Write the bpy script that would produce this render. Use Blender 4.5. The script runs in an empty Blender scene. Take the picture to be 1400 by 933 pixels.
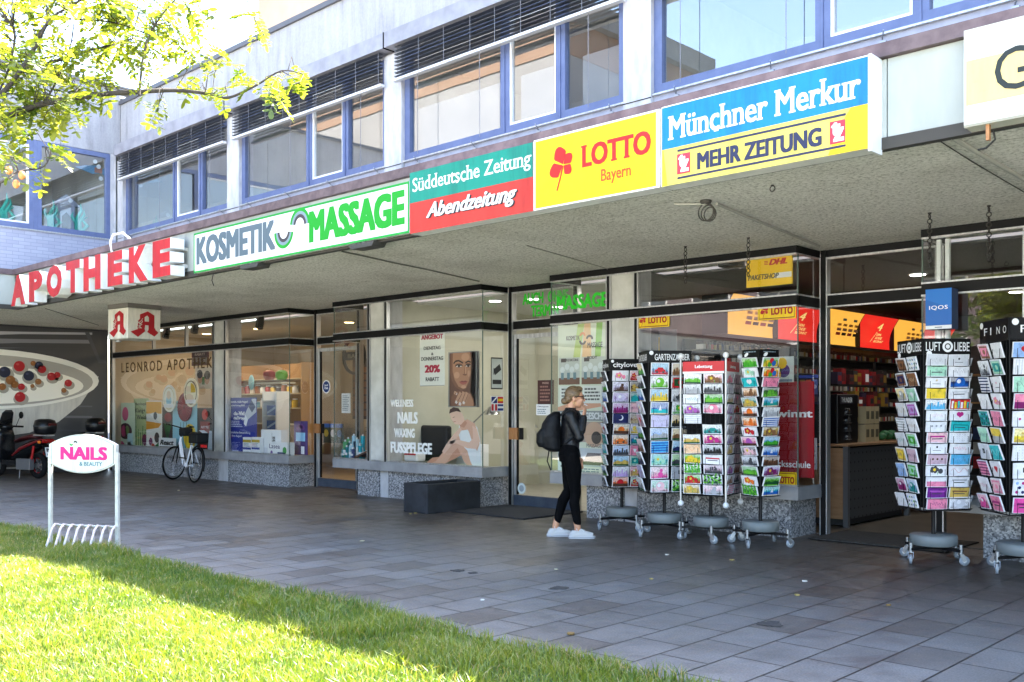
import bpy, bmesh, math, random
from math import sin, cos, pi, radians as RAD
from mathutils import Vector, Matrix, noise as mnoise
random.seed(7)
sc = bpy.context.scene
COL = sc.collection

# ------------------------------------------------------------------ camera
CAMH, FPX, HY = 1.45, 1340.0, 556.0
CC, SS = .7224, .6915
cd = bpy.data.cameras.new('camera'); cam = bpy.data.objects.new('camera', cd); COL.objects.link(cam)
cam.location = (0, 0, CAMH); cam.rotation_euler = (RAD(90), 0, RAD(43.75))
cd.sensor_width = 36; cd.lens = 36*FPX/1400; cd.shift_y = (HY-466.5)/1400
cd.clip_start = .05; cd.clip_end = 900
sc.camera = cam

# ------------------------------------------------------------------ light
SUN_EL, SUN_AZ = RAD(52.5), RAD(-6)          # azimuth measured from +Y (behind the building) towards +X
w = bpy.data.worlds.new('World'); sc.world = w; w.use_nodes = True
nt = w.node_tree; bg = nt.nodes['Background']
sky = nt.nodes.new('ShaderNodeTexSky'); sky.sky_type = 'NISHITA'; sky.sun_disc = False
sky.sun_elevation = SUN_EL; sky.sun_rotation = SUN_AZ; sky.air_density = 1.0; sky.dust_density = 2.2; sky.ozone_density = 1.0
nt.links.new(sky.outputs[0], bg.inputs[0]); bg.inputs[1].default_value = .15
sl = bpy.data.lights.new('sun', 'SUN'); sl.energy = 5; sl.angle = RAD(.5); sl.color = (1, .94, .84)
so = bpy.data.objects.new('sun', sl); COL.objects.link(so)
sd = Vector((sin(SUN_AZ)*cos(SUN_EL), cos(SUN_AZ)*cos(SUN_EL), sin(SUN_EL)))
so.rotation_euler = sd.to_track_quat('Z', 'Y').to_euler(); so.location = (0, 20, 30)
sc.view_settings.view_transform = 'Standard'; sc.view_settings.look = 'None'
sc.view_settings.exposure = 3.08; sc.view_settings.gamma = 1
sc.render.engine = 'CYCLES'
cy = sc.cycles; cy.use_denoising = True; cy.max_bounces = 8; cy.diffuse_bounces = 4; cy.glossy_bounces = 4
cy.transmission_bounces = 6; cy.transparent_max_bounces = 24; cy.caustics_reflective = False; cy.caustics_refractive = False
cy.sample_clamp_indirect = 8

# ------------------------------------------------------------------ picture point -> point on a real plane
def _ray(px, py):
    r = (px-700)/FPX; return Vector((CC*r-SS, SS*r+CC, (HY-py)/FPX))
def WY(px, py, Y):
    d = _ray(px, py); p = d*(Y/d.y); return Vector((p.x, Y, p.z+CAMH))
def WX(px, py, X):
    d = _ray(px, py); p = d*(X/d.x); return Vector((X, p.y, p.z+CAMH))
def WZ(px, py, Z=0.):
    d = _ray(px, py); p = d*((Z-CAMH)/d.z); return Vector((p.x, p.y, Z))
def WF(px, py, F):
    d = _ray(px, py); p = d*F; return Vector((p.x, p.y, p.z+CAMH))

# ------------------------------------------------------------------ materials
def srgb(r, g, b):
    f = lambda c: (c/255/12.92 if c/255 <= .04045 else ((c/255+.055)/1.055)**2.4)
    return (f(r), f(g), f(b))
_mats = {}
def P(col, rough=.55, metal=0., spec=.5, emit=None, est=0., key=None):
    k = key or (tuple(round(c, 3) for c in col), rough, metal, spec, emit, est)
    if k in _mats: return _mats[k]
    m = bpy.data.materials.new('paint'); m.use_nodes = True
    b = m.node_tree.nodes['Principled BSDF']
    b.inputs['Base Color'].default_value = (*col, 1); b.inputs['Roughness'].default_value = rough
    b.inputs['Metallic'].default_value = metal; b.inputs['Specular IOR Level'].default_value = spec
    if emit: b.inputs['Emission Color'].default_value = (*emit, 1); b.inputs['Emission Strength'].default_value = est
    _mats[k] = m; return m
def H(r, g, b, rough=.55, k=1., **kw):
    c = srgb(r, g, b); return P((c[0]*k, c[1]*k, c[2]*k), rough, **kw)
class NT:
    def __init__(s, name):
        s.m = bpy.data.materials.new(name); s.m.use_nodes = True; s.t = s.m.node_tree
        s.b = s.t.nodes['Principled BSDF']; s.o = s.t.nodes['Material Output']
    def n(s, typ, **kw):
        x = s.t.nodes.new(typ)
        for k, v in kw.items():
            if k.startswith('i_'): x.inputs[k[2:].replace('_', ' ')].default_value = v
            else: setattr(x, k, v)
        return x
    def l(s, a, b): s.t.links.new(a, b)
    def coord(s, scale=(1, 1, 1)):
        t = s.n('ShaderNodeTexCoord'); mp = s.n('ShaderNodeMapping'); mp.inputs['Scale'].default_value = scale
        s.l(t.outputs['Object'], mp.inputs['Vector']); return mp.outputs[0]
    def ramp(s, fac, stops):
        r = s.n('ShaderNodeValToRGB'); e = r.color_ramp.elements
        while len(e) < len(stops): e.new(.5)
        for el, (p, c) in zip(e, stops): el.position = p; el.color = (*c, 1) if len(c) == 3 else c
        s.l(fac, r.inputs[0]); return r.outputs[0]
    def noise(s, vec, scale, detail=4, rough=.55):
        x = s.n('ShaderNodeTexNoise'); x.inputs['Scale'].default_value = scale; x.inputs['Detail'].default_value = detail
        x.inputs['Roughness'].default_value = rough; s.l(vec, x.inputs['Vector']); return x.outputs[0]
    def mix(s, fac, a, b, mode='MIX'):
        x = s.n('ShaderNodeMix', data_type='RGBA', blend_type=mode)
        for i, v in ((0, fac), (6, a), (7, b)):
            if hasattr(v, 'links'): s.l(v, x.inputs[i])
            else: x.inputs[i].default_value = v if i == 0 else (*v, 1)
        return x.outputs[2]
    def bump(s, h, strength=.3, dist=.01):
        x = s.n('ShaderNodeBump'); x.inputs['Strength'].default_value = strength; x.inputs['Distance'].default_value = dist
        s.l(h, x.inputs['Height']); s.l(x.outputs[0], s.b.inputs['Normal']); return x
def noisy(name, c1, c2, scale=6, rough=.6, stretch=(1, 1, 1), lo=.35, hi=.65, bump=0, bscale=60, metal=0, bd=.01):
    k = NT(name); v = k.coord(stretch); n = k.noise(v, scale, 6)
    k.l(k.ramp(n, [(lo, c1), (hi, c2)]), k.b.inputs['Base Color'])
    k.b.inputs['Roughness'].default_value = rough; k.b.inputs['Metallic'].default_value = metal
    if bump: k.bump(k.noise(k.coord(), bscale, 3), bump, bd)
    return k.m
def G(r, g, b, rough=.4, d=.15):
    """weathered sign face: the colour with faint streaks and dust"""
    key = ('G', r, g, b, rough, d)
    if key not in _mats:
        c = srgb(r, g, b); k = NT('weathered sign face'); a = k.noise(k.coord((3, 3, .5)), 2.2, 6, .65); f = k.noise(k.coord(), 45, 3)
        q = k.mix(1., c, k.ramp(a, [(.30, (1-2.2*d, 1-2.2*d, 1-2*d)), (.55, (1, 1, 1)), (.75, (1+d*.3, 1+d*.3, 1+d*.4))]), 'MULTIPLY')
        q = k.mix(.5, q, k.ramp(f, [(.25, (.86, .86, .85)), (.45, (1, 1, 1))]), 'MULTIPLY'); k.l(q, k.b.inputs['Base Color']); k.b.inputs['Roughness'].default_value = rough; _mats[key] = k.m
    return _mats[key]
def glass_mat(name, ior=1.5, tint=(1, 1, 1), rmul=1.0):
    k = NT(name); k.t.nodes.remove(k.b)
    tr = k.n('ShaderNodeBsdfTransparent'); tr.inputs[0].default_value = (*tint, 1)
    gl = k.n('ShaderNodeBsdfGlossy'); gl.inputs['Roughness'].default_value = .004; gl.inputs[0].default_value = (rmul, rmul, rmul, 1)
    fr = k.n('ShaderNodeFresnel'); ge = k.n('ShaderNodeNewGeometry'); mr = k.n('ShaderNodeMapRange')
    mr.inputs[3].default_value = ior; mr.inputs[4].default_value = 1/ior; k.l(ge.outputs['Backfacing'], mr.inputs[0]); k.l(mr.outputs[0], fr.inputs['IOR'])
    v = k.coord(); nz = k.noise(v, .9, 2); bp = k.n('ShaderNodeBump'); bp.inputs['Strength'].default_value = .02; bp.inputs['Distance'].default_value = .02
    k.l(nz, bp.inputs['Height']); k.l(bp.outputs[0], gl.inputs['Normal'])
    mx = k.n('ShaderNodeMixShader'); k.l(fr.outputs[0], mx.inputs[0]); k.l(tr.outputs[0], mx.inputs[1]); k.l(gl.outputs[0], mx.inputs[2])
    k.l(mx.outputs[0], k.o.inputs[0]); return k.m
GLASS = glass_mat('shop glass', 1.95, (.93, .95, .94))
UGLASS = glass_mat('upper glass', 3.3, (.84, .88, .90))
CLEAR = glass_mat('clear acrylic', 1.3, (.96, .97, .97))

WHITE = H(235, 236, 238, .5); BLACK = P((.004, .004, .0045), .45, spec=.2); DARK = P((.012, .012, .013), .5, spec=.25)
ALU = noisy('brushed aluminium', (.42, .42, .42), (.6, .6, .6), 30, .38, (1, 1, .05), metal=.75)
ANOD = noisy('anodised sill', (.30, .31, .33), (.40, .41, .43), 4, .45, metal=.35)
BLUEF = noisy('blue window paint', (.095, .125, .245), (.12, .155, .29), 5, .42)
CONC = noisy('white painted concrete', (.42, .42, .435), (.56, .56, .58), 9, .8, (1, 1, .35), bump=.15, bscale=70)
PANELB = noisy('pale blue panel', (.30, .325, .42), (.37, .395, .49), 7, .6, (1, 1, .4))
COVER = noisy('grey blind cover', (.22, .22, .25), (.30, .30, .335), 4, .5)
CHROME = P((.6, .6, .62), .2, 1.)
STEEL = P((.38, .39, .4), .35, .9)
RUBBER = P((.007, .007, .0075), .85, spec=.2)
WOODO = noisy('orange wood', (.32, .13, .04), (.42, .19, .07), 8, .45, (8, 8, 1))

# ------------------------------------------------------------------ scene tree
def tag(o, label=None, cat=None, group=None, kind=None):
    if label: o['label'] = label
    if cat: o['category'] = cat
    if group: o['group'] = group
    if kind: o['kind'] = kind
    return o
def thing(name, label, cat, loc=(0, 0, 0), yaw=0., group=None):
    o = bpy.data.objects.new(name, None); COL.objects.link(o); o.empty_display_size = .2
    o.location = loc; o.rotation_euler = (0, 0, yaw); return tag(o, label, cat, group)
def wloc(o):
    v = Vector((0, 0, 0))
    while o: v += o.location; o = o.parent
    return v
class MB:
    """collects shapes, builds ONE mesh object"""
    def __init__(s): s.v = []; s.f = []; s.mi = []; s.sm = []; s.mats = []; s.T = None
    def _m(s, m):
        if m not in s.mats: s.mats.append(m)
        return s.mats.index(m)
    def add(s, vs, fs, m, smooth=False):
        b = len(s.v)
        if s.T: vs = [s.T @ Vector(v) for v in vs]
        s.v.extend([tuple(v) for v in vs]); i = s._m(m)
        for f in fs: s.f.append([b+k for k in f]); s.mi.append(i); s.sm.append(smooth)
        return s
    def box(s, x0, x1, y0, y1, z0, z1, m):
        if x0 > x1: x0, x1 = x1, x0
        if y0 > y1: y0, y1 = y1, y0
        if z0 > z1: z0, z1 = z1, z0
        vs = [(x, y, z) for z in (z0, z1) for y in (y0, y1) for x in (x0, x1)]
        return s.add(vs, [(0, 2, 3, 1), (4, 5, 7, 6), (0, 1, 5, 4), (2, 6, 7, 3), (0, 4, 6, 2), (1, 3, 7, 5)], m)
    def bar(s, a, b, wx, wz, m, up=(0, 0, 1)):
        a, b = Vector(a), Vector(b); d = (b-a).normalized(); u = Vector(up)
        if abs(d.dot(u)) > .95: u = Vector((1, 0, 0))
        r = d.cross(u).normalized(); u = r.cross(d)
        vs = [p+r*(i*wx/2)+u*(j*wz/2) for p in (a, b) for i, j in ((-1, -1), (1, -1), (1, 1), (-1, 1))]
        return s.add(vs, [(3, 2, 1, 0), (4, 5, 6, 7), (0, 1, 5, 4), (1, 2, 6, 5), (2, 3, 7, 6), (3, 0, 4, 7)], m)
    def tube(s, pts, r, m, n=8, caps=True, smooth=True, closed=False):
        pts = [Vector(p) for p in pts]; rs = r if isinstance(r, (list, tuple)) else [r]*len(pts)
        vs = []; prev = None; N = len(pts)
        for i, p in enumerate(pts):
            if closed: d = pts[(i+1) % N]-pts[i-1]
            else: d = pts[min(i+1, N-1)]-pts[max(i-1, 0)]
            d.normalize()
            if prev is None:
                u = Vector((0, 0, 1)) if abs(d.z) < .9 else Vector((1, 0, 0)); u = (u-d*u.dot(d)).normalized()
            else:
                u = prev-d*prev.dot(d)
                u = u.normalized() if u.length > 1e-6 else Vector((1, 0, 0))
            prev = u; q = d.cross(u)
            for k in range(n): a = 2*pi*k/n; vs.append(p+(u*cos(a)+q*sin(a))*rs[i])
        fs = []
        for i in range(N if closed else N-1):
            j = (i+1) % N
            for k in range(n): fs.append((i*n+k, i*n+(k+1) % n, j*n+(k+1) % n, j*n+k))
        s.add(vs, fs, m, smooth)
        if caps and not closed: 
            s.add(vs[:n], [list(range(n))[::-1]], m); s.add(vs[-n:], [list(range(n))], m)
        return s
    def cyl(s, a, b, r0, m, r1=None, n=16): return s.tube([a, b], [r0, r0 if r1 is None else r1], m, n)
    def lathe(s, c, prof, m, n=24, smooth=True, axis='z'):
        vs = []; c = Vector(c)
        for r, z in prof:
            for k in range(n):
                a = 2*pi*k/n; p = (r*cos(a), r*sin(a), z)
                if axis == 'y': p = (p[0], p[2], p[1])
                if axis == 'x': p = (p[2], p[0], p[1])
                vs.append(c+Vector(p))
        fs = [(i*n+k, i*n+(k+1) % n, (i+1)*n+(k+1) % n, (i+1)*n+k) for i in range(len(prof)-1) for k in range(n)]
        s.add(vs, fs, m, smooth)
        s.add(vs[:n], [list(range(n))[::-1]], m); s.add(vs[-n:], [list(range(n))], m); return s
    def ell(s, c, r, m, n=14, k=9, R=None):
        c = Vector(c); vs = []; fs = []
        for i in range(k+1):
            t = pi*i/k
            for j in range(n):
                a = 2*pi*j/n; p = Vector((r[0]*sin(t)*cos(a), r[1]*sin(t)*sin(a), r[2]*cos(t)))
                vs.append(c+(R @ p if R else p))
        for i in range(k):
            for j in range(n): fs.append((i*n+j, (i+1)*n+j, (i+1)*n+(j+1) % n, i*n+(j+1) % n))
        return s.add(vs, fs, m, True)
    def torus(s, c, R, r, m, axis='y', n=36, k=8):
        c = Vector(c); pts = []
        for i in range(n):
            a = 2*pi*i/n
            p = {'y': (R*cos(a), 0, R*sin(a)), 'x': (0, R*cos(a), R*sin(a)), 'z': (R*cos(a), R*sin(a), 0)}[axis]
            pts.append(c+Vector(p))
        return s.tube(pts, r, m, k, closed=True)
    def prism(s, poly, m, ax='y', a=0., b=.01, side=None):
        """poly of 2-D points, extruded from a to b along ax"""
        f = {'y': lambda p, t: (p[0], t, p[1]), 'x': lambda p, t: (t, p[0], p[1]), 'z': lambda p, t: (p[0], p[1], t)}[ax]
        n = len(poly); vs = [f(p, a) for p in poly]+[f(p, b) for p in poly]
        s.add(vs, [list(range(n)), list(range(2*n-1, n-1, -1))], m)
        s.add(vs, [(i, (i+1) % n, n+(i+1) % n, n+i) for i in range(n)], side or m); return s
    def loft(s, rings, m, n=18):
        """rings: (centre, rx, ry) closed loft, ellipse in local XY unless a 3x3 given"""
        vs = []
        for rg in rings:
            c, rx, ry = Vector(rg[0]), rg[1], rg[2]; R = rg[3] if len(rg) > 3 else None
            for k in range(n):
                a = 2*pi*k/n; p = Vector((rx*cos(a), ry*sin(a), 0)); vs.append(c+(R @ p if R else p))
        N = len(rings)
        fs = [(i*n+k, i*n+(k+1) % n, (i+1)*n+(k+1) % n, (i+1)*n+k) for i in range(N-1) for k in range(n)]
        fs += [list(range(n))[::-1], [(N-1)*n+k for k in range(n)]]
        return s.add(vs, fs, m, True)
    def mesh(s, name, off=Vector((0, 0, 0))):
        me = bpy.data.meshes.new(name); me.from_pydata([(v[0]-off.x, v[1]-off.y, v[2]-off.z) for v in s.v], [], s.f)
        for m in s.mats: me.materials.append(m)
        me.polygons.foreach_set('material_index', s.mi); me.polygons.foreach_set('use_smooth', s.sm)
        me.validate(); me.update(); return me
    def build(s, name, parent=None, local=False, bevel=0, label=None, cat=None, group=None, kind=None, fixn=False):
        if parent is not None: off = Vector((0, 0, 0)) if local else wloc(parent)
        elif local: off = Vector((0, 0, 0))
        else:
            xs = [v[0] for v in s.v]; ys = [v[1] for v in s.v]; zs = [v[2] for v in s.v]
            off = Vector(((min(xs)+max(xs))/2, (min(ys)+max(ys))/2, min(zs)))
        me = s.mesh(name, off)
        if fixn:
            bm = bmesh.new(); bm.from_mesh(me); bmesh.ops.recalc_face_normals(bm, faces=bm.faces); bm.to_mesh(me); bm.free()
        o = bpy.data.objects.new(name, me); COL.objects.link(o)
        if parent is not None: o.parent = parent
        elif not local: o.location = off
        if bevel:
            b = o.modifiers.new('bevel', 'BEVEL'); b.width = bevel; b.segments = 2; b.limit_method = 'ANGLE'
        return tag(o, label, cat, group, kind)

# ------------------------------------------------------------------ lettering
_tx = {}
def text2d(s, bold=0., shear=0., serif=False, space=1.):
    k = (s, bold, shear, serif, space)
    if k in _tx: return _tx[k]
    cu = bpy.data.curves.new('lettering', 'FONT'); cu.body = s; cu.size = 1; cu.offset = bold; cu.shear = shear
    cu.space_character = space; cu.resolution_u = 3; cu.fill_mode = 'FRONT'
    ob = bpy.data.objects.new('lettering', cu); me = ob.to_mesh()
    vs = [(v.co.x, v.co.y) for v in me.vertices]; fs = [list(p.vertices) for p in me.polygons]
    ob.to_mesh_clear(); bpy.data.objects.remove(ob); bpy.data.curves.remove(cu)
    # weld coincident points so that outlines can be found
    idx = {}; rm = []; nv = []
    for v in vs:
        kk = (round(v[0], 4), round(v[1], 4))
        if kk not in idx: idx[kk] = len(nv); nv.append(v)
        rm.append(idx[kk])
    fs = [[rm[i] for i in f] for f in fs]; fs = [f for f in fs if len(set(f)) == len(f)]
    _tx[k] = (nv, fs); return _tx[k]
def serifs2d(t, shear=0., space=1.):
    """feet and head bars for the straight stems of a word"""
    nv, fs = text2d(t, 0., shear, False, space); ec = {}; sl = []
    for f in fs:
        for a, b in zip(f, f[1:]+f[:1]): ec.setdefault((min(a, b), max(a, b)), []).append(f)
    for (a, b), c in ec.items():
        if len(c) != 1: continue
        A, B = nv[a], nv[b]
        if abs(A[1]-B[1]) < .004 and .03 < abs(A[0]-B[0]) < .19:
            x0, x1 = sorted((A[0], B[0])); up = max(nv[i][1] for i in c[0]) > A[1]+.02
            sl.append((x0-.05, x1+.05, A[1], .045 if up else -.045))
    return sl
def bbox2(vs):
    xs = [v[0] for v in vs]; ys = [v[1] for v in vs]; return min(xs), max(xs), min(ys), max(ys)

class Board:
    """a flat sign or print: a thin slab whose pattern lies in its own mesh"""
    def __init__(s, org, U, V, w, h, base, thick=.01, mb=None, step=.0015, slab=True):
        s.o = Vector(org); s.U = Vector(U).normalized(); s.V = Vector(V).normalized(); s.N = s.U.cross(s.V).normalized()
        s.w, s.h = w, h; s.mb = mb or MB(); s.st = step; s.k = 0
        if slab:
            vs = [s.p(u, v, -t) for t in (thick, 0) for u, v in ((0, 0), (w, 0), (w, h), (0, h))]
            s.mb.add(vs, [(3, 2, 1, 0), (4, 5, 6, 7), (0, 1, 5, 4), (1, 2, 6, 5), (2, 3, 7, 6), (3, 0, 4, 7)], base)
    def p(s, u, v, d=0.): return s.o+s.U*u+s.V*v+s.N*d
    def poly(s, pts, m, lay=1):
        s.mb.add([s.p(u*s.w, v*s.h, lay*s.st) for u, v in pts], [list(range(len(pts)))], m); return s
    def rect(s, u0, v0, u1, v1, m, lay=1): return s.poly([(u0, v0), (u1, v0), (u1, v1), (u0, v1)], m, lay)
    def disc(s, u, v, ru, m, lay=1, rv=None, a0=0, a1=360, n=20, rot=0):
        rv = ru*s.w/s.h if rv is None else rv; c, q = cos(RAD(rot)), sin(RAD(rot)); pts = []
        for i in range(n+(0 if a1-a0 >= 360 else 1)):
            a = RAD(a0+(a1-a0)*i/n); x, y = ru*s.w*cos(a), rv*s.h*sin(a)
            pts.append((u+(x*c-y*q)/s.w, v+(x*q+y*c)/s.h))
        if a1-a0 < 360 and abs(a1-a0) > 181: pts.append((u, v))
        return s.poly(pts, m, lay)
    def ring(s, u, v, r0, r1, m, lay=1, a0=0, a1=360, n=24, rot=0, sq=1.):
        """radii in metres"""
        vs = []
        for i in range(n+1):
            a = RAD(a0+(a1-a0)*i/n)
            for r in (r0, r1): vs.append(s.p(u*s.w+r*cos(a), v*s.h+sq*r*sin(a), lay*s.st))
        s.mb.add(vs, [(2*i, 2*i+1, 2*i+3, 2*i+2) for i in range(n)], m); return s
    def line(s, pts, wd, m, lay=1):
        for (a, b), (c, d) in zip(pts, pts[1:]):
            A = Vector((a*s.w, b*s.h)); B = Vector((c*s.w, d*s.h)); n = Vector((-(B-A).y, (B-A).x)).normalized()*wd/2
            s.mb.add([s.p(q.x, q.y, lay*s.st) for q in (A-n, B-n, B+n, A+n)], [(0, 1, 2, 3)], m)
        return s
    def fit(s, t, u0, v0, u1, v1, m, lay=1, bold=.02, shear=0., serif=False, space=1., keep=False, al='c'):
        vs, fs = text2d(t, 0., shear, False, space)
        if not vs: return s
        x0, x1, y0, y1 = bbox2(vs); bb = max(bold, 0); x0 -= bb; x1 += bb; y0 -= bb*.5; y1 += bb*.5
        sx = (u1-u0)*s.w/(x1-x0); sy = (v1-v0)*s.h/(y1-y0); ox = u0*s.w
        if keep:
            k = min(sx, sy)
            if al == 'c': ox += ((u1-u0)*s.w-(x1-x0)*k)/2
            sx = sy = k
        cp = [(0, 0)] if bb < .006 else [(-bb, -bb*.5), (bb, -bb*.5), (-bb, bb*.5), (bb, bb*.5)]
        if bb > .025: cp += [(0, 0), (-bb, 0), (bb, 0), (0, bb*.5), (0, -bb*.5)]
        if bb > .045: cp += [(-bb*.5, bb*.5), (bb*.5, bb*.5), (-bb*.5, -bb*.5), (bb*.5, -bb*.5), (-bb*.5, 0), (bb*.5, 0)]
        j = 0
        for dx, dy in cp:
            s.mb.add([s.p(ox+(x+dx-x0)*sx, v0*s.h+(y+dy-y0)*sy, lay*s.st+.00008*j) for x, y in vs], fs, m); j += 1
        if serif:
            for (a, b, y, h) in serifs2d(t, shear, space):
                s.mb.add([s.p(ox+(x-x0)*sx, v0*s.h+(q-y0)*sy, lay*s.st+.00008*j) for x, q in ((a-bb, y-bb*.5 if h > 0 else y+h), (b+bb, y-bb*.5 if h > 0 else y+h), (b+bb, y+h if h > 0 else y+bb*.5), (a-bb, y+h if h > 0 else y+bb*.5))], [(0, 1, 2, 3)], m); j = j+1 if j < 17 else 14
        return s
    def lines(s, u0, v0, u1, v1, n, m, lay=1, frac=.5, rag=True):
        """unreadably small running text"""
        d = (v1-v0)/n
        for i in range(n):
            y = v1-(i+1)*d; x = u0; e = u1-(random.random()*.3*(u1-u0) if rag else 0)
            while x < e:
                L = min(e-x, (u1-u0)*random.uniform(.08, .22)); s.rect(x, y+d*(1-frac)/2, x+L, y+d*(1+frac)/2, m, lay); x += L+(u1-u0)*.03
        return s
    def build(s, name, **kw): return s.mb.build(name, **kw)
def bFace(x0, x1, z0, z1, y, base, **kw): return Board((x0, y, z0), (1, 0, 0), (0, 0, 1), x1-x0, z1-z0, base, **kw)
def bSide(y0, y1, z0, z1, x, base, **kw): return Board((x, y0, z0), (0, 1, 0), (0, 0, 1), y1-y0, z1-z0, base, **kw)
def bPix(px0, px1, pyt, pyb, Y, base, **kw):
    """print on the plane y=Y between two picture columns; top/bottom rows taken at its middle column"""
    a, b = WY(px0, 500, Y).x, WY(px1, 500, Y).x; mx = (px0+px1)/2
    return bFace(a, b, WY(mx, pyb, Y).z, WY(mx, pyt, Y).z, Y, base, **kw)
# ================================================================== GROUND AND SKY-LIT SETTING
def pave_mat():
    k = NT('concrete paving'); tc = k.n('ShaderNodeTexCoord'); sp = k.n('ShaderNodeSeparateXYZ'); cb = k.n('ShaderNodeCombineXYZ')
    k.l(tc.outputs['Object'], sp.inputs[0]); k.l(sp.outputs['Y'], cb.inputs['X']); k.l(sp.outputs['X'], cb.inputs['Y'])
    br = k.n('ShaderNodeTexBrick'); k.l(cb.outputs[0], br.inputs['Vector'])
    br.inputs['Scale'].default_value = 1; br.inputs['Brick Width'].default_value = .5; br.inputs['Row Height'].default_value = .335
    br.inputs['Mortar Size'].default_value = .007; br.inputs['Mortar Smooth'].default_value = .15; br.offset = .5; br.inputs['Bias'].default_value = -.1
    br.inputs['Color1'].default_value = (0, 0, 0, 1); br.inputs['Color2'].default_value = (1, 1, 1, 1); br.inputs['Mortar'].default_value = (.5, .5, .5, 1)
    tile = k.ramp(br.outputs['Color'], [(0, (.155, .138, .125)), (.05, (.175, .163, .154)), (.14, (.190, .180, .171)), (1, (.222, .211, .200))])
    tile = k.mix(br.outputs['Fac'], tile, (.022, .021, .02))
    v = k.coord(); big = k.noise(v, .55, 5, .6); med = k.noise(v, 3.2, 6, .65); fine = k.noise(v, 75, 4, .7)
    c = k.mix(.55, tile, k.ramp(big, [(.3, (.55, .52, .50)), (.7, (1.15, 1.15, 1.18))]), 'MULTIPLY')
    c = k.mix(.5, c, k.ramp(med, [(.3, (.55, .55, .55)), (.65, (1.1, 1.1, 1.1))]), 'MULTIPLY')
    c = k.mix(.7, c, k.ramp(fine, [(.32, (.45, .45, .45)), (.68, (1.4, 1.4, 1.4))]), 'MULTIPLY')
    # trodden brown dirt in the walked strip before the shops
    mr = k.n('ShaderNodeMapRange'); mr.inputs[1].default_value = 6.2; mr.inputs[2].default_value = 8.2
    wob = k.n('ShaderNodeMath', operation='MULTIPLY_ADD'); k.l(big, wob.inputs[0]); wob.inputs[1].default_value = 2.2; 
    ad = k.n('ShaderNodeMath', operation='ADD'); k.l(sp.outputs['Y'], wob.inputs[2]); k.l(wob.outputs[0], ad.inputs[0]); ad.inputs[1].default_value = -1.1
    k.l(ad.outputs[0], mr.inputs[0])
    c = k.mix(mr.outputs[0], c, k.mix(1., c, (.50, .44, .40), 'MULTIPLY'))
    # grey-white lichen and gum specks
    vo = k.n('ShaderNodeTexVoronoi'); vo.inputs['Scale'].default_value = 5; k.l(v, vo.inputs['Vector'])
    c = k.mix(k.ramp(vo.outputs['Distance'], [(.025, (.5, .5, .5)), (.04, (0, 0, 0))]), c, (.34, .34, .34))
    k.l(c, k.b.inputs['Base Color'])
    rr = k.n('ShaderNodeMapRange'); k.l(med, rr.inputs[0]); rr.inputs[1].default_value = .3; rr.inputs[2].default_value = .7; rr.inputs[3].default_value = .30; rr.inputs[4].default_value = .55
    k.l(rr.outputs[0], k.b.inputs['Roughness'])
    mm = k.n('ShaderNodeMath', operation='MULTIPLY_ADD'); k.l(br.outputs['Fac'], mm.inputs[0]); mm.inputs[1].default_value = -1.; k.l(fine, mm.inputs[2])
    k.bump(mm.outputs[0], .35, .004); return k.m
PAVE = pave_mat()
ASPH = noisy('asphalt', (.04, .04, .042), (.065, .065, .066), 30, .85, bump=.3)
SOIL = noisy('turf soil', (.03, .05, .012), (.06, .10, .02), 14, .95)
m = MB(); m.add([(-400, -400, -.02), (400, -400, -.02), (400, 400, -.02), (-400, 400, -.02)], [(0, 1, 2, 3)], ASPH)
m.build('ground', local=True, kind='structure')
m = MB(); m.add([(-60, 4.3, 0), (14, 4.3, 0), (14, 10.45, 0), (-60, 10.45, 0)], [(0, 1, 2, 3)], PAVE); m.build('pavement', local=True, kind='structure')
m = MB(); m.box(-60, 14, -.4, 4.36, -.1, -.006, SOIL); m.build('lawn', local=True, kind='structure')
m = MB(); m.box(-90, 40, -60, -.42, -.1, .004, noisy('pale bounce paving', (.52, .49, .44), (.62, .585, .53), 2, .85)); m.build('bounce_plaza', local=True, kind='structure')  # unseen plaza, added wide and pale to bounce sunlight up under the canopy

# ================================================================== THE SHOP BUILDING
XW, YU, YB, YD, ZS, YF = -22.2, 10.1, 9.84, 10.4, 3.2, 6.47
XR = 9.
STREAK = NT('streaked parapet')
def _st():
    k = STREAK; a = k.noise(k.coord((2.6, 2.6, .30)), 2.4, 8, .72); b = k.noise(k.coord((1, 1, .6)), 1.3, 5); f = k.noise(k.coord((1, 1, 1)), 26, 4)
    c = k.ramp(a, [(.30, (.25, .25, .262)), (.45, (.345, .345, .362)), (.66, (.40, .40, .418))])
    c = k.mix(.5, c, k.ramp(b, [(.3, (.75, .75, .78)), (.7, (1.1, 1.1, 1.1))]), 'MULTIPLY')
    c = k.mix(.4, c, k.ramp(f, [(.3, (.8, .8, .8)), (.6, (1.05, 1.05, 1.05))]), 'MULTIPLY')
    k.l(c, k.b.inputs['Base Color']); k.b.inputs['Roughness'].default_value = .8; k.bump(f, .15, .006)
_st(); STREAK = STREAK.m
def soffit_mat():
    k = NT('sprayed soffit plaster'); v = k.coord(); n = k.noise(v, 34, 5, .75); b = k.noise(v, .8, 4)
    c = k.ramp(n, [(.36, (.36, .345, .30)), (.47, (.74, .72, .65)), (.60, (.88, .86, .80))])
    c = k.mix(.6, c, k.ramp(b, [(.34, (.70, .69, .66)), (.5, (.96, .96, .96)), (.7, (1.08, 1.08, 1.08))]), 'MULTIPLY')
    sk = k.noise(k.coord((.25, 2, 1)), 2.2, 6, .7); c = k.mix(.5, c, k.ramp(sk, [(.28, (.55, .52, .46)), (.42, (1, 1, 1))]), 'MULTIPLY')
    k.l(c, k.b.inputs['Base Color']); k.b.inputs['Roughness'].default_value = .95; k.bump(n, .9, .02); return k.m
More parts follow.
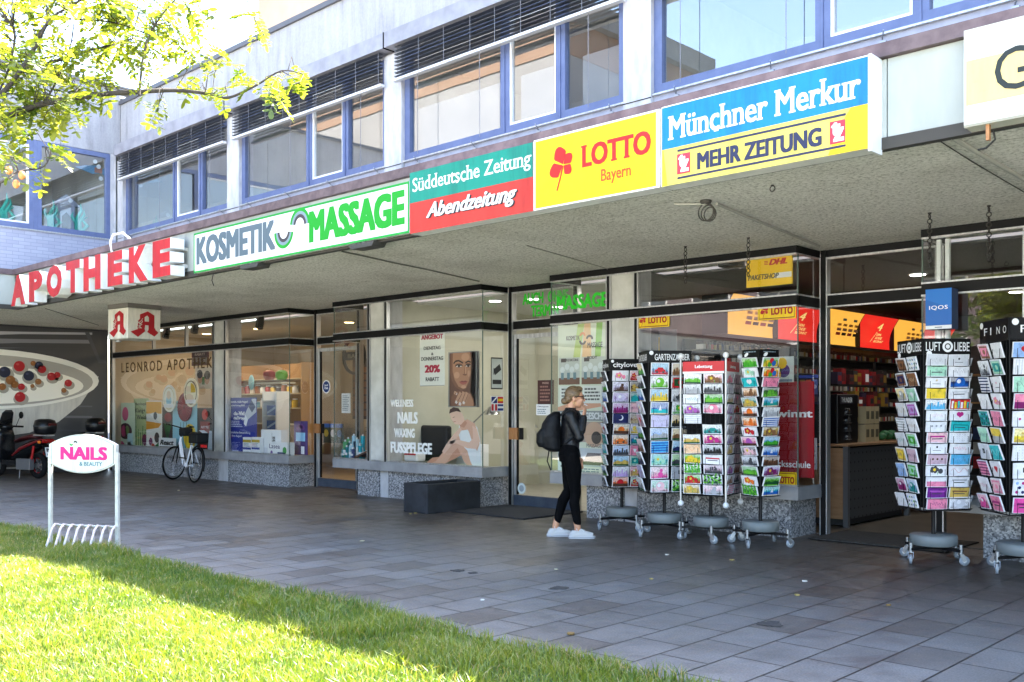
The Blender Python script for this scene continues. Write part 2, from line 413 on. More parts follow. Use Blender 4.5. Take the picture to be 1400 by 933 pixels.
SOFF = soffit_mat()
FASC = noisy('white fascia panel', (.32, .345, .32), (.41, .425, .40), 3, .5, (1, 1, .3))
CAPM = noisy('brown fascia cap', (.085, .055, .06), (.15, .105, .11), 8, .55)
def granite():
    k = NT('speckled granite'); vo = k.n('ShaderNodeTexVoronoi'); vo.inputs['Scale'].default_value = 62; k.l(k.coord(), vo.inputs['Vector'])
    sx = k.n('ShaderNodeSeparateColor'); k.l(vo.outputs['Color'], sx.inputs[0]); n = k.noise(k.coord(), 90, 4)
    c = k.ramp(sx.outputs[0], [(0, (.07, .075, .085)), (.35, (.20, .205, .22)), (.62, (.34, .345, .36)), (.9, (.55, .55, .56))])
    c = k.mix(.5, c, k.ramp(n, [(.3, (.5, .5, .5)), (.7, (1.2, 1.2, 1.2))]), 'MULTIPLY')
    c = k.mix(.5, c, k.ramp(k.noise(k.coord(), 1.5, 4), [(.3, (.7, .7, .72)), (.7, (1.05, 1.05, 1.05))]), 'MULTIPLY')
    k.l(c, k.b.inputs['Base Color']); k.b.inputs['Roughness'].default_value = .5; return k.m
GRAN = granite()
B = thing('commercial_building', 'long two storey concrete building with blue window bands above a deep shop canopy', 'building', (-8, 12, 0))
m = MB(); m.box(XW+.02, XR, YU, YU+.28, 7.1, 8.40, STREAK); m.build('parapet_wall', B)
m = MB(); m.box(XW+.02, XR, YU-.05, YU+.5, 8.40, 8.49, P((.09, .09, .10), .5)); m.build('parapet_cap', B)
m = MB(); m.box(-40, XR, YU+.5, 22, 8.2, 8.4, P((.16, .16, .16), .9)); m.build('roof', B)
# canopy
m = MB(); m.box(-40, XR, YF+.03, YD+.2, ZS, 3.78, SOFF)
m.box(-40, -18.45, -20, YF+.03, ZS, 3.78, SOFF); can = m.build('canopy', B)
xs = [-18.36, -15.6, -12.25, -9.4, -6.2, -2.72, -2.22, .8, 4, XR]
for a, b in zip(xs, xs[1:]):
    m = MB(); m.box(a+.004, b-.004, YF, YF+.028, ZS+.05, 3.775, FASC); m.build('fascia_panel', B)
m = MB(); m.box(-18.42, -18.39, -20, YF-.01, ZS+.05, 3.775, FASC); m.build('fascia_panel', B)
m = MB(); m.box(-18.45, XR, YF-.05, YF+.6, 3.78, 3.875, CAPM); m.box(-19, -18.36, -20, YF-.052, 3.78, 3.875, CAPM); m.build('fascia_cap', B)
m = MB(); m.box(-18.43, XR, YF-.012, YF+.06, ZS-.03, ZS+.05, P((.045, .04, .034), .7)); m.box(-18.43, -18.37, -20, YF-.014, ZS-.03, ZS+.05, P((.045, .04, .034), .7)); m.build('drip_edge', B)
m = MB(); m.box(-40, XR, YF+.6, YU-.002, 3.785, 3.85, P((.12, .12, .12), .9)); m.build('canopy_roof', B)
# piers and panels of the upper floor
PC = [-17.13, -12.25, -7.42, -2.55, 2.3, 7.1]
for c in [-22.05]+PC:
    m = MB(); hw = .14 if c == -22.05 else .215
    m.box(c-hw, c+hw, YU-.07, YU+.25, 3.86, 7.1, CONC); m.box(c-hw-.002, c+hw+.002, YU-.076, YU-.07, 5.30, 5.312, BLACK); m.build('pier', B)
edges = [-21.91]+[v for c in PC for v in (c-.215, c+.215)]+[XR]
bays = [(edges[i], edges[i+1]) for i in range(0, len(edges)-1, 2)]
SLAT = P((.035, .04, .055), .38); BARW = P((.62, .62, .64), .4)
for bi, (a, b) in enumerate(bays[:5]):
    m = MB(); m.box(a, b, YU, YU+.1, 3.86, 5.33, PANELB); m.box(a, b, YU-.05, YU, 5.33, 5.352, ALU)
    for q in range(4):
        x = a+(b-a)*(.07+.29*q); m.box(x, x+.07, YU-.03, YU, 5.2, 5.27, STEEL); m.cyl((x+.03, YU-.02, 5.29), (x+.1, YU-.16, 5.33), .008, STEEL, n=6)
    m.build('sill_panel', B)
    L = b-a; m1, m2 = a+L*.505, a+L*.745
    f = MB(); y0, y1 = YU+.0, YU+.08
    f.box(a, b, y0, y1, 5.355, 5.47, BLUEF); f.box(a, b, y0, y1, 7.0, 7.1, BLUEF)
    for x, hw in ((a+.06, .06), (m1, .085), (m2, .085), (b-.06, .06)): f.box(x-hw, x+hw, y0-.002, y1+.002, 5.47, 7.0, BLUEF)
    for x in (m1, m2): f.box(x-.012, x+.012, y0-.018, y0-.002, 5.36, 7.0, BLUEF)
    F = f.build('window', B)
    s = MB(); x0, x1 = m1+.085, m2-.085
    for q in ((x0, x0+.035, 5.47, 7.), (x1-.035, x1, 5.47, 7.), (x0+.035, x1-.035, 5.47, 5.505), (x0+.035, x1-.035, 6.96, 7.)): s.box(q[0], q[1], y0+.015, y1-.01, q[2], q[3], WHITE)
    s.build('sash', F)
    for x0, x1 in ((a+.12, m1-.085), (m1+.12, m2-.12), (m2+.085, b-.12)):
        g = MB(); g.add([(x0, YU+.05, 5.47), (x1, YU+.05, 5.47), (x1, YU+.05, 7.), (x0, YU+.05, 7.)], [(0, 1, 2, 3)], UGLASS); g.build('pane', F)
    # outside blind, half drawn
    d = MB(); e0, e1 = (a-.02, b+.05) if bi else (a+.04, b+.05)
    for j in range(9):
        z = 6.66+.058*j; d.bar((e0, YU-.17, z), (e1, YU-.17, z), .075, .004, SLAT, up=(0, .06, 1))
    for x in [e0+.03, e1-.03]+[a+L*t for t in (.13, .26, .39, .505, .62, .745, .87)]:
        d.box(x-.0035, x+.0035, YU-.21, YU-.206, 6.6, 7.16, P((.2, .2, .22), .5))
    bl = d.build('venetian_blind', B)
    d = MB(); d.box(e0-.03, e1+.03, YU-.215, YU-.125, 6.585, 6.625, BARW); d.build('bottom_rail', bl)
    d = MB(); d.box(a-.2 if bi else a-.03, b+.2, YU-.26, YU-.01, 7.15, 7.39, COVER); d.box(b+.2, b+.212, YU-.262, YU-.008, 7.14, 7.4, BLACK); d.build('blind_cover', B)
    for x in (a+.5, m1-.35, b-.5): d = MB(); d.box(x-.004, x+.004, YU-.165, YU-.16, 5.36, 6.59, P((.22, .22, .24), .5)); d.build('guide_wire', B)
# upper rooms
UW = noisy('upper room wall', (.40, .42, .38), (.48, .50, .46), 2, .9)
m = MB(); m.box(XW-8, XR, 14, 14.1, 3.9, 7.3, UW); m.build('interior_wall', B)
m = MB(); m.box(XW-8, XR, YU+.3, 14, 7.12, 7.2, P((.5, .5, .48), .9)); m.build('interior_ceiling', B)
m = MB(); m.box(XW-8, XR, YU+.12, 14, 3.87, 3.95, P((.12, .11, .1), .9)); m.build('interior_floor', B)
for c in PC[:4]:
    m = MB(); m.box(c-.06, c+.06, YU+.27, 14, 3.95, 7.1, UW); m.build('room_partition', B)
SCRN = P((.30, .30, .30), .8)
for x0, x1, zt in ((-11.9, -9.95, 6.2), (-9.65, -8.8, 6.2), (-8.5, -7.68, 6.2)):
    m = MB(); m.box(x0, x1, YU+.17, YU+.18, 5.47, zt, SCRN); m.build('window_screen', B)

# ---------------------------------------------------------------- ground floor fronts
ZL, ZT0, ZT1 = .575, 2.555, 2.66
BF = P((.006, .006, .0065), .45, spec=.18)
def front_bar(f, x0, x1, y, z0, z1, edge=True):
    f.box(x0, x1, y-.03, y+.03, z0, z1, BF)
    if edge:
        f.box(x0, x1, y-.034, y+.02, z1, z1+.016, ALU); f.box(x0, x1, y-.034, y+.02, z0-.016, z0, ALU)
def vpost(f, x, y, z0, z1, wb=.035, al=True):
    f.box(x-wb/2, x+wb/2, y-.036, y+.036, z0, z1, BF)
    if al:
        for sx in (-1, 1): f.box(x+sx*(wb/2+.012)-.011, x+sx*(wb/2+.012)+.011, y-.032, y+.03, z0, z1, ALU)
boxes = [(-22.05, -14.885, [-17.27]), (-13.557, -10.0, [-12.38]), (-8.687, -5.12, [-7.49]), (-3.783, 1.1, [-2.6])]
for bi, (a, b, pil) in enumerate(boxes):
    f = MB()
    front_bar(f, a, b, YB, ZT0, ZT1); f.box(a, b, YB-.04, YB+.04, 3.12, ZS-.002, BF); f.box(a, b, YB-.036, YB+.03, 3.104, 3.12, ALU)
    f.box(a, b, YB-.02, YB+.03, ZL+.002, ZL+.022, ALU)
    sides = [b] if bi == 0 else [a, b]
    for x in sides:
        xi = x-.03 if x == b else x+.03
        for z0, z1, mt in ((ZT0, ZT1, BF), (3.12, ZS-.002, BF), (3.104, 3.12, ALU), (ZT1, ZT1+.016, ALU), (ZT0-.016, ZT0, ALU)): f.box(min(x, xi), max(x, xi), YB+.04, YD-.04, z0, z1, mt)
    for x in pil:
        for q in (-.215, .215): vpost(f, x+q, YB, ZL, ZT0-.02); vpost(f, x+q, YB, ZT1+.02, 3.1)
    if bi == 0:
        vpost(f, a+.06, YB, 0, 3.1)
        for x in (-20.02, -18.6): vpost(f, x, YB, ZT1+.018, 3.1, .02)
    SW = f.build('shop_window', B)
    sp = [a]+[v for x in pil for v in (x-.25, x+.25)]+[b]
    for x0, x1 in [(sp[i], sp[i+1]) for i in range(0, len(sp), 2)]:
        for z0, z1 in ((ZL, ZT0-.016), (ZT1+.016, 3.104)):
            g = MB(); g.add([(x0, YB, z0), (x1, YB, z0), (x1, YB, z1), (x0, YB, z1)], [(0, 1, 2, 3)], GLASS); g.build('glass', SW)
    for x in sides:
        for z0, z1 in ((ZL, ZT0-.016), (ZT1+.016, 3.104)):
            g = MB(); q = [(x, YB, z0), (x, YD-.04, z0), (x, YD-.04, z1), (x, YB, z1)]
            if x == a: q = q[::-1]
            g.add(q, [(0, 1, 2, 3)], GLASS); g.build('glass', SW)
            e = MB(); e.box(x-.006, x+.006, YB-.006, YB+.006, z0, z1, P((.10, .14, .12), .2)); e.build('glass_edge', SW)
    for x in pil:
        m = MB(); m.box(x-.19, x+.19, YB-.012, YB+.05, ZL, 3.12, noisy('pillar panel', (.46, .46, .42), (.6, .6, .56), 4, .5)); m.build('pillar_panel', B)
        m = MB(); m.box(x-.17, x+.17, YB+.06, YB+.36, 0, ZS, CONC); m.build('pillar', B)
    m = MB(); s = -.035; m.box(a, b+.02, YB+s, YB+.03, .43, ZL, ANOD)
    m.box(b-.03, b+.02, YB+.03, YD-.05, .43, ZL, ANOD)
    if bi: m.box(a, a+.05, YB+.03, YD-.05, .43, ZL, ANOD)
    m.box(a+.05, b-.03, YB+.03, YD-.05, .44, ZL-.02, P((.3, .3, .3), .7)); m.build('window_sill', B)
    pa = a if bi == 0 else a+.55
    m = MB(); m.box(pa, b-.12, YB+.07, YD+.1, 0, .428, GRAN)
    for x in pil:
        if bi: m.box(x-.3, x-.02, YB+.03, YB+.07, 0, .428, GRAN)
    m.build('plinth', B)
# doors of the recesses
KICK = noisy('slate kick plate', (.035, .045, .07), (.06, .075, .10), 6, .45)
for di, (a, b) in enumerate(((-14.86, -13.56), (-9.97, -8.69), (-5.1, -3.79))):
    f = MB()
    for x in (a+.02, b-.02): f.box(x-.03, x+.03, YD-.05, YD+.05, 0, ZS+.02, BF); f.box(x-.044, x-.031, YD-.046, YD+.04, 0, 3.12, ALU); f.box(x+.031, x+.044, YD-.046, YD+.04, 0, 3.12, ALU)
    f.box(a+.06, b-.06, YD-.04, YD+.04, 3.12, ZS-.001, BF); f.box(a+.06, b-.06, YD-.03, YD+.03, ZT0+.02, ZT1+.03, BF)
    f.box(a+.06, b-.06, YD-.036, YD+.02, ZT1+.03, ZT1+.046, ALU); f.box(a+.06, b-.06, YD-.036, YD+.02, ZT0+.004, ZT0+.02, ALU); f.box(a+.06, b-.06, YD-.036, YD+.02, 3.1, 3.12, ALU)
    DF = f.build('door_frame', B)
    g = MB(); g.add([(a+.06, YD, ZT1+.046), (b-.06, YD, ZT1+.046), (b-.06, YD, 3.1), (a+.06, YD, 3.1)], [(0, 1, 2, 3)], GLASS); g.build('glass', DF)
    if di == 2: continue
    d = MB(); x0, x1 = a+.075, b-.075
    for q in ((x0, x0+.05, .16, 2.5), (x1-.05, x1, .16, 2.5), (x0+.05, x1-.05, 2.44, 2.5)): d.box(q[0], q[1], YD-.025, YD+.025, q[2], q[3], ALU)
    for q in ((x0+.05, x0+.062), (x1-.062, x1-.05)): d.box(q[0], q[1], YD-.02, YD+.02, .17, 2.44, BF)
    D = d.build('shop_door', B)
    d = MB(); d.box(x0, x1, YD-.03, YD+.03, .012, .16, KICK); d.build('kick_plate', D)
    g = MB(); g.add([(x0+.05, YD, .16), (x1-.05, YD, .16), (x1-.05, YD, 2.44), (x0+.05, YD, 2.44)], [(0, 1, 2, 3)], GLASS); g.build('glass', D)
    d = MB(); d.box(x0-.045, x0+.12, YD-.085, YD-.055, .97, 1.14, WOODO); d.box(x0+.0, x0+.03, YD-.055, YD-.03, 1.0, 1.1, BF); d.box(x0+.13, x0+.2, YD-.05, YD-.03, .97, 1.14, BF); d.build('handle', D)

# ---------------------------------------------------------------- rooms behind the fronts
PHW = noisy('pharmacy wall', (.46, .37, .25), (.53, .43, .30), 1.5, .85); NAW = noisy('salon wall', (.47, .46, .37), (.54, .53, .44), 1.5, .85)
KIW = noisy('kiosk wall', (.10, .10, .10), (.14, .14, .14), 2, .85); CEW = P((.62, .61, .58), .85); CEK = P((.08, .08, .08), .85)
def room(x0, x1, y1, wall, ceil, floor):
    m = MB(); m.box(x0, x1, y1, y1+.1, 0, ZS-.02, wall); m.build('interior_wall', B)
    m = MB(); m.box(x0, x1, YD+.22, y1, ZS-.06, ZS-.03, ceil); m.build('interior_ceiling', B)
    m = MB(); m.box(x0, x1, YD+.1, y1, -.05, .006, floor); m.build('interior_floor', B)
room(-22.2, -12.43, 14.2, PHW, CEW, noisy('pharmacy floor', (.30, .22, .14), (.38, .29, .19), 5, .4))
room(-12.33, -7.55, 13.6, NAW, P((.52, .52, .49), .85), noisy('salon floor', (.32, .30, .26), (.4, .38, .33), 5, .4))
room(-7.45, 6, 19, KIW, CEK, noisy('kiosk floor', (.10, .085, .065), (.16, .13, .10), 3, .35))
for x, w1, w2 in ((-12.38, PHW, NAW), (-7.5, NAW, KIW)):
    m = MB(); m.box(x-.05, x, YB+.37, 19 if x > -8 else 14.2, 0, ZS-.02, w1); m.box(x, x+.05, YB+.37, 19 if x > -8 else 14.2, 0, ZS-.02, w2); m.build('room_partition', B)
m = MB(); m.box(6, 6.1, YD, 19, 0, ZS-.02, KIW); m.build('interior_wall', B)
m = MB(); m.box(-22.3, -22.2, YB+.05, 14.2, 0, ZS-.02, PHW); m.build('interior_wall', B)
m = MB(); m.box(1.1, XR, YB, YD, 0, ZS-.01, CONC); m.build('ground_wall', B)

# lamps in the shops
LED = P((.9, .9, .9), .5, emit=(1, .97, .9), est=3.); LEDW = P((.9, .8, .6), .5, emit=(1, .62, .25), est=3.)
WARM, COOL = (1, .80, .56), (1, .95, .86)
for lab, x, y, mt, p, c in (('round white downlight in the salon ceiling above the banner window', -11.0, 11.1, LED, 2.6, COOL), ('round white downlight by the glass corner above the portrait', -10.35, 11.3, LED, 2.2, COOL), ('round downlight deep in the salon ceiling', -10.9, 12.5, LED, 2.6, COOL),
        ('round downlight above the green MASSAGE lettering', -8.35, 11.1, LED, 2.2, COOL), ('round downlight behind the green AUCH OHNE TERMIN lettering', -9.1, 12.5, LED, 2.2, COOL), ('warm downlight in the pharmacy behind the blue poster', -15.9, 11.9, LEDW, 3.4, WARM),
        ('warm downlight above the pharmacy door', -14.5, 11.8, LEDW, 2.6, WARM), ('warm downlight beyond the pharmacy door', -13.6, 11.8, LEDW, 2.2, WARM), ('warm downlight above the pharmacy jars', -18.6, 11.5, LEDW, 4.2, WARM), ('warm downlight at the left end of the pharmacy', -20.8, 11.5, LEDW, 4.2, WARM),
        ('white downlight just inside the kiosk entrance', -4.9, 12.6, LED, 2.6, COOL), ('white downlight deep in the kiosk', -4.6, 15.5, LED, 2.4, COOL)):
    t = thing('downlight', lab, 'ceiling lamp', (x, y, ZS-.06), group='downlights in the shops')
    q = MB(); q.lathe((0, 0, -.012), [(.10, 0), (.12, .004), (.12, .011)], ALU, 20); q.build('trim_ring', t, local=True)
    q = MB(); q.lathe((0, 0, -.02), [(.001, 0), (.09, .002), (.095, .007)], mt, 20); q.build('diffuser', t, local=True)
    l = bpy.data.lights.new('downlight_lamp', 'AREA'); l.shape = 'DISK'; l.size = .17; l.energy = p*.8; l.color = c; o = bpy.data.objects.new('downlight_lamp', l); COL.objects.link(o); o.parent = t; o.location = (0, 0, -.024)

# ================================================================== LEFT WING
WB = thing('corner_wing', 'white brick wing with blue framed windows at the left end', 'building', (-25, 6, 0))
def brick_mat():
    k = NT('white painted brick'); tc = k.n('ShaderNodeTexCoord'); sp = k.n('ShaderNodeSeparateXYZ'); cb = k.n('ShaderNodeCombineXYZ'); k.l(tc.outputs['Object'], sp.inputs[0])
    k.l(sp.outputs['Y'], cb.inputs['X']); k.l(sp.outputs['Z'], cb.inputs['Y']); br = k.n('ShaderNodeTexBrick'); k.l(cb.outputs[0], br.inputs['Vector'])
    for n_, v_ in (('Scale', 1), ('Brick Width', .25), ('Row Height', .077), ('Mortar Size', .006), ('Mortar Smooth', .5)): br.inputs[n_].default_value = v_
    br.inputs['Color1'].default_value = (.31, .33, .42, 1); br.inputs['Color2'].default_value = (.37, .39, .48, 1); br.inputs['Mortar'].default_value = (.24, .255, .33, 1)
    k.l(k.mix(.4, br.outputs['Color'], k.ramp(k.noise(k.coord(), 2, 5), [(.3, (.85, .85, .85)), (.7, (1.05, 1.05, 1.05))]), 'MULTIPLY'), k.b.inputs['Base Color']); k.bump(br.outputs['Fac'], -.4, .006); k.b.inputs['Roughness'].default_value = .75; return k.m
m = MB(); m.box(XW-.25, XW, -6, YU-.09, 3.86, 5.28, brick_mat()); m.build('brick_wall', WB)
m = MB(); m.box(XW-.25, XW+.002, -6, YU-.0, 7.24, 8.75, STREAK); m.build('parapet_wall', WB)
m = MB(); m.box(XW-.4, XW+.05, -6, YU+1.2, 8.75, 8.84, P((.14, .14, .15), .5)); m.build('parapet_cap', WB)
m = MB(); m.box(XW-14, XW-.4, -6, 22, 8.4, 8.7, P((.2, .2, .2), .9)); m.build('roof', WB)
for y0, y1 in ((5.2, 8.18), (8.26, 9.86)):
    f = MB()
    for q in ((y0, y1, 5.29, 5.40), (y0, y1, 7.13, 7.23), (y0, y0+.09, 5.40, 7.13), (y1-.09, y1, 5.40, 7.13)): f.box(XW-.1, XW+.01, q[0], q[1], q[2], q[3], BLUEF)
    F = f.build('window', WB)
    if y0 < 6:
        s = MB()
        for q in ((y0+.09, y1-.09, 5.40, 5.44), (y0+.09, y1-.09, 7.09, 7.13), (y1-.13, y1-.09, 5.44, 7.09)): s.box(XW-.07, XW-.015, q[0], q[1], q[2], q[3], WHITE)
        s.build('sash', F)
    g = MB(); g.add([(XW-.05, y0+.09, 5.4), (XW-.05, y1-.09, 5.4), (XW-.05, y1-.09, 7.13), (XW-.05, y0+.09, 7.13)], [(0, 1, 2, 3)], UGLASS); g.build('pane', F)
m = MB(); m.box(XW-.08, XW+.012, 8.182, 8.258, 5.29, 7.23, BLUEF); m.box(XW-.02, XW+.03, 5.2, 9.88, 5.262, 5.288, ALU); m.box(XW-.25, XW, 9.865, YU-.1, 5.28, 7.24, CONC); m.build('pier', WB)
m = MB(); m.box(XW-4, XW-3.9, -6, YU, 3.9, 7.3, UW); m.box(XW-4, XW-.25, YU-.02, YU+.1, 3.9, 7.3, UW); m.build('interior_wall', WB)
m = MB(); m.box(XW-4, XW-.26, -6, YU-.05, 7.26, 7.34, P((.5, .5, .48), .9)); m.build('interior_ceiling', WB)
m = MB(); m.box(XW-4, XW-.26, -6, YU-.05, 3.9, 4.5, P((.2, .17, .14), .9)); m.build('interior_floor', WB)
m = MB(); m.box(XW-.3, XW-.02, -6, YB-.02, 0, ZS-.002, P((.05, .05, .055), .7)); m.build('ground_wall', WB)
# window decorations of the wing
def seaweed(x, y, z, lab):
    m = MB(); g = P((.03, .42, .30), .6)
    for j, (dy, h) in enumerate(((-.12, .42), (0, .62), (.12, .34), (.06, .5))):
        m.tube([(x, y+dy*.5, z), (x, y+dy+.06*(-1)**j, z+h*.4), (x, y+dy-.05*(-1)**j, z+h*.75), (x, y+dy*1.3+.03, z+h)], [.04, .05, .035, .006], g, 6)
    m.build('paper_seaweed', label=lab, cat='decoration', group='paper sea creatures in the wing windows')
seaweed(XW-.14, 7.65, 5.41, 'green paper seaweed in the far left wing window'); seaweed(XW-.14, 8.62, 5.41, 'green paper seaweed left of the castle in the wing window'); seaweed(XW-.14, 9.22, 5.41, 'green paper seaweed right of the castle in the wing window')
m = MB(); fc = P((.12, .28, .42), .6); m.prism([(9.1, 6.83), (9.3, 6.90), (9.62, 6.95), (9.7, 6.85), (9.78, 6.92), (9.78, 6.74), (9.7, 6.79), (9.5, 6.74), (9.3, 6.79)], fc, 'x', XW-.12, XW-.10); m.prism([(9.55, 6.78), (9.72, 6.78), (9.72, 6.9), (9.55, 6.9)], P((.45, .2, .12), .6), 'x', XW-.1, XW-.097)
m.build('paper_fish', label='blue paper fish stuck high in the wing window', cat='decoration', group='paper sea creatures in the wing windows')
m = MB(); q = P((.28, .30, .34), .7); m.box(XW-.3, XW-.18, 8.75, 9.15, 5.41, 5.95, q); m.prism([(8.62, 5.95), (8.95, 6.2), (9.28, 5.95)], q, 'x', XW-.32, XW-.16); m.prism([(8.85, 5.41), (8.85, 5.7), (8.95, 5.8), (9.05, 5.7), (9.05, 5.41)], BLACK, 'x', XW-.179, XW-.177)
m.build('paper_castle', label='grey paper castle standing in the wing window', cat='decoration')
m = MB(); m.prism([(7.86, 5.42), (7.98, 5.42), (8.04, 5.78), (7.8, 5.78)], P((.6, .62, .6), .6), 'x', XW-.3, XW-.15); m.build('paper_bucket', label='white paper bucket on the sill of the far left wing window', cat='decoration')
for i, (y, z, nm) in enumerate(((9.55, 7.02, 'topmost'), (9.63, 6.92, 'second'), (9.68, 6.66, 'beside the tail of the fish'), (9.0, 6.05, 'above the castle'))):
    m = MB(); m.lathe((XW-.075, y, z), [(.05, 0), (.05, .006)], P((.75, .8, .8), .5), 16, axis='x'); m.build('paper_bubble', label='white round paper bubble in the wing window, '+nm, cat='decoration', group='paper bubbles in the wing window')

# ================================================================== BUILDINGS FURTHER AWAY
R_ = thing('apartment_block', 'peach coloured block rising behind the concrete parapet', 'building', (-12, 36, 0))
PEACH = noisy('peach render', (.60, .40, .27), (.68, .46, .32), .6, .9)
m = MB(); m.box(-55, 30, 34, 46, 0, 28.5, PEACH); m.build('wall', R_)
m = MB(); m.box(-55.4, 30.4, 33.6, 46.4, 28.5, 28.9, P((.2, .2, .2), .7)); m.build('roof', R_)
for i in range(12):
    m = MB(); x = -33+5.2*i; m.box(x, x+2.2, 33.94, 34.02, 14.3, 16, P((.05, .06, .07), .2)); m.build('window', R_)
def far_block(name, lab, x0, x1, y0, y1, h, wall, floors, cols, band=None, roofm=None, z0=1.):
    t = thing(name, lab, 'building', ((x0+x1)/2, y1, 0)); m = MB(); m.box(x0, x1, y0, y1, 0, h, wall); m.build('wall', t)
    if band: 
        m = MB(); m.box(x0-.05, x1+.05, y0, y1+.05, h, h+1.7, band); m.build('top_storey', t); h += 1.7
    m = MB(); m.box(x0-.5, x1+.5, y0-.5, y1+.6, h, h+1.1, roofm or P((.12, .12, .12), .8)); m.build('roof', t)
    fr = P((.5, .5, .5), .5); gl = P((.04, .05, .06), .08)
    dx = (x1-x0)/cols
    for f in range(floors):
        m = MB()
        for c in range(cols):
            a = x0+dx*(c+.2); m.box(a, a+dx*.6, y1+.004, y1+.03, z0+f*3+.1, z0+f*3+1.7, fr); m.box(a+.08, a+dx*.3-.04, y1+.03, y1+.036, z0+f*3+.18, z0+f*3+1.62, gl); m.box(a+dx*.3+.04, a+dx*.6-.08, y1+.03, y1+.036, z0+f*3+.18, z0+f*3+1.62, gl)
        m.build('window_row', t)
    return t
far_block('opposite_building', 'tall grey office block reflected in the upper windows', -80, -31, -28, -15.5, 18.6, noisy('grey cladding', (.15, .15, .15), (.185, .185, .185), .5, .85), 5, 13, noisy('brown cladding', (.16, .10, .065), (.19, .12, .08), .7, .85))
far_block('opposite_house', 'low mauve house reflected in the right shop window', -26.5, -11.2, -25, -15, 8.5, noisy('mauve render', (.085, .07, .078), (.11, .09, .10), .5, .85), 2, 5, z0=2.2)
# ================================================================== SIGNS ON THE CANOPY EDGE
RED = G(186, 18, 28); LRED = H(186, 28, 24, .35); YEL = G(238, 200, 0); GRN = H(0, 150, 30, .4); INK = P((.015, .015, .016), .5); PAPER = H(238, 238, 234, .6)
GREYT = H(120, 138, 150, .45); NAVY = H(36, 40, 74, .45); LIT = G(232, 232, 230, .4, .07)
NORM = (0, -1, 0)
def outline_solid(mb, pts, fs, org, U, V, N, depth, face, side, sx, sy):
    """solid letter: faces at depth 0, sides running back"""
    org, U, V, N = map(Vector, (org, U, V, N)); n = len(pts)
    fr = [org+U*(x*sx)+V*(y*sy) for x, y in pts]; bk = [p-N*depth for p in fr]
    mb.add(fr, fs, face)
    ec = {}
    for f in fs:
        for a, b in zip(f, f[1:]+f[:1]):
            if (b, a) in ec: del ec[(b, a)]
            else: ec[(a, b)] = 1
    mb.add(fr+bk, [(b, a, n+a, n+b) for a, b in ec], side)
# APOTHEKE: eight red faced letters
t = thing('pharmacy_lettering', 'large red faced white sided letters APOTHEKE on the canopy edge', 'shop sign', (-15, 6.2, 3.2))
YA = 6.2
LETT = [('A', 15.0, 34.5, 377, 416.5), ('P', 39.5, 58, 371.5, 411), ('O', 63.5, 84.5, 363.5, 405.5), ('T', 90, 109, 357.5, 399.5), ('H', 114, 137.5, 351, 396), ('E', 147, 167.5, 345, 389.5), ('K', 176, 202, 337, 384.5), ('E', 208.5, 233, 329, 377.5)]
for ch, p0, p1, yt, yb in LETT:
    a, b = WY(p0, 400, YA).x, WY(p1, 400, YA).x; mx = (p0+p1)/2; z1, z0 = WY(mx, yt-1, YA).z, WY(mx, yb+1, YA).z
    pts, fs = text2d(ch, .065); bx = bbox2(pts); sx, sy = (b-a)/(bx[1]-bx[0]), (z1-z0)/(bx[3]-bx[2])
    m = MB(); outline_solid(m, [(x-bx[0], y-bx[2]) for x, y in pts], fs, (a, YA, z0), (1, 0, 0), (0, 0, 1), NORM, .20, RED, LIT, sx, sy)
    c = .5*(bx[0]+bx[1]); o = m.build('letter', t)
    m = MB(); m.box(a+.05, b-.05, YA+.20, YF-.001, z0+.12, z0+.17, P((.5, .5, .46), .6)); m.box(a+.05, b-.05, YA+.20, YF-.001, z1-.14, z1-.1, P((.5, .5, .46), .6)); m.build('bracket', o)
q = WY(146, 335, 6.35); m = MB(); m.tube([(q.x, 6.44, 3.70), (q.x, 6.4, 3.9), (q.x+.06, 6.42, 4.0), (q.x+.2, 6.5, 4.02), (q.x+.3, 6.6, 3.9)], .018, P((.7, .7, .7), .5), 6)
m.build('cable', label='white cable looping over the canopy cap above the letter E', cat='cable')

# KOSMETIK MASSAGE panel
def sign_bounds(p0, p1, py_t, py_b, Y):
    a, b = WY(p0, 400, Y).x, WY(p1, 400, Y).x; return a, b, WY((p0+p1)/2, py_b, Y).z, WY((p0+p1)/2, py_t, Y).z
YK = 6.40
a, b = WY(265, 400, YK).x, WY(559.5, 400, YK).x; z0, z1 = 3.195, 3.715
k = bFace(a, b, z0, z1, YK, LIT, thick=.05)
U = lambda px: (WY(px, 400, YK).x-a)/(b-a)
e = .012/(b-a); v = .012/(z1-z0)
for q in ((0, 0, 1, 2*v), (0, 1-2*v, 1, 1), (0, 2*v, 2*e, 1-2*v), (1-2*e, 2*v, 1, 1-2*v)): k.rect(*q, H(0, 150, 50))
k.fit('KOSMETIK', U(268.5), .19, U(376.5), .88, H(84, 100, 110), bold=.06)
k.fit('MASSAGE', U(422.5), .18, U(553.5), .87, GRN, bold=.065)
u0, vm = U(388), .52
R1, R2, R3, R4 = .20, .16, .125, .085
for (r0, r1, mt) in ((R2, R1, GRN), (R3, R2, GREYT), (R4, R3, H(60, 50, 56))):
    k.ring(U(388), .56, r0, r1, mt, a0=180, a1=352); k.ring(U(410), .62, r0, r1, mt, a0=0, a1=172, lay=2)
S1 = k.build('salon_sign', label='white panel with grey KOSMETIK and green MASSAGE lettering', cat='shop sign')

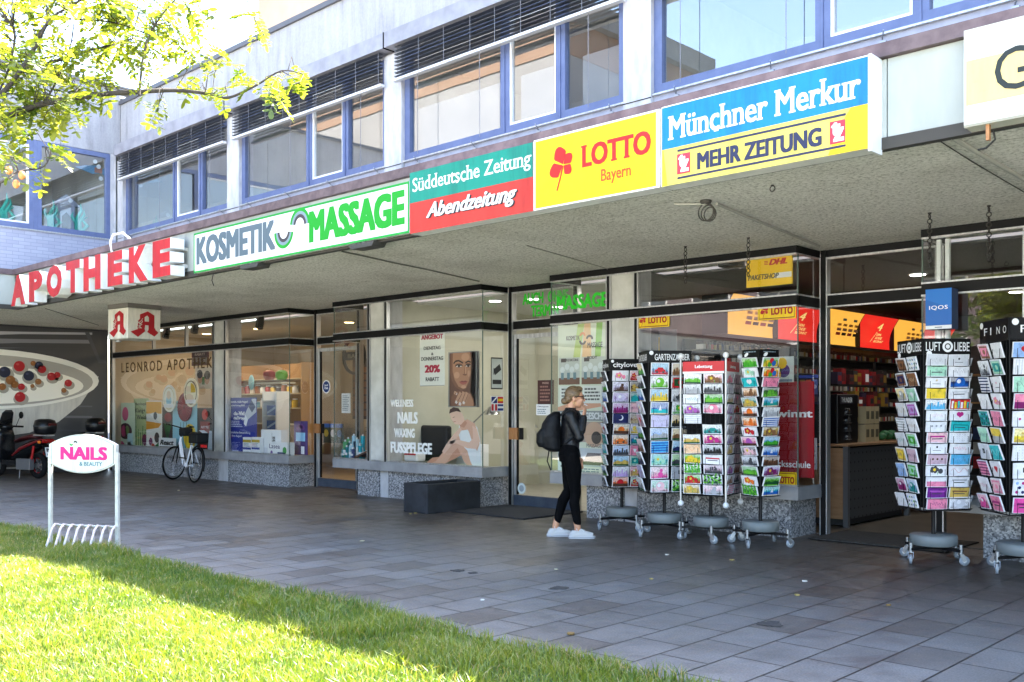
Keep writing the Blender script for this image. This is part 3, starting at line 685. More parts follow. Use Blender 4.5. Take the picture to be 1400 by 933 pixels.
# newspapers, lottery
YS = 6.30
def light_box(name, lab, p0, p1, z0, z1, base, edge=LIT, depth=.165, cat='shop sign'):
    a, b = WY(p0, 400, YS).x, WY(p1, 400, YS).x; bd = bFace(a+.003, b-.003, z0, z1, YS, base, thick=.004)
    bd.mb.box(a+.003, b-.003, YS+.004, YS+depth, z0, z1, edge); bd.U_ = lambda px: (WY(px, 400, YS).x-a)/(b-a); return bd
Z0, Z1 = 3.155, 3.755
TEAL = G(0, 132, 114); SALM = G(204, 52, 42)
k = light_box('x', '', 560, 729, Z0, Z1, SALM); k.rect(0, .5, 1, 1, TEAL)
k.fit('Süddeutsche Zeitung', k.U_(564), .60, k.U_(726), .90, LIT, lay=2, bold=.010, serif=True)
k.fit('Abendzeitung', k.U_(585), .115, k.U_(709), .43, INK, lay=2, bold=.035, shear=.38); k.fit('Abendzeitung', k.U_(583), .13, k.U_(707), .445, LIT, lay=3, bold=.03, shear=.38)
k.build('newspaper_sign', label='teal and red light box reading Süddeutsche Zeitung and Abendzeitung', cat='shop sign')
k = light_box('x', '', 729.5, 902.5, Z0, Z1+.01, YEL)
for q in ((0, 0, 1, .022), (0, .975, 1, 1), (0, .022, .014, .975), (.975, .022, 1, .975)): k.rect(*q, LIT)
def clover(k, u, v, s, m, lay=2):
    """four heart shaped leaves and a stem, s in metres"""
    W, Hh = k.w, k.h
    for ang, sc_ in ((112, 1.1), (40, .8), (202, 1.05), (-42, .75)):
        A = RAD(ang); pts = []
        for i in range(15):
            th = -pi*.30+pi*.60*i/14; r = s*sc_*(.86+.14*cos(2*(i-7)/7*pi*.5))*(1 if i not in (0, 14) else .9)
            pts.append((u+r*cos(A+th*.72)/W, v+r*sin(A+th*.72)/Hh))
        k.poly([(u+.04*s*cos(A)/W, v+.04*s*sin(A)/Hh)]+pts, m, lay)
    k.line([(u-.02*s/W, v-.05*s/Hh), (u-.18*s/W, v-.6*s/Hh), (u-.45*s/W, v-1.35*s/Hh)], .10*s, m, lay)
clover(k, k.U_(770), .56, .155, LRED)
k.fit('LOTTO', k.U_(796), .46, k.U_(890.5), .765, LRED, lay=2, bold=.045, serif=True)
k.fit('Bayern', k.U_(822), .17, k.U_(863), .385, H(180, 70, 14), lay=2, bold=.018)
k.build('lottery_sign', label='yellow light box with red clover leaf reading LOTTO Bayern', cat='shop sign')
k = light_box('x', '', 903.5, 1187.5, Z0, Z1+.015, G(222, 204, 92))
SKYB = G(0, 122, 178)
k.poly([(.0, .46), (1, .48), (1, 1), (0, 1)], SKYB); k.poly([(.83, 0), (1, 0), (1, .48), (.93, .48), (.88, .3)], YEL); k.poly([(0, 0), (.035, 0), (.012, .46), (0, .46)], H(250, 224, 40, .35))
for q in ((0, .985, 1, 1), (0, 0, .006, 1)): k.rect(*q, LIT, 3)
k.fit('Münchner Merkur', k.U_(915), .56, k.U_(1178), .86, LIT, lay=3, bold=.022, serif=True)
for vv in (.395, .055): k.poly([(k.U_(926), vv), (k.U_(1157), vv+.008), (k.U_(1157), vv+.035), (k.U_(926), vv+.027)], NAVY, 2)
for p0, p1 in ((925.5, 943.5), (1135, 1156.5)):
    k.rect(k.U_(p0), .115, k.U_(p1), .365, H(226, 50, 70), 2); k.rect(k.U_(p0+1), .125, k.U_(p1-1), .355, H(226, 50, 70), 3)
    k.fit('t', k.U_(p0+2), .20, k.U_(p1-6), .35, LIT, 4, bold=.05); k.fit('z', k.U_(p0+5), .135, k.U_(p1-1.5), .285, LIT, 5, bold=.06)
k.fit('MEHR ZEITUNG', k.U_(953), .125, k.U_(1124), .335, NAVY, 2, bold=.05)
k.mb.box(WY(1187.5, 400, YS).x-.002, WY(1187.5, 400, YS).x+.02, YS-.004, YS+.168, Z0-.02, Z1+.02, WHITE)
k.build('newspaper_sign', label='blue and yellow light box reading Münchner Merkur and MEHR ZEITUNG', cat='shop sign')
# right end sign
YG = 6.32; a, b = WY(1318, 400, YG).x, -.6
k = bFace(a, b, 3.175, 3.775, YG, G(214, 212, 200, .5, .14), thick=.004); k.mb.box(a, b, YG+.004, YG+.14, 3.175, 3.775, H(200, 198, 186))
k.rect(0, .22, 1, .68, G(226, 198, 128, .5, .12)); k.rect(0, 0, 1, .025, H(150, 146, 130), 2); k.rect(0, .975, 1, 1, H(190, 188, 176), 2); k.rect(0, .025, .008, .975, H(205, 204, 196), 2)
k.fit('G', (WY(1360, 400, YG).x-a)/(b-a), .29, (WY(1410, 400, YG).x-a)/(b-a), .72, H(24, 34, 30), 3, bold=0)
k.mb.box(a+.12, a+.14, YG+.02, YG+.05, 3.08, 3.175, WOODO)
k.build('shop_sign', label='weathered cream light box with dark letter G at the right end', cat='shop sign')

# pharmacy cube under the soffit
t = thing('pharmacy_cube_sign', 'white cube sign with red gothic letter A hanging under the canopy', 'shop sign', (-16.42, 7.72, 2.6), RAD(5.9))
s = .31; CUBE = G(222, 219, 206, .5)
m = MB(); m.box(-s, s, -s, s, .0, .52, CUBE); m.build('light_box', t, local=True, bevel=.012)
m = MB(); m.box(-s-.004, s+.004, -s-.004, s+.004, .521, .599, P((.14, .13, .115), .7)); m.build('top_band', t, local=True)
m = MB(); m.cyl((-.2, -.18, -.04), (-.2, -.18, 0), .05, P((.35, .35, .34), .5)); m.build('socket', t, local=True)
GA = [(.28, .42), (.30, .40), (.30, .58), (.36, .66), (.36, .80), (.60, .92), (.80, .80), (.80, .40), (.84, .32), (.93, .24), (.80, .10), (.58, .24), (.62, .32), (.62, .46), (.52, .46), (.50, .34), (.52, .26), (.30, .06), (.08, .22), (.30, .32)]
GH = [(.50, .58), (.50, .72), (.58, .78), (.63, .72), (.63, .58)]
for org, Ud in (((s, -s, 0), (0, 1, 0)), ((-s, -s, 0), (1, 0, 0))):
    k = Board(Vector(org)+Vector(Ud).cross(Vector((0, 0, 1)))*.002, Ud, (0, 0, 1), 2*s, .52, CUBE, slab=False)
    k.poly(GA, H(168, 22, 32), 1); k.poly(GH, CUBE, 2)
    k.disc(.36, .60, .085, CUBE, 3, a0=180, a1=360); k.disc(.36, .60, .065, H(168, 22, 32), 4, a0=180, a1=360); k.rect(.352, .36, .368, .52, CUBE, 3); k.rect(.30, .35, .42, .365, CUBE, 3)
    k.line([(.40, .36), (.31, .42), (.42, .47), (.32, .53), (.40, .60), (.44, .68)], .008, CUBE, 5)
    k.mb.build('emblem', t, local=True)

# soffit fittings
for px, lab in ((340, 'dark floodlight under the left end of the salon sign'), (500, 'dark floodlight under the right end of the salon sign')):
    p = WZ(px+15, 365 if px == 340 else 338, 3.16); t = thing('sign_floodlight', lab, 'floodlight', (p.x, 6.43, 3.13), group='floodlights under the salon sign')
    m = MB(); m.prism([(-.18, 0), (.18, .0), (.22, .05), (-.22, .05)], P((.05, .048, .042), .6), 'y', -.05, .12); m.build('housing', t, local=True); m = MB(); m.box(-.03, .03, -.02, .02, .05, .07, STEEL); m.build('bracket', t, local=True)
def chain(p, n, lab):
    m = MB(); mt = P((.05, .045, .04), .5, .6); m.ell(p, (.018, .018, .02), mt, 8, 6)
    for i in range(n): m.torus((p[0], p[1], p[2]-.035-.044*i), .02, .0055, mt, 'y' if i % 2 else 'x', 10, 5)
    m.build('hanging_chain', label=lab, cat='chain', group='rusty chains hanging from the soffit')
chain(WZ(937, 337, ZS), 9, 'rusty chain hanging from the soffit left of the yellow DHL sign'); chain(WZ(1023, 325, ZS), 9, 'rusty chain hanging from the soffit in front of the yellow DHL sign')
chain(WZ(1271, 291, ZS), 11, 'rusty chain hanging from the soffit above the blue box sign'); chain(WZ(1352, 281, ZS), 11, 'rusty chain hanging from the soffit at the far right')
def hook(px, py, lab):
    p = WZ(px, py, ZS); m = MB(); mt = P((.05, .045, .04), .5, .6); m.torus((p.x, p.y, p.z-.03), .022, .005, mt, 'y', 12, 5); m.cyl((p.x, p.y, p.z-.01), (p.x, p.y, p.z), .012, mt); m.build('ceiling_hook', label=lab, cat='hook')
hook(1056, 253, 'small rusty ring hook in the soffit under the MEHR ZEITUNG sign')
m = MB(); p = WZ(965, 274, ZS); mt = P((.045, .04, .035), .6)
for i in range(3): m.torus((p.x+.02*i, p.y, p.z-.10-.012*i), .075-.008*i, .006, mt, 'y', 20, 5)
m.tube([(p.x-.25, p.y-.1, p.z-.012), (p.x-.1, p.y, p.z-.02), (p.x, p.y, p.z-.03)], .012, P((.4, .4, .36), .7), 6); m.lathe((p.x, p.y, p.z-.03), [(.04, 0), (.05, .015), (.05, .028)], mt, 12)
m.build('cable_coil', label='coiled dark cable at a ceiling socket under the lottery sign', cat='cable')
def soffit_cable(pts, r, lab, mt):
    m = MB(); m.tube([WZ(x, y, ZS-.5*r-.004) for x, y in pts], r, mt, 6); m.build('soffit_conduit', label=lab, cat='conduit')
PLC = P((.42, .41, .36), .8)
soffit_cable([(467, 344), (500, 351), (540, 360), (580, 368), (620, 377), (655, 385)], .009, 'thin plastered cable running across the soffit behind the salon sign', P((.2, .2, .17), .8))
soffit_cable([(980, 279), (1022, 297), (1075, 318), (1120, 337)], .014, 'pale conduit crossing the soffit from the cable coil to the kiosk corner', PLC)
soffit_cable([(1300, 187), (1332, 206), (1372, 229), (1420, 257)], .018, 'pale conduit crossing the soffit below the letter G sign', PLC)
soffit_cable([(720, 336), (790, 356), (845, 372)], .006, 'very thin cable on the soffit above the salon door', PLC)
soffit_cable([(1283, 192), (1330, 222), (1400, 263)], .004, 'dark hairline joint in the soffit beside the pale conduit', P((.06, .06, .05), .9))
soffit_cable([(62, 422), (100, 434), (135, 445)], .005, 'dark hairline joint in the soffit left of the pharmacy cube', P((.06, .06, .05), .9))
m = MB(); p = WZ(292, 372, 3.17); m.tube([p, p+Vector((-.02, 0, -.05)), p+Vector((-.08, .02, -.1)), p+Vector((-.05, .03, -.17))], .006, INK, 5); m.build('cable', label='short black cable end dangling below the KOSMETIK lettering', cat='cable')
m = MB(); p = WZ(1358, 178, 3.17); m.tube([p, p+Vector((.01, 0, -.06)), p+Vector((-.05, .02, -.1)), p+Vector((-.1, .03, -.1))], .007, INK, 5); m.build('cable', label='short black cable end dangling below the letter G sign', cat='cable')
# ================================================================== POSTER PANEL OF THE WING
k = bSide(3.5, 9.78, .12, 3.16, XW+.03, P((.06, .06, .065), .3), thick=.03)
def uv(px, py):
    p = WX(px, py, XW+.03); return ((p.y-3.5)/6.28, (p.z-.12)/3.04)
GYB = G(214, 212, 204, .35, .12); BOWL = H(246, 244, 236, .35); BOWLD = H(176, 172, 164, .35); YOG = H(252, 248, 236, .35)
def ev(cx, cy, rx, ry, n=40, a0=0, a1=360):
    c = uv(cx, cy); r = uv(cx+rx, cy); t = uv(cx, cy-ry); ru, rv = abs(r[0]-c[0]), abs(t[1]-c[1])
    return [(c[0]+ru*cos(RAD(a0+(a1-a0)*i/n)), c[1]+rv*sin(RAD(a0+(a1-a0)*i/n))) for i in range(n+1)]
for y0, y1, g in ((452, 458, 120), (462, 470, 90), (474, 477, 70), (486, 489, 50), (552, 557, 60), (566, 572, 70), (585, 590, 50), (600, 606, 60)):
    k.poly([uv(-200, y0+random.uniform(-3, 0)), uv(-60, y0), uv(40, y0+2), uv(126, y0+3), uv(126, y1), uv(30, y1-1), uv(-80, y1+2), uv(-200, y1)], H(min(255, int(g*1.5)), min(255, int(g*1.5)), min(255, int(g*1.5)+6), .3), 1)
k.poly([uv(116, 455), uv(122, 455), uv(137, 492), uv(145, 493), uv(146, 497), uv(135, 497)], H(80, 82, 88, .3), 2)
# bowl: rim ellipse, inside, yoghurt, side
k.poly([uv(-190, 520), uv(-165, 560), uv(-120, 585), uv(-20, 600), uv(40, 592), uv(80, 577), uv(110, 553), uv(135, 515)], GYB, 2)
k.poly(ev(-28, 518, 163, 42), BOWL, 3); k.poly(ev(-28, 520, 155, 36), BOWLD, 4); k.poly(ev(-32, 526, 146, 27), YOG, 5)
k.poly(ev(-40, 512, 60, 12), H(236, 233, 224, .3), 6)
BER, BLU, GRA = H(176, 24, 34, .3), H(34, 38, 62, .3), H(150, 96, 50, .3)
random.seed(3)
for cx, cy, r, mt in ((26, 501, 10.5, BER), (39, 514, 10, BLU), (57, 505, 8, BER), (53, 500, 8, BLU), (70, 515, 8, BER), (78, 513, 6, BER), (93, 524, 7, BER), (29, 529, 6.5, BER), (14, 520, 9, GRA), (20, 526, 7, GRA), (3, 529, 7, GRA), (52, 522, 6, GRA), (44, 528, 4, GRA), (87, 534, 5, GRA), (27, 543, 10, BER), (6, 509, 11, BLU), (45, 497, 5, GRA), (-20, 505, 12, BER), (-40, 515, 10, BLU), (-30, 528, 9, GRA), (-70, 512, 11, BER), (-100, 520, 10, BLU)):
    k.poly(ev(cx+1.5, cy+3, r*1.05, r*.85, 16), H(170, 164, 152, .3), 7); r *= .74; k.poly(ev(cx, cy, r, r*.94, 18), mt, 8); k.poly(ev(cx-r*.3, cy-r*.35, r*.3, r*.22, 10), H(196, 70, 70, .35) if mt is BER else H(62, 68, 100, .35) if mt is BLU else H(176, 120, 70, .35), 9)
k.rect(0, 0, 1, .012, ALU, 2)
k.build('poster', label='big poster of a white bowl of yoghurt with berries on the left wall', cat='poster')

# ================================================================== SALON STAND SIGN WITH CYCLE RACK
A, Bq = WZ(69, 747), WZ(160.5, 751); mid = (A+Bq)/2; dv = (Bq-A); W_ = dv.length; yaw = math.atan2(dv.y, dv.x)
t = thing('advertising_stand', 'white tubular stand with NAILS & BEAUTY oval board and bicycle hoops', 'stand sign', (mid.x, mid.y, 0), yaw)
CRM = noisy('cream stand paint', (.50, .50, .45), (.62, .62, .57), 14, .45)
def tubeZ(*pts, r=.017, mt=CRM): m = MB(); m.tube(pts, r, mt, 10); return m
hw = W_/2
for sx in (-1, 1): m = MB(); m.box(sx*hw-.018, sx*hw+.018, -.018, .018, -.05, .98, CRM); m.build('post', t, local=True, bevel=.004)
def oval(hw, b, n=14):
    """board outline: straight sides, arched top and bottom"""
    pts = [(-hw, -.10), ]
    pts = [(hw*(-1+2*i/n), -.095-b*(1-(-1+2*i/n)**2)) for i in range(n+1)]+[(hw*(1-2*i/n), .095+b*(1-(-1+2*i/n)**2)) for i in range(n+1)]
    return pts
zc = .965
m = MB(); m.prism([(x, z+zc) for x, z in oval(hw, .105)], CRM, 'y', -.02, .02); m.build('board_frame', t, local=True)
k = Board((-hw, -.0205, zc-.2), (1, 0, 0), (0, 0, 1), 2*hw, .4, CRM, slab=False)
f = lambda p: (p[0]/(2*hw)+.5, p[1]/.4+.5)
k.poly([f(p) for p in oval(hw-.028, .098)], P((.03, .03, .03), .5), 1); k.poly([f(p) for p in oval(hw-.033, .095)], G(208, 220, 214, .4), 2)
k.fit('NAILS', .175, .34, .875, .68, H(206, 0, 120), 3, bold=.055); k.fit('& BEAUTY', .46, .19, .80, .295, H(78, 116, 130), 3, bold=.03)
k.ring(.34, .76, .008, .024, GRN, 3, 180, 345); k.ring(.40, .775, .008, .024, INK, 3, 0, 170)
k.mb.build('board_print', t, local=True)
m = MB(); m.tube([(-hw, .02, .22), (hw, .02, .22)], .012, CRM, 8); m.build('rail', t, local=True)
PINK = noisy('worn pink paint', (.62, .58, .56), (.72, .56, .54), 18, .5)
for i in range(8):
    x = -hw+.07+i*(2*hw-.09)/7
    m = MB(); m.tube([(x, .06, -.03), (x, .05, .17), (x+.006, .02, .225), (x+.015, -.035, .235), (x+.025, -.09, .20), (x+.045, -.22, -.03)], .0125, PINK, 8); m.build('hoop', t, local=True)

# ================================================================== PLANTER, MATS, LITTER
PL = noisy('dark planter', (.009, .011, .014), (.024, .027, .034), 5, .7, bump=.1)
t = thing('planter', 'empty black rectangular planter standing before the salon window', 'planter', (-10.2, 9.25, 0))
for n_, q in (('side_wall', (-.25, -.215, -.5, .5)), ('side_wall', (.215, .25, -.5, .5)), ('end_wall', (-.215, .215, -.5, -.465)), ('end_wall', (-.215, .215, .465, .5))):
    m = MB(); m.box(*q, 0, .40, PL); m.build(n_, t, local=True, bevel=.008)
m = MB(); m.box(-.214, .214, -.464, .464, .02, .30, P((.02, .014, .01), .95)); m.build('soil', t, local=True)
MAT = noisy('doormat', (.012, .012, .014), (.028, .028, .03), 60, .95, bump=.3)
m = MB(); m.box(-9.92, -8.55, 9.15, 10.33, .004, .018, MAT); m.build('doormat', label='black doormat in front of the salon door', cat='doormat')
m = MB(); m.box(-5.06, -3.6, 9.95, 10.9, .008, .02, noisy('entrance mat', (.02, .018, .016), (.05, .045, .04), 40, .9)); m.build('doormat', label='dark doormat in the open kiosk entrance', cat='doormat')
random.seed(11)
LEAFC = [H(170, 150, 90), H(190, 180, 150), H(140, 110, 60), H(220, 216, 205)]
for px, py, lab in ((912, 759, 'pale scrap of paper on the paving right of the woman'), (1001, 766, 'pale leaf on the paving below the red topped rack'), (561, 703, 'white scrap beside the planter'), (568, 702, 'white crumpled scrap touching the planter'), (1090, 814, 'small white scrap in front of the kiosk entrance'), (1215, 828, 'yellow leaf on brown paving slab'), (660, 821, 'pale scrap near the middle of the paving'), (890, 792, 'tiny white scrap in the middle of the slabs'), (495, 740, 'tiny white scrap on the paving before the pharmacy'), (244, 671, 'white scrap under the bicycle'), (780, 867, 'pale straw on the slabs near the grass'), (1100, 795, 'dry leaf before the entrance'), (760, 779, 'small scrap below the sneakers')):
    p = WZ(px, py, .004); m = MB(); a = random.random()*6; n = 7
    r = random.uniform(.018, .034); pts = [(p.x+r*random.uniform(.5, 1)*cos(a+2*pi*i/n), p.y+r*random.uniform(.5, 1.1)*sin(a+2*pi*i/n)) for i in range(n)]
    m.prism(pts, random.choice(LEAFC), 'z', .004, .012); m.build('litter', label=lab, cat='litter', group='scraps on the paving')
for px, py, r, lab in ((766, 804, .11, 'dark oval stain on the slabs left of the middle'), (1053, 853, .13, 'dark oval stain on the slabs right of the middle'), (625, 780, .09, 'dark stain on slab near the planter'), (646, 783, .06, 'small dark stain right of the planter stain')):
    p = WZ(px, py, .005); m = MB(); pts = []
    for i in range(34):
        a = 2*pi*i/34; q = r*(.62+.30*mnoise.noise(Vector((cos(a)*1.4, sin(a)*1.4, px*.37)))+.22*mnoise.noise(Vector((cos(a)*4, sin(a)*4, px)))); pts.append((p.x+q*cos(a), p.y+q*sin(a)))
    m.prism(pts, noisy('oil stain', (.035, .032, .03), (.075, .07, .066), 30, .7), 'z', .003, .0048); m.build('stain', label=lab, cat='stain')

# ================================================================== BICYCLE
def wheel(parent, c, axis, R=.335, spokes=28, name='wheel', yaw=0, tyre=RUBBER):
    e = bpy.data.objects.new(name, None); COL.objects.link(e); e.parent = parent; e.location = c; e.rotation_euler = (0, 0, yaw)
    m = MB(); m.torus((0, 0, 0), R-.018, .018, tyre, axis, 48, 8); m.build('tyre', e, local=True)
    m = MB(); m.torus((0, 0, 0), R-.043, .010, STEEL, axis, 48, 6); m.build('rim', e, local=True)
    m = MB()
    for i in range(spokes):
        a = 2*pi*i/spokes; m.tube([(.02*cos(a+1), (.03 if i % 2 else -.03), .02*sin(a+1)), ((R-.045)*cos(a), 0, (R-.045)*sin(a))], .0016, CHROME, 4, caps=False)
    m.build('spokes', e, local=True)
    m = MB(); m.cyl((0, -.045, 0), (0, .045, 0), .018, STEEL); m.build('hub', e, local=True); return e
rear = Vector((-17.22, 9.26, 0)); bd = Vector((-1, .10, 0)).normalized()
bk = thing('bicycle', 'white city bicycle leaning on its stand before the pharmacy window', 'bicycle', (rear.x+bd.x*.52, rear.y+bd.y*.52, 0), math.atan2(bd.y, bd.x))
bk.rotation_euler = (RAD(7), 0, math.atan2(bd.y, bd.x))
WFR = H(232, 234, 238, .3)
def part(name, fn, par=bk, **kw): m = MB(); fn(m); return m.build(name, par, local=True, **kw)
wheel(bk, (-.52, 0, .335), 'y'); wheel(bk, (.55, 0, .335), 'y', yaw=RAD(-62))
BBk, HT, HB, ST = (-.06, 0, .29), (.36, 0, .86), (.39, 0, .72), (-.22, 0, .80)
def frame_(m):
    m.tube([HT, HB], .022, WFR); m.tube([(.37, 0, .82), (.12, 0, .46), BBk], .018, WFR); m.tube([HB, (.1, 0, .33), BBk], .020, WFR); m.tube([ST, BBk], .017, WFR)
    for s in (-1, 1): m.tube([BBk, (-.3, s*.05, .31), (-.52, s*.065, .335)], .011, WFR); m.tube([(-.19, s*.012, .72), (-.52, s*.065, .335)], .009, WFR)
part('frame', frame_)
cr = cos(RAD(-62)); sr = sin(RAD(-62)); steer = lambda x, y: (.55-.14+(x*cr-y*sr)+.0, x*sr+y*cr)
def fork_(m):
    for s in (-1, 1):
        m.tube([(.40, 0, .70), (.47, s*.05*cr, .62), (.55-s*.055*sr, s*.055*cr, .335)], .013, BLACK)
part('fork', fork_)
def bars(m):
    m.tube([(.36, 0, .86), (.34, 0, 1.0)], .014, BLACK); m.tube([(.34-.27*sr-.16*cr, .27*cr-.16*sr, 1.08), (.34-.27*sr, .27*cr, 1.07), (.34, 0, 1.03), (.34+.27*sr, -.27*cr, 1.07), (.34+.27*sr-.16*cr, -.27*cr-.16*sr, 1.08)], .012, BLACK)
part('handlebar', bars)
part('saddle', lambda m: m.loft([((-.36, 0, .93), .015, .07, Matrix.Rotation(RAD(90), 3, 'Y')), ((-.30, 0, .935), .035, .075, Matrix.Rotation(RAD(90), 3, 'Y')), ((-.18, 0, .935), .03, .04, Matrix.Rotation(RAD(90), 3, 'Y')), ((-.08, 0, .93), .018, .018, Matrix.Rotation(RAD(90), 3, 'Y'))], BLACK))
part('seat_post', lambda m: m.tube([ST, (-.24, 0, .91)], .013, CHROME))
def rack_(m):
    for s in (-1, 1): m.tube([(-.25, s*.06, .72), (-.72, s*.06, .72)], .006, BLACK); m.tube([(-.5, s*.06, .72), (-.52, s*.07, .34)], .005, BLACK)
    for x in (-.35, -.5, -.65, -.72): m.tube([(x, -.06, .72), (x, .06, .72)], .005, BLACK)
part('luggage_rack', rack_)
part('mudguard', lambda m: m.tube([(-.52+.365*cos(RAD(a)), 0, .335+.365*sin(RAD(a))) for a in range(40, 200, 12)], .020, BLACK, 6))
part('tail_light', lambda m: m.box(-.80, -.74, -.05, .05, .68, .73, H(210, 20, 20, .3)))
def crank_(m):
    m.lathe((-.06, -.05, .29), [(.03, 0), (.09, .004), (.09, .008), (.03, .012)], STEEL, 24, axis='y'); m.tube([(-.06, -.06, .29), (-.02, -.07, .13)], .010, STEEL); m.tube([(-.06, .06, .29), (-.10, .07, .45)], .010, STEEL)
part('crank', crank_)
for x, y, z in ((-.02, -.12, .13), (-.10, .12, .45)): part('pedal', lambda m: m.box(x-.05, x+.05, y-.035, y+.035, z-.012, z+.012, BLACK))
part('kickstand', lambda m: m.tube([(-.08, .03, .26), (.05, -.20, -.02)], .009, STEEL))
part('chain_guard', lambda m: m.tube([(-.0, -.045, .36), (-.3, -.05, .385), (-.5, -.05, .36)], .022, BLACK, 6))
bag = thing('pannier_bag', 'black bag strapped on the bicycle carrier with a white paper tag', 'bag', tuple(bk.matrix_basis @ Vector((-.5, 0, .75))), bk.rotation_euler[2])
m = MB(); m.box(-.2, .17, -.13, .13, 0, .2, P((.007, .008, .009), .6, spec=.25)); m.build('pouch', bag, local=True, bevel=.03); m = MB(); m.bar((-.2, -.05, .205), (-.02, -.06, .25), .1, .004, WHITE); m.build('paper_tag', bag, local=True)
fb = thing('handlebar_bag', 'black bag on the bicycle handlebar with yellow lining', 'bag', tuple(bk.matrix_basis @ Vector((.18, -.02, .88))), bk.rotation_euler[2])
m = MB(); m.box(-.12, .12, -.1, .1, 0, .16, P((.007, .008, .009), .6, spec=.25)); m.build('pouch', fb, local=True, bevel=.03); m = MB(); m.ell((.13, -.05, .08), (.05, .07, .06), H(214, 178, 20), 10, 7); m.build('lining', fb, local=True)

# ================================================================== MOTOR SCOOTERS
def scooter(loc, yaw, lab, body, accent, seatc, plate, case):
    t = thing('motor_scooter', lab, 'scooter', loc, yaw, 'motor scooters parked before the yoghurt poster')
    def pt(n, fn, par=t, **kw): m = MB(); fn(m); return m.build(n, par, local=True, **kw)
    for x, nm in ((-.62, 'wheel'), (.66, 'wheel')):
        e = bpy.data.objects.new('wheel', None); COL.objects.link(e); e.parent = t; e.location = (x, 0, .26)
        pt('tyre', lambda m: m.torus((0, 0, 0), .205, .055, RUBBER, 'y', 36, 10), e); pt('rim', lambda m: (m.torus((0, 0, 0), .15, .014, H(150, 22, 26, .4), 'y', 30, 6), [m.bar((.02*cos(a), 0, .02*sin(a)), (.15*cos(a), 0, .15*sin(a)), .03, .03, P((.08, .08, .085), .4)) for a in [2*pi*i/5 for i in range(5)]]), e); pt('hub', lambda m: m.cyl((0, -.06, 0), (0, .06, 0), .05, STEEL), e)
    pt('body', lambda m: (m.loft([((-.90, 0, .78), .02, .05, Matrix.Rotation(RAD(90), 3, 'Y')), ((-.75, 0, .72), .09, .12, Matrix.Rotation(RAD(90), 3, 'Y')), ((-.45, 0, .62), .15, .17, Matrix.Rotation(RAD(90), 3, 'Y')), ((-.15, 0, .50), .16, .17, Matrix.Rotation(RAD(90), 3, 'Y')), ((.02, 0, .40), .10, .15, Matrix.Rotation(RAD(90), 3, 'Y'))], body), m.box(-.1, .36, -.15, .15, .26, .36, body)), bevel=0)
    pt('side_trim', lambda m: [m.tube([(-.86, s*.10, .80), (-.6, s*.165, .70), (-.3, s*.175, .60), (-.05, s*.17, .46)], [.012, .03, .035, .015], accent, 8) for s in (-1, 1)])
    pt('leg_shield', lambda m: m.loft([((.32, 0, .32), .05, .16), ((.42, 0, .6), .07, .22), ((.40, 0, .85), .08, .20), ((.36, 0, 1.0), .06, .12)], body))
    pt('front_apron', lambda m: m.tube([(.46, -.14, .4), (.50, -.19, .62), (.44, -.12, .9)], [.02, .035, .02], accent, 8))
    pt('front_mudguard', lambda m: m.tube([(.66+.29*cos(RAD(a)), 0, .26+.29*sin(RAD(a))) for a in range(20, 165, 12)], .06, body, 8))
    pt('fork', lambda m: [m.tube([(.45, s*.06, .6), (.66, s*.075, .26)], .022, BLACK) for s in (-1, 1)])
    pt('seat', lambda m: m.loft([((-.66, 0, .83), .03, .09, Matrix.Rotation(RAD(90), 3, 'Y')), ((-.5, 0, .85), .05, .13, Matrix.Rotation(RAD(90), 3, 'Y')), ((-.2, 0, .80), .05, .13, Matrix.Rotation(RAD(90), 3, 'Y')), ((.03, 0, .74), .04, .08, Matrix.Rotation(RAD(90), 3, 'Y'))], seatc))
    hb = pt('handlebar', lambda m: (m.tube([(.30, -.33, 1.03), (.34, -.12, 1.04), (.36, 0, 1.02), (.34, .12, 1.04), (.30, .33, 1.03)], .02, BLACK), m.ell((.38, 0, 1.03), (.12, .14, .09), body)))
    for s in (-1, 1):
        mr = pt('mirror', lambda m: m.tube([(.34, s*.2, 1.06), (.38, s*.30, 1.22)], .007, BLACK), hb)
        m = MB(); m.ell((.37, s*.33, 1.27), (.02, .055, .075), BLACK, 12, 8); m.build('mirror', t, local=True)
    pt('windscreen', lambda m: m.loft([((.42, 0, 1.04), .012, .16), ((.33, 0, 1.32), .01, .13), ((.30, 0, 1.38), .008, .07)], P((.02, .02, .022), .1)))
    pt('tail_light', lambda m: m.box(-.93, -.88, -.13, .13, .72, .80, H(160, 14, 14, .25)), bevel=.015)
    for s in (-1, 1): pt('indicator', lambda m: m.ell((-.88, s*.17, .74), (.05, .03, .03), H(230, 120, 20, .3), 10, 6))
    pt('rear_mudguard', lambda m: m.bar((-.84, 0, .68), (-1.0, 0, .36), .17, .02, BLACK))
    k = Board((-1.0, .10, .44), (0, -1, 0), (.22, 0, .97), .2, .2, WHITE, thick=.006); k.fit(plate[0], .12, .54, .88, .9, INK, 1, .02); k.fit(plate[1], .12, .1, .88, .46, INK, 1, .02); k.mb.build('number_plate', t, local=True)
    pt('engine', lambda m: (m.box(-.62, -.2, .09, .2, .18, .40, P((.25, .25, .26), .4, .6)), m.cyl((-.35, -.1, .28), (-.35, -.2, .28), .11, P((.5, .5, .5), .35, .8)), m.box(-.6, -.2, -.16, -.08, .2, .36, P((.10, .10, .1), .5))), bevel=.01)
    pt('exhaust', lambda m: m.tube([(-.3, -.2, .24), (-.55, -.24, .28), (-.9, -.25, .36)], [.03, .055, .05], P((.12, .12, .12), .4, .7), 12))
    pt('shock_absorber', lambda m: [m.tube([(-.58, s*.14, .30), (-.66, s*.13, .66)], .025, H(170, 16, 20, .4)) for s in (-1, 1)])
    pt('stand', lambda m: [m.tube([(-.2, s*.1, .25), (-.28, s*.18, 0)], .013, STEEL) for s in (-1, 1)])
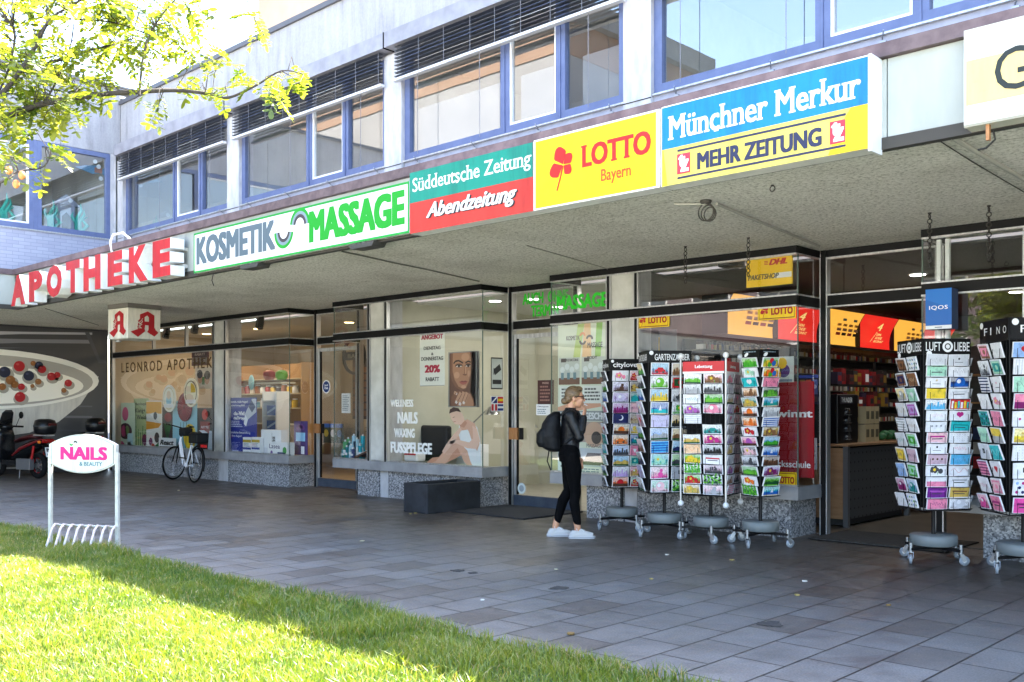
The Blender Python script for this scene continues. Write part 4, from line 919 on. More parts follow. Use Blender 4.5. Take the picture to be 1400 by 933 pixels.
    pt('rear_rack', lambda m: m.box(-.98, -.6, -.1, .1, .86, .885, P((.5, .5, .5), .4, .7)))
    tc = pt('top_case', lambda m: m.loft([((-.83, 0, .89), .17, .17), ((-.83, 0, .93), .2, .21), ((-.83, 0, 1.06), .215, .225), ((-.82, 0, 1.17), .18, .19), ((-.81, 0, 1.20), .1, .11)], P((.006, .006, .007), .3, spec=.35), 28))
    pt('reflector', lambda m: m.tube([(-1.046, -.08, 1.09), (-1.05, 0, 1.09), (-1.046, .08, 1.09)], .028, H(80, 8, 10, .3), 6), tc)
    pt('case_seam', lambda m: m.loft([((-.83, 0, 1.052), .2165, .2265), ((-.83, 0, 1.064), .2165, .2265)], P((.07, .07, .075), .5), 28), tc)
    return t
BLKP = P((.006, .0065, .008), .25, spec=.35)
p = WZ(52, 655); scooter((p.x-.72, p.y-.12, 0), RAD(196), 'black and red motor scooter with top case, nearer the left edge', BLKP, H(112, 12, 20, .4), H(70, 10, 16, .5), ('M', '418'), 1)
p = WZ(88, 645); scooter((p.x-.1, p.y+.25, 0), RAD(190), 'dark motor scooter with top case standing behind the nails board', P((.007, .008, .01), .3, spec=.3), P((.3, .3, .32), .4), BLACK, ('M', '27'), 1)
# lantern across the lawn, seen in the right shop window
t = thing('street_lantern', 'dark street lantern mirrored in the right shop window', 'street lamp', (-8.0, -6, 0))
m = MB(); m.lathe((0, 0, 0), [(.09, 0), (.09, .3), (.05, .5), (.04, 3.0), (.07, 3.05)], DARK, 16); m.build('post', t, local=True)
m = MB(); m.lathe((0, 0, 3.06), [(.12, 0), (.2, .42)], CLEAR, 6, False); m.build('lamp_glass', t, local=True); m = MB(); m.lathe((0, 0, 3.48), [(.26, 0), (.22, .03), (.08, .16), (.02, .26)], DARK, 6, False); m.build('lamp_roof', t, local=True)
# ================================================================== POSTCARD RACKS
NAMED = {'white': (236, 236, 240), 'pale pink': (240, 196, 204), 'pink': (238, 140, 170), 'hot pink': (232, 80, 160), 'lilac': (190, 160, 214), 'lavender': (208, 200, 232), 'violet': (176, 90, 180), 'navy': (28, 36, 90), 'teal': (20, 150, 146),
         'mint': (170, 220, 194), 'sky blue': (90, 180, 224), 'blue': (30, 100, 190), 'turquoise': (40, 190, 196), 'yellow': (238, 206, 60), 'gold': (214, 180, 90), 'bright yellow': (246, 224, 20), 'orange': (240, 120, 40), 'peach': (246, 206, 166),
         'red': (206, 30, 44), 'sand': (222, 200, 160), 'brown': (140, 96, 64), 'dark brown': (84, 54, 40), 'grey': (176, 178, 184), 'pale grey': (212, 214, 220), 'dark grey': (70, 72, 78), 'black': (26, 26, 28), 'green': (70, 170, 50), 'dark green': (24, 84, 44),
         'leaf green': (110, 190, 60), 'purple': (120, 40, 140), 'plum': (130, 30, 100), 'magenta': (190, 40, 130), 'mauve': (206, 176, 190), 'pale blue': (150, 184, 232)}
_nc = {}
def NC(n):
    """printed card stock: the named colour with blotchy photographic variation that differs from card to card"""
    if n not in _nc:
        c = srgb(*NAMED[n]); k = NT('printed card'); oi = k.n('ShaderNodeObjectInfo'); tc = k.n('ShaderNodeTexCoord'); av = k.n('ShaderNodeVectorMath', operation='ADD'); sc_ = k.n('ShaderNodeVectorMath', operation='SCALE')
        sc_.inputs['Scale'].default_value = 9; k.l(oi.outputs['Location'], sc_.inputs[0]); k.l(tc.outputs['Object'], av.inputs[0]); k.l(sc_.outputs[0], av.inputs[1])
        a = k.noise(av.outputs[0], 22, 5, .7); w_ = .22 if n in ('white', 'pale grey') else .5
        q = k.mix(1., c, k.ramp(a, [(.28, (1-w_, 1-w_, 1-w_*.9)), (.5, (1, 1, 1)), (.72, (1+w_*.25, 1+w_*.25, 1+w_*.2))]), 'MULTIPLY'); k.l(q, k.b.inputs['Base Color']); k.b.inputs['Roughness'].default_value = .42; k.b.inputs['Specular IOR Level'].default_value = .3; _nc[n] = k.m
    return _nc[n]
_ph = {}
def PH(n1, n2):
    """a photographic print: hazy upper tone, blotchy lower tone, different on every card"""
    if (n1, n2) not in _ph:
        a_, b_ = srgb(*NAMED[n1]), srgb(*NAMED[n2]); k = NT('photo print'); oi = k.n('ShaderNodeObjectInfo'); tc = k.n('ShaderNodeTexCoord'); sc_ = k.n('ShaderNodeVectorMath', operation='SCALE'); av = k.n('ShaderNodeVectorMath', operation='ADD')
        sc_.inputs['Scale'].default_value = 7; k.l(oi.outputs['Location'], sc_.inputs[0]); k.l(tc.outputs['Object'], av.inputs[0]); k.l(sc_.outputs[0], av.inputs[1])
        n_ = k.noise(av.outputs[0], 16, 5, .65); f_ = k.noise(av.outputs[0], 60, 4, .7); sp = k.n('ShaderNodeSeparateXYZ'); k.l(tc.outputs['Object'], sp.inputs[0])
        z = k.n('ShaderNodeMath', operation='MULTIPLY'); k.l(sp.outputs['Z'], z.inputs[0]); z.inputs[1].default_value = 7.5; y = k.n('ShaderNodeMath', operation='MULTIPLY_ADD'); k.l(n_, y.inputs[0]); y.inputs[1].default_value = .9; k.l(z.outputs[0], y.inputs[2])
        mx = lambda c, d, t: tuple(c[i]*(1-t)+d[i]*t for i in range(3)); dk = tuple(v*.25 for v in b_)
        q = k.ramp(y.outputs[0], [(.42, dk), (.60, b_), (.80, mx(a_, b_, .4)), (.92, a_), (1, mx(a_, (.9, .9, .9), .45))]); q = k.mix(.75, q, k.ramp(f_, [(.32, (.45, .45, .45)), (.6, (1.15, 1.15, 1.15))]), 'MULTIPLY')
        k.l(q, k.b.inputs['Base Color']); k.b.inputs['Roughness'].default_value = .35; k.b.inputs['Specular IOR Level'].default_value = .35; _ph[(n1, n2)] = k.m
    return _ph[(n1, n2)]
WIRE = P((.006, .006, .007), .45, spec=.25)
def card_mesh(w, h, base, motif, mc):
    """a small stack of cards, front at y=0 facing -y, foot at z=0"""
    b = Board((-w/2, 0, 0), (1, 0, 0), (0, 0, 1), w, h, NC('white'), thick=.012, step=.0006)
    C, M1 = NC(base), NC(mc); W = NC('white'); D = NC('dark grey')
    photo = motif in ('hills', 'skyline', 'sea', 'sun', 'tree', 'leaves', 'car', 'cat', 'ball', 'frame', 'balloons') or (motif == 'flower' and base not in ('white',))
    b.rect(.045 if photo else .025, .06 if photo else .03, .955 if photo else .975, .95 if photo else .97, PH(base, mc) if photo else C, 1)
    if motif == 'heart': b.disc(.43, .58, .10, M1, 2); b.disc(.57, .58, .10, M1, 2); b.poly([(.345, .53), (.655, .53), (.5, .26)], M1, 3)
    elif motif == 'dot': b.disc(.5, .62, .05, M1, 2); b.rect(.3, .3, .7, .34, D, 2)
    elif motif == 'ball': b.disc(.52, .5, .24, M1, 2); b.disc(.44, .58, .10, W, 3)
    elif motif == 'skyline': b.rect(.03, .03, .97, .30, M1, 2); [b.rect(x, .30, x+.09, .30+hh, M1, 2) for x, hh in ((.1, .2), (.24, .34), (.38, .16), (.55, .42), (.7, .2), (.82, .3))]
    elif motif == 'hills': b.poly([(.03, .03), (.97, .03), (.97, .42), (.7, .62), (.52, .4), (.3, .55), (.03, .34)], M1, 2); b.rect(.03, .03, .97, .18, NC('dark green' if mc != 'dark green' else 'leaf green'), 3)
    elif motif == 'sea': b.rect(.03, .03, .97, .42, M1, 2); b.poly([(.45, .34), (.62, .34), (.54, .78)], W, 3); b.rect(.03, .03, .97, .12, NC('sand'), 3)
    elif motif == 'sun': b.disc(.5, .45, .2, M1, 2); b.rect(.03, .03, .97, .34, NC('dark brown'), 3)
    elif motif == 'flower':
        for q in range(5): b.disc(.4+.13*cos(q*1.256), .55+.16*sin(q*1.256), .09, M1, 2+q % 2)
        b.disc(.4, .55, .07, NC('yellow'), 4); b.disc(.7, .4, .12, M1, 2); b.rect(.55, .12, .58, .35, NC('green'), 2)
    elif motif == 'cat': b.disc(.56, .34, .14, M1, 2); b.disc(.6, .66, .09, M1, 2); b.poly([(.53, .7), (.56, .84), (.6, .72)], M1, 3); b.poly([(.62, .72), (.67, .84), (.68, .68)], M1, 3)
    elif motif == 'moon': b.disc(.5, .55, .16, W, 2); b.disc(.44, .6, .14, C, 3)
    elif motif == 'script':
        pts = [(.2+.6*i/24, .48+.13*sin(i*1.3)*(1-.4*sin(i*.5))) for i in range(25)]; b.line(pts, .0022, M1, 2)
    elif motif == 'stripes': [b.poly([(.05+.12*i, .04), (.10+.12*i, .04), (.02+.12*i+.1, .96), (-.03+.12*i+.1, .96)], M1, 2) for i in range(7)]
    elif motif == 'bands': [b.rect(.03, .08+.2*i, .97, .17+.2*i, M1, 2) for i in range(5)]
    elif motif == 'half': b.rect(.025, .03, .975, .46, M1, 2)
    elif motif == 'polka': [b.disc(.15+.235*i+.1*(j % 2), .2+.29*j, .062, (M1, NC('navy'), NC('pale blue'))[(i+j) % 3], 2) for i in range(4) for j in range(3)]
    elif motif == 'three dots': [b.disc(.28+.22*i, .5, .05, M1, 2) for i in range(3)]
    elif motif == 'specks': [b.disc(.12+.13*i, .15+.18*j, .014, M1, 2, n=6) for i in range(7) for j in range(5)]
    elif motif == 'square': b.rect(.38, .38, .62, .7, M1, 2); b.line([(.42, .55), (.5, .46), (.58, .62)], .002, W, 3)
    elif motif == 'wave': b.line([(.1+.8*i/20, .5+.2*sin(i*.5)) for i in range(21)], .0022, M1, 2)
    elif motif == 'tree': [b.disc(.5+.15*cos(q*.9), .58+.14*sin(q*1.7), .05, M1, 2+q % 3) for q in range(8)]; b.rect(.485, .2, .515, .55, M1, 2)
    elif motif == 'wording': b.rect(.14, .52, .86, .66, M1, 2); b.rect(.24, .34, .76, .42, D, 2)
    elif motif == 'lettering': [b.rect(.08+.15*i, .16, .19+.15*i, .80-.1*(i % 2), (M1, NC('yellow'), NC('turquoise'))[i % 3], 2) for i in range(6)]
    elif motif == 'balloons': [b.disc(x, y, .13, NC(n), 2+i % 3) for i, (x, y, n) in enumerate(((.3, .5, mc), (.55, .68, 'red'), (.7, .4, 'blue'), (.45, .3, 'green')))]
    elif motif == 'car': b.rect(.22, .26, .8, .46, M1, 2); b.poly([(.32, .46), (.40, .62), (.64, .62), (.72, .46)], M1, 3); b.disc(.34, .26, .06, D, 4); b.disc(.68, .26, .06, D, 4)
    elif motif == 'leaves': [b.disc(.12+.19*i, .2+.25*j, .11, M1 if (i+j) % 2 else NC('leaf green'), 2+(i+j) % 3, rot=40*(i+j), rv=.05*w/h) for i in range(5) for j in range(4)]
    elif motif == 'frame': b.rect(.1, .12, .9, .88, M1, 2); b.rect(.16, .22, .84, .78, C, 3); b.disc(.5, .5, .13, M1, 4)
    return b
ORD = ['top', 'second', 'third', 'fourth', 'fifth', 'sixth', 'seventh', 'eighth', 'ninth', 'tenth', 'eleventh', 'twelfth', 'thirteenth', 'fourteenth', 'fifteenth', 'sixteenth']
_cards = {}
class Rack:
    def __init__(s, label, loc, yaw, w, zb, zt, top, head=None, posts=False, nwheel=4, disc=.19, inset=0.):
        s.t = thing('postcard_rack', label, 'card rack', loc, yaw, 'postcard racks in front of the kiosk'); s.w = w; s.zb, s.zt = zb, zt
        s.M = Matrix.Translation(loc) @ Matrix.Rotation(yaw, 4, 'Z'); t = s.t; hw = w/2-inset; s.hw = w/2
        m = MB(); m.lathe((0, 0, .155), [(disc-.01, 0), (disc, .008), (disc, .092), (disc-.012, .10), (.03, .102)], P((.17, .19, .19), .5), 32); m.build('weight', t, local=True)
        m = MB(); m.cyl((0, 0, .12), (0, 0, zt), .019, WIRE); m.build('pole', t, local=True)
        m = MB()
        for i in range(nwheel):
            a = 2*pi*i/nwheel+.35; m.bar((0, 0, .135), (.31*cos(a), .31*sin(a), .135), .045, .025, WIRE)
        m.build('foot', t, local=True)
        for i in range(nwheel):
            a = 2*pi*i/nwheel+.35; x, y = .30*cos(a), .30*sin(a)
            e = bpy.data.objects.new('caster', None); COL.objects.link(e); e.parent = t; e.location = (x, y, 0); e.rotation_euler = (0, 0, i*1.9+.4)
            m = MB(); m.cyl((0, 0, .10), (0, 0, .19), .018, STEEL, n=10); m.build('stem', e, local=True)
            m = MB(); [m.bar((0, q, .105), (.03, q, .045), .035, .004, STEEL, up=(0, 1, 0)) for q in (-.022, .022)]; m.bar((0, -.024, .105), (0, .024, .105), .03, .006, STEEL); m.build('fork', e, local=True)
            m = MB(); m.lathe((.03, -.0125, .045), [(.012, 0), (.045, .002), (.045, .023), (.012, .025)], P((.30, .33, .36), .5), 20, axis='y'); m.lathe((.03, -.0145, .045), [(.002, 0), (.02, .001), (.02, .028), (.002, .029)], P((.75, .75, .75), .4), 14, axis='y'); m.build('wheel', e, local=True)
        m = MB()
        for z in (zb, (zb+zt)/2, zt-.01): m.tube([(-hw, -hw, z), (hw, -hw, z), (hw, hw, z), (-hw, hw, z)], .006, WIRE, 6, closed=True)
        for x in (-hw, hw):
            for y in (-hw, hw): m.cyl((x, y, zb), (x, y, zt), .006, WIRE, n=6)
        for i in range(1, 9):
            q = -hw+2*hw*i/9
            for a_, b_ in (((q, -hw), (q, -hw)), ((q, hw), (q, hw)), ((-hw, q), (-hw, q)), ((hw, q), (hw, q))): m.cyl((*a_, zb), (*b_, zt), .0026, WIRE, n=4)
        m.build('wire_frame', t, local=True)
        m = MB(); c = hw-.03; m.box(-c, c, -c, c, zb+.02, zt-.02, P((.006, .006, .007), .8, spec=.15)); m.build('core', t, local=True)
        if posts:
            for x in (-s.hw-.02, s.hw+.02):
                for y in (-s.hw-.02, s.hw+.02):
                    m = MB(); m.cyl((x, y, zb-.06), (x, y, top), .012, ALU, n=10); p = m.build('corner_post', t, local=True)
                    [MB().ell((x, y, q), (.033, .033, .033), WHITE, 12, 8).build('knob', p, local=True) for q in (top+.02, zb-.09)]
        s.nw = 0; s.wires = MB()
    def face_m(s, f):
        """frame of face f: 0 front (-y), 1 right (+x), 2 back, 3 left"""
        return Matrix.Rotation(pi/2*f, 4, 'Z') @ Matrix.Translation((0, -s.hw, 0))
    def header(s, f, z0, z1, base, fn, inset=0.):
        k = Board((-s.hw, -.012, z0), (1, 0, 0), (0, 0, 1), 2*s.hw, z1-z0, base, thick=.012, mb=MB()); 
        k.mb.T = None; fn(k)
        T = s.face_m(f); k.mb.v = [tuple(T @ Vector(v)) for v in k.mb.v]; k.mb.build('header_board', s.t, local=True)
    def fill(s, f, cols, cells, ch, zt, pitch, rack, tilt=13, gap=.006, out=.012):
        """cols: list of (centre x, width); cells[r][c] = (base, motif, motif colour) or None"""
        T = s.face_m(f)
        for r, row in enumerate(cells):
            z = zt-pitch*(r+1)+.006
            for c, cell in enumerate(row):
                x, cw = cols[c]
                W = s.wires; n0 = len(W.v)
                yb = -out-.030
                W.tube([(x-cw*.34, yb, z+ch*.58), (x-cw*.34, yb+.002, z-.004), (x-cw*.2, yb+.002, z-.006), (x+cw*.2, yb+.002, z-.006), (x+cw*.34, yb+.002, z-.004), (x+cw*.34, yb, z+ch*.58)], .0024, WIRE, 5, caps=False)
                W.tube([(x-cw*.5, 0, z), (x-cw*.5, yb, z-.003), (x+cw*.5, yb, z-.003), (x+cw*.5, 0, z)], .0024, WIRE, 5, caps=False)
                for i in range(n0, len(W.v)): W.v[i] = tuple(T @ Vector(W.v[i]))
                if not cell: continue
                base, mo, mc = cell; key = (round(cw, 3), round(ch, 3), cell)
                if key not in _cards: _cards[key] = card_mesh(cw*.94, ch, base, mo, mc).mb.mesh('greeting_card')
                o = bpy.data.objects.new('greeting_card', _cards[key]); COL.objects.link(o)
                o.matrix_world = s.M @ T @ Matrix.Translation((x+random.uniform(-.006, .006), -out-.004, z+random.uniform(-.003, .004))) @ Matrix.Rotation(RAD(tilt+random.uniform(-3, 3)), 4, 'X') @ Matrix.Rotation(RAD(random.uniform(-2.4, 2.4)), 4, 'Y')
                side = rack[1][c] if len(row) > 1 else rack[1][0]
                what = {'none': 'plain '+base+' card', 'half': base+' and '+mc+' card'}.get(mo, base+' card with '+('' if mo in ('stripes', 'bands', 'leaves', 'hills', 'three dots', 'specks', 'wording', 'lettering', 'script', 'balloons') else '')+mc+' '+mo)
                tag(o, f'{what}, {ORD[r]} row, {side}, {rack[0]}', 'greeting card', 'greeting cards in the racks')
    def done(s): s.wires.build('pocket_wires', s.t, local=True)
def yaw_for(loc, off):
    """yaw so that the front face looks at the camera, turned by off degrees"""
    return math.atan2(-loc[0], loc[1])+RAD(off)
random.seed(21)
L = (-7.10, 9.30, 0)
r = Rack('narrow card rack headed citylove with pastel cards, nearest the woman', L, yaw_for(L, 14), .36, .50, 1.95, 2.0)
def hd(t, serif=False, x0=.08, x1=.92): return lambda k: (k.fit(t, x0, .2, x1, .72, WHITE, 2, bold=.015, serif=serif), k.disc(.06, .8, .05, WHITE, 2))
for f in (0, 3, 1): r.header(f, 1.865, 2.005, BLACK, hd('citylove.', True))
C1 = [(('white', 'flower', 'pink'), ('pale pink', 'flower', 'red')), (('lavender', 'cat', 'dark brown'), ('dark brown', 'flower', 'gold')), (('lilac', 'ball', 'lavender'), ('teal', 'tree', 'turquoise')), (('violet', 'skyline', 'plum'), ('pale pink', 'script', 'magenta')), (('navy', 'moon', 'white'), ('brown', 'tree', 'sand')), (('sand', 'sun', 'orange'), ('lavender', 'flower', 'yellow')), (('peach', 'car', 'orange'), ('blue', 'ball', 'teal')), (('pale blue', 'skyline', 'dark grey'), ('pink', 'heart', 'white')), (('sky blue', 'hills', 'gold'), ('teal', 'frame', 'mint')), (('pale grey', 'skyline', 'lilac'), ('pink', 'ball', 'gold')), (('orange', 'sun', 'red'), ('mint', 'flower', 'red'))]
r.fill(0, [(-.062, .205), (.108, .125)], C1, .122, 1.862, .1235, ('citylove rack', ('left column', 'right column')), tilt=9)
L1 = [((a, m_, c),) for a, m_, c in (('dark grey', 'script', 'white'), ('grey', 'hills', 'green'), ('pale blue', 'sea', 'blue'), ('mint', 'flower', 'pink'), ('white', 'skyline', 'grey'), ('pale grey', 'heart', 'red'), ('teal', 'script', 'white'), ('sky blue', 'sea', 'turquoise'), ('white', 'bands', 'mint'), ('pale blue', 'hills', 'dark green'), ('dark grey', 'frame', 'grey'))]
r.fill(3, [(0, .21)], L1, .125, 1.862, .1235, ('citylove rack', ('left side',)), tilt=16); r.done()
L = (-6.38, 9.14, 0)
r = Rack('card rack headed GARTENZAUBER with holiday landscape cards', L, yaw_for(L, 14), .47, .50, 2.0, 2.06)
for f in (0, 3, 1): r.header(f, 1.93, 2.065, BLACK, hd('GARTENZAUBER', False, .14, .97))
C2 = [(('sky blue', 'car', 'red'), ('sand', 'skyline', 'brown')), (('white', 'ball', 'leaf green'), ('dark green', 'frame', 'red')), (('sky blue', 'skyline', 'yellow'), ('pale grey', 'car', 'dark grey')), (('blue', 'sea', 'turquoise'), ('pale grey', 'flower', 'green')), (('lavender', 'script', 'grey'), ('gold', 'skyline', 'black')), (('pale blue', 'hills', 'grey'), ('gold', 'hills', 'brown')), (('blue', 'bands', 'sky blue'), ('sky blue', 'hills', 'navy')), (('turquoise', 'flower', 'mint'), ('leaf green', 'hills', 'dark grey')), (('pale pink', 'cat', 'hot pink'), ('grey', 'square', 'black')), (('mint', 'ball', 'pale pink'), ('leaf green', 'leaves', 'dark green'))]
r.fill(0, [(-.115, .215), (.12, .215)], C2, .138, 1.925, .142, ('GARTENZAUBER rack', ('left column', 'right column')), tilt=9)
L2 = [((a, m_, c),) for a, m_, c in (('yellow', 'hills', 'green'), ('pale grey', 'hills', 'dark grey'), ('sky blue', 'sea', 'blue'), ('lilac', 'flower', 'white'), ('mauve', 'heart', 'red'), ('pale blue', 'hills', 'green'), ('pale pink', 'skyline', 'brown'), ('grey', 'skyline', 'navy'), ('lavender', 'script', 'violet'), ('white', 'hills', 'grey'))]
r.fill(3, [(0, .26)], L2, .15, 1.925, .142, ('GARTENZAUBER rack', ('left side',)), tilt=18); r.done()
L = (-5.80, 9.18, 0)
r = Rack('card rack with red header and white ball knobs on its four posts', L, yaw_for(L, -19), .46, .50, 1.92, 1.97, posts=True)
REDH = H(206, 22, 36, .4)
for f in (0, 1): r.header(f, 1.80, 1.93, REDH, lambda k: (k.fit('Lebettung', .3, .38, .72, .72, WHITE, 2, bold=.03), k.rect(0, 0, 1, .18, WHITE, 2)))
C3 = [(('white', 'hills', 'leaf green'), ('pale pink', 'flower', 'brown')), (('pale grey', 'skyline', 'grey'), ('pale grey', 'skyline', 'dark grey')), (('white', 'script', 'sky blue'), ('green', 'hills', 'leaf green')), (('pale grey', 'flower', 'violet'), ('mauve', 'ball', 'pink')), (('white', 'bands', 'pale grey'), None), (None, ('white', 'car', 'teal')), (('white', 'hills', 'gold'), ('pale pink', 'flower', 'magenta')), (('peach', 'wave', 'orange'), ('grey', 'skyline', 'black')), (('leaf green', 'flower', 'yellow'), ('white', 'wording', 'red')), (('white', 'leaves', 'green'), ('mauve', 'tree', 'dark grey')), (('leaf green', 'flower', 'red'), ('pale grey', 'leaves', 'dark green')), (('sand', 'flower', 'gold'), ('pale pink', 'cat', 'grey'))]
r.fill(0, [(-.12, .205), (.11, .225)], C3, .104, 1.795, .107, ('red topped rack', ('left column', 'right column')), tilt=8)
R3 = [(('pale grey', a, b), ('mauve', c, d)) for a, b, c, d in (('flower', 'pink', 'script', 'grey'), ('script', 'lilac', 'hills', 'grey'), ('hills', 'sand', 'heart', 'pink'), ('frame', 'lilac', 'flower', 'red'), ('heart', 'pink', 'ball', 'pale pink'), ('skyline', 'grey', 'frame', 'brown'), ('tree', 'lilac', 'tree', 'dark grey'), ('ball', 'gold', 'bands', 'grey'), ('wave', 'blue', 'wave', 'red'), ('flower', 'violet', 'skyline', 'brown'), ('cat', 'brown', 'cat', 'black'), ('bands', 'pink', 'wording', 'grey'))]
r.fill(1, [(-.115, .21), (.115, .21)], R3, .104, 1.795, .107, ('red topped rack', ('right side near column', 'right side far column')), tilt=10); r.done()
L = (-5.21, 9.20, 0)
r = Rack('slim card rack standing cornerwise with bright green cards at its top', L, yaw_for(L, 44), .25, .52, 1.97, 2.04)
for f in (0, 3): r.header(f, 1.95, 2.04, BLACK, lambda k: (k.disc(.25, .42, .13, WHITE, 2, rot=30, rv=.2), k.lines(.12, .62, .95, .85, 1, GREYT, 2)))
C4 = [((a, m_, c),) for a, m_, c in (('leaf green', 'skyline', 'green'), ('white', 'flower', 'mint'), ('turquoise', 'heart', 'white'), ('peach', 'cat', 'brown'), ('teal', 'flower', 'gold'), ('white', 'sun', 'orange'), ('peach', 'cat', 'orange'), ('white', 'flower', 'red'), ('pink', 'sun', 'violet'), ('dark grey', 'flower', 'pale pink'), ('pale grey', 'cat', 'dark grey'), ('green', 'hills', 'leaf green'), ('white', 'flower', 'orange'), ('dark green', 'leaves', 'green'))]
r.fill(3, [(0, .235)], C4, .104, 1.95, .102, ('slim cornerwise rack', ('left side',)), tilt=16)
D4 = [((a, m_, c),) for a, m_, c in (('green', 'balloons', 'yellow'), ('yellow', 'balloons', 'orange'), ('pink', 'script', 'magenta'), ('dark green', 'tree', 'leaf green'), ('sky blue', 'sea', 'teal'), ('pale grey', 'skyline', 'grey'), ('blue', 'bands', 'white'), ('gold', 'flower', 'brown'), ('sky blue', 'hills', 'green'), ('pale blue', 'sea', 'blue'), ('brown', 'skyline', 'dark brown'), ('lilac', 'flower', 'plum'), ('leaf green', 'hills', 'dark green'), ('turquoise', 'sea', 'blue'))]
r.fill(0, [(0, .235)], D4, .104, 1.95, .102, ('slim cornerwise rack', ('right side',)), tilt=16); r.done()
L = (-3.50, 9.37, 0)
r = Rack('big card rack headed LUFT & LIEBE beside the kiosk entrance', L, yaw_for(L, 30), .45, .50, 2.0, 2.07, disc=.21)
def luft(k): k.fit('LUFT', .03, .22, .36, .78, WHITE, 2, bold=.01); k.disc(.50, .5, .115, WHITE, 2); k.ring(.5, .5, .02, .030, BLACK, 3); k.fit('LIEBE', .64, .22, .97, .78, WHITE, 2, bold=.01); k.disc(.1, .04, .06, WHITE, 3)
for f in (0, 3): r.header(f, 1.925, 2.07, BLACK, luft)
C5 = [(('pale grey', 'script', 'grey'), ('pale grey', 'dot', 'dark grey')), (('mint', 'wording', 'mint'), ('white', 'script', 'grey')), (('white', 'dot', 'sand'), ('navy', 'ball', 'blue')), (('yellow', 'script', 'gold'), ('white', 'wording', 'pale grey')), (('white', 'skyline', 'sky blue'), ('red', 'lettering', 'white')), (('white', 'script', 'pale pink'), ('white', 'heart', 'magenta')), (('white', 'three dots', 'grey'), ('turquoise', 'wording', 'teal')), (('pale pink', 'wording', 'magenta'), ('white', 'specks', 'grey')), (('white', 'dot', 'black'), ('white', 'script', 'pink')), (('mauve', 'three dots', 'dark brown'), ('sky blue', 'script', 'pale blue')), (('white', 'flower', 'dark grey'), ('white', 'wave', 'red')), (('white', 'half', 'pink'), ('white', 'wording', 'grey')), (('purple', 'wording', 'violet'), ('gold', 'wording', 'brown')), (('pink', 'script', 'plum'), ('white', 'ball', 'pale grey'))]
r.fill(0, [(-.112, .21), (.112, .21)], C5, .106, 1.915, .1005, ('LUFT & LIEBE rack', ('front left column', 'front right column')), tilt=9)
L5 = [(('brown', 'frame', 'dark brown'), ('white', 'polka', 'teal')), (('navy', 'frame', 'brown'), ('brown', 'script', 'sand')), (('yellow', 'ball', 'grey'), ('mint', 'heart', 'white')), (('pale grey', 'wave', 'gold'), ('lilac', 'frame', 'violet')), (('white', 'bands', 'grey'), ('white', 'script', 'brown')), (('pale grey', 'script', 'teal'), ('green', 'frame', 'mint')), (('yellow', 'frame', 'gold'), ('mauve', 'script', 'plum')), (('pale blue', 'script', 'grey'), ('mint', 'frame', 'green')), (('magenta', 'ball', 'plum'), ('pale blue', 'ball', 'teal')), (('white', 'wave', 'grey'), ('white', 'polka', 'green'))]
r.fill(3, [(-.112, .17), (.085, .17)], L5, .130, 1.915, .141, ('LUFT & LIEBE rack', ('left side far column', 'left side near column')), tilt=17)
R5 = [(('lavender', m_, c),) for m_, c in (('script', 'grey'), ('wave', 'lilac'), ('dot', 'grey'), ('heart', 'pink'), ('frame', 'lilac'), ('specks', 'violet'), ('bands', 'white'), ('flower', 'pink'), ('ball', 'white'), ('wording', 'grey'))]
r.fill(1, [(-.1, .19)], R5, .12, 1.915, .141, ('LUFT & LIEBE rack', ('right edge',)), tilt=17); r.done()
L = (-2.71, 9.33, 0)
r = Rack('card rack headed FINO cut by the right edge of the picture', L, yaw_for(L, 28), .50, .52, 2.08, 2.2, disc=.22)
def fino(k): [k.fit(c, .17+.22*i, .32, .17+.22*i+(.035 if c == 'I' else .11), .66, WHITE, 2, bold=.0) for i, c in enumerate('FINO')]; k.disc(.08, .8, .06, WHITE, 3, rv=.15)
for f in (0, 3): r.header(f, 2.02, 2.21, P((.006, .0055, .007), .45, spec=.2), fino)
C6 = [(('pale blue', 'heart', 'red'), ('white', 'script', 'grey')), (('white', 'stripes', 'pale grey'), ('mint', 'dot', 'teal')), (('mint', 'wave', 'dark grey'), ('white', 'flower', 'pink')), (('pink', 'half', 'plum'), ('peach', 'script', 'orange')), (('white', 'three dots', 'magenta'), ('lavender', 'heart', 'violet')), (('bright yellow', 'tree', 'gold'), ('white', 'square', 'navy')), (('white', 'specks', 'grey'), ('pale pink', 'wave', 'red')), (('white', 'square', 'black'), ('yellow', 'dot', 'brown')), (('white', 'polka', 'magenta'), ('pale blue', 'specks', 'navy')), (('hot pink', 'wording', 'plum'), ('white', 'heart', 'hot pink'))]
r.fill(0, [(-.125, .23), (.125, .23)], C6, .135, 2.01, .1475, ('FINO rack', ('front left column', 'front right column')), tilt=9)
L6 = [(('pink', 'frame', 'brown'), ('white', 'script', 'grey')), (('pale grey', 'cat', 'dark grey'), ('teal', 'frame', 'mint')), (('white', 'bands', 'navy'), ('white', 'dot', 'pink')), (('white', 'wave', 'grey'), ('white', 'flower', 'pink')), (('teal', 'polka', 'black'), ('pink', 'script', 'plum')), (('mint', 'script', 'teal'), ('yellow', 'half', 'grey')), (('pale grey', 'square', 'black'), ('turquoise', 'wave', 'white')), (('pink', 'bands', 'plum'), ('white', 'heart', 'red')), (('white', 'script', 'magenta'), ('pale pink', 'frame', 'pink')), (('pink', 'ball', 'hot pink'), ('pink', 'wording', 'magenta'))]
r.fill(3, [(-.125, .18), (.10, .18)], L6, .14, 2.01, .1475, ('FINO rack', ('left side far column', 'left side near column')), tilt=17); r.done()
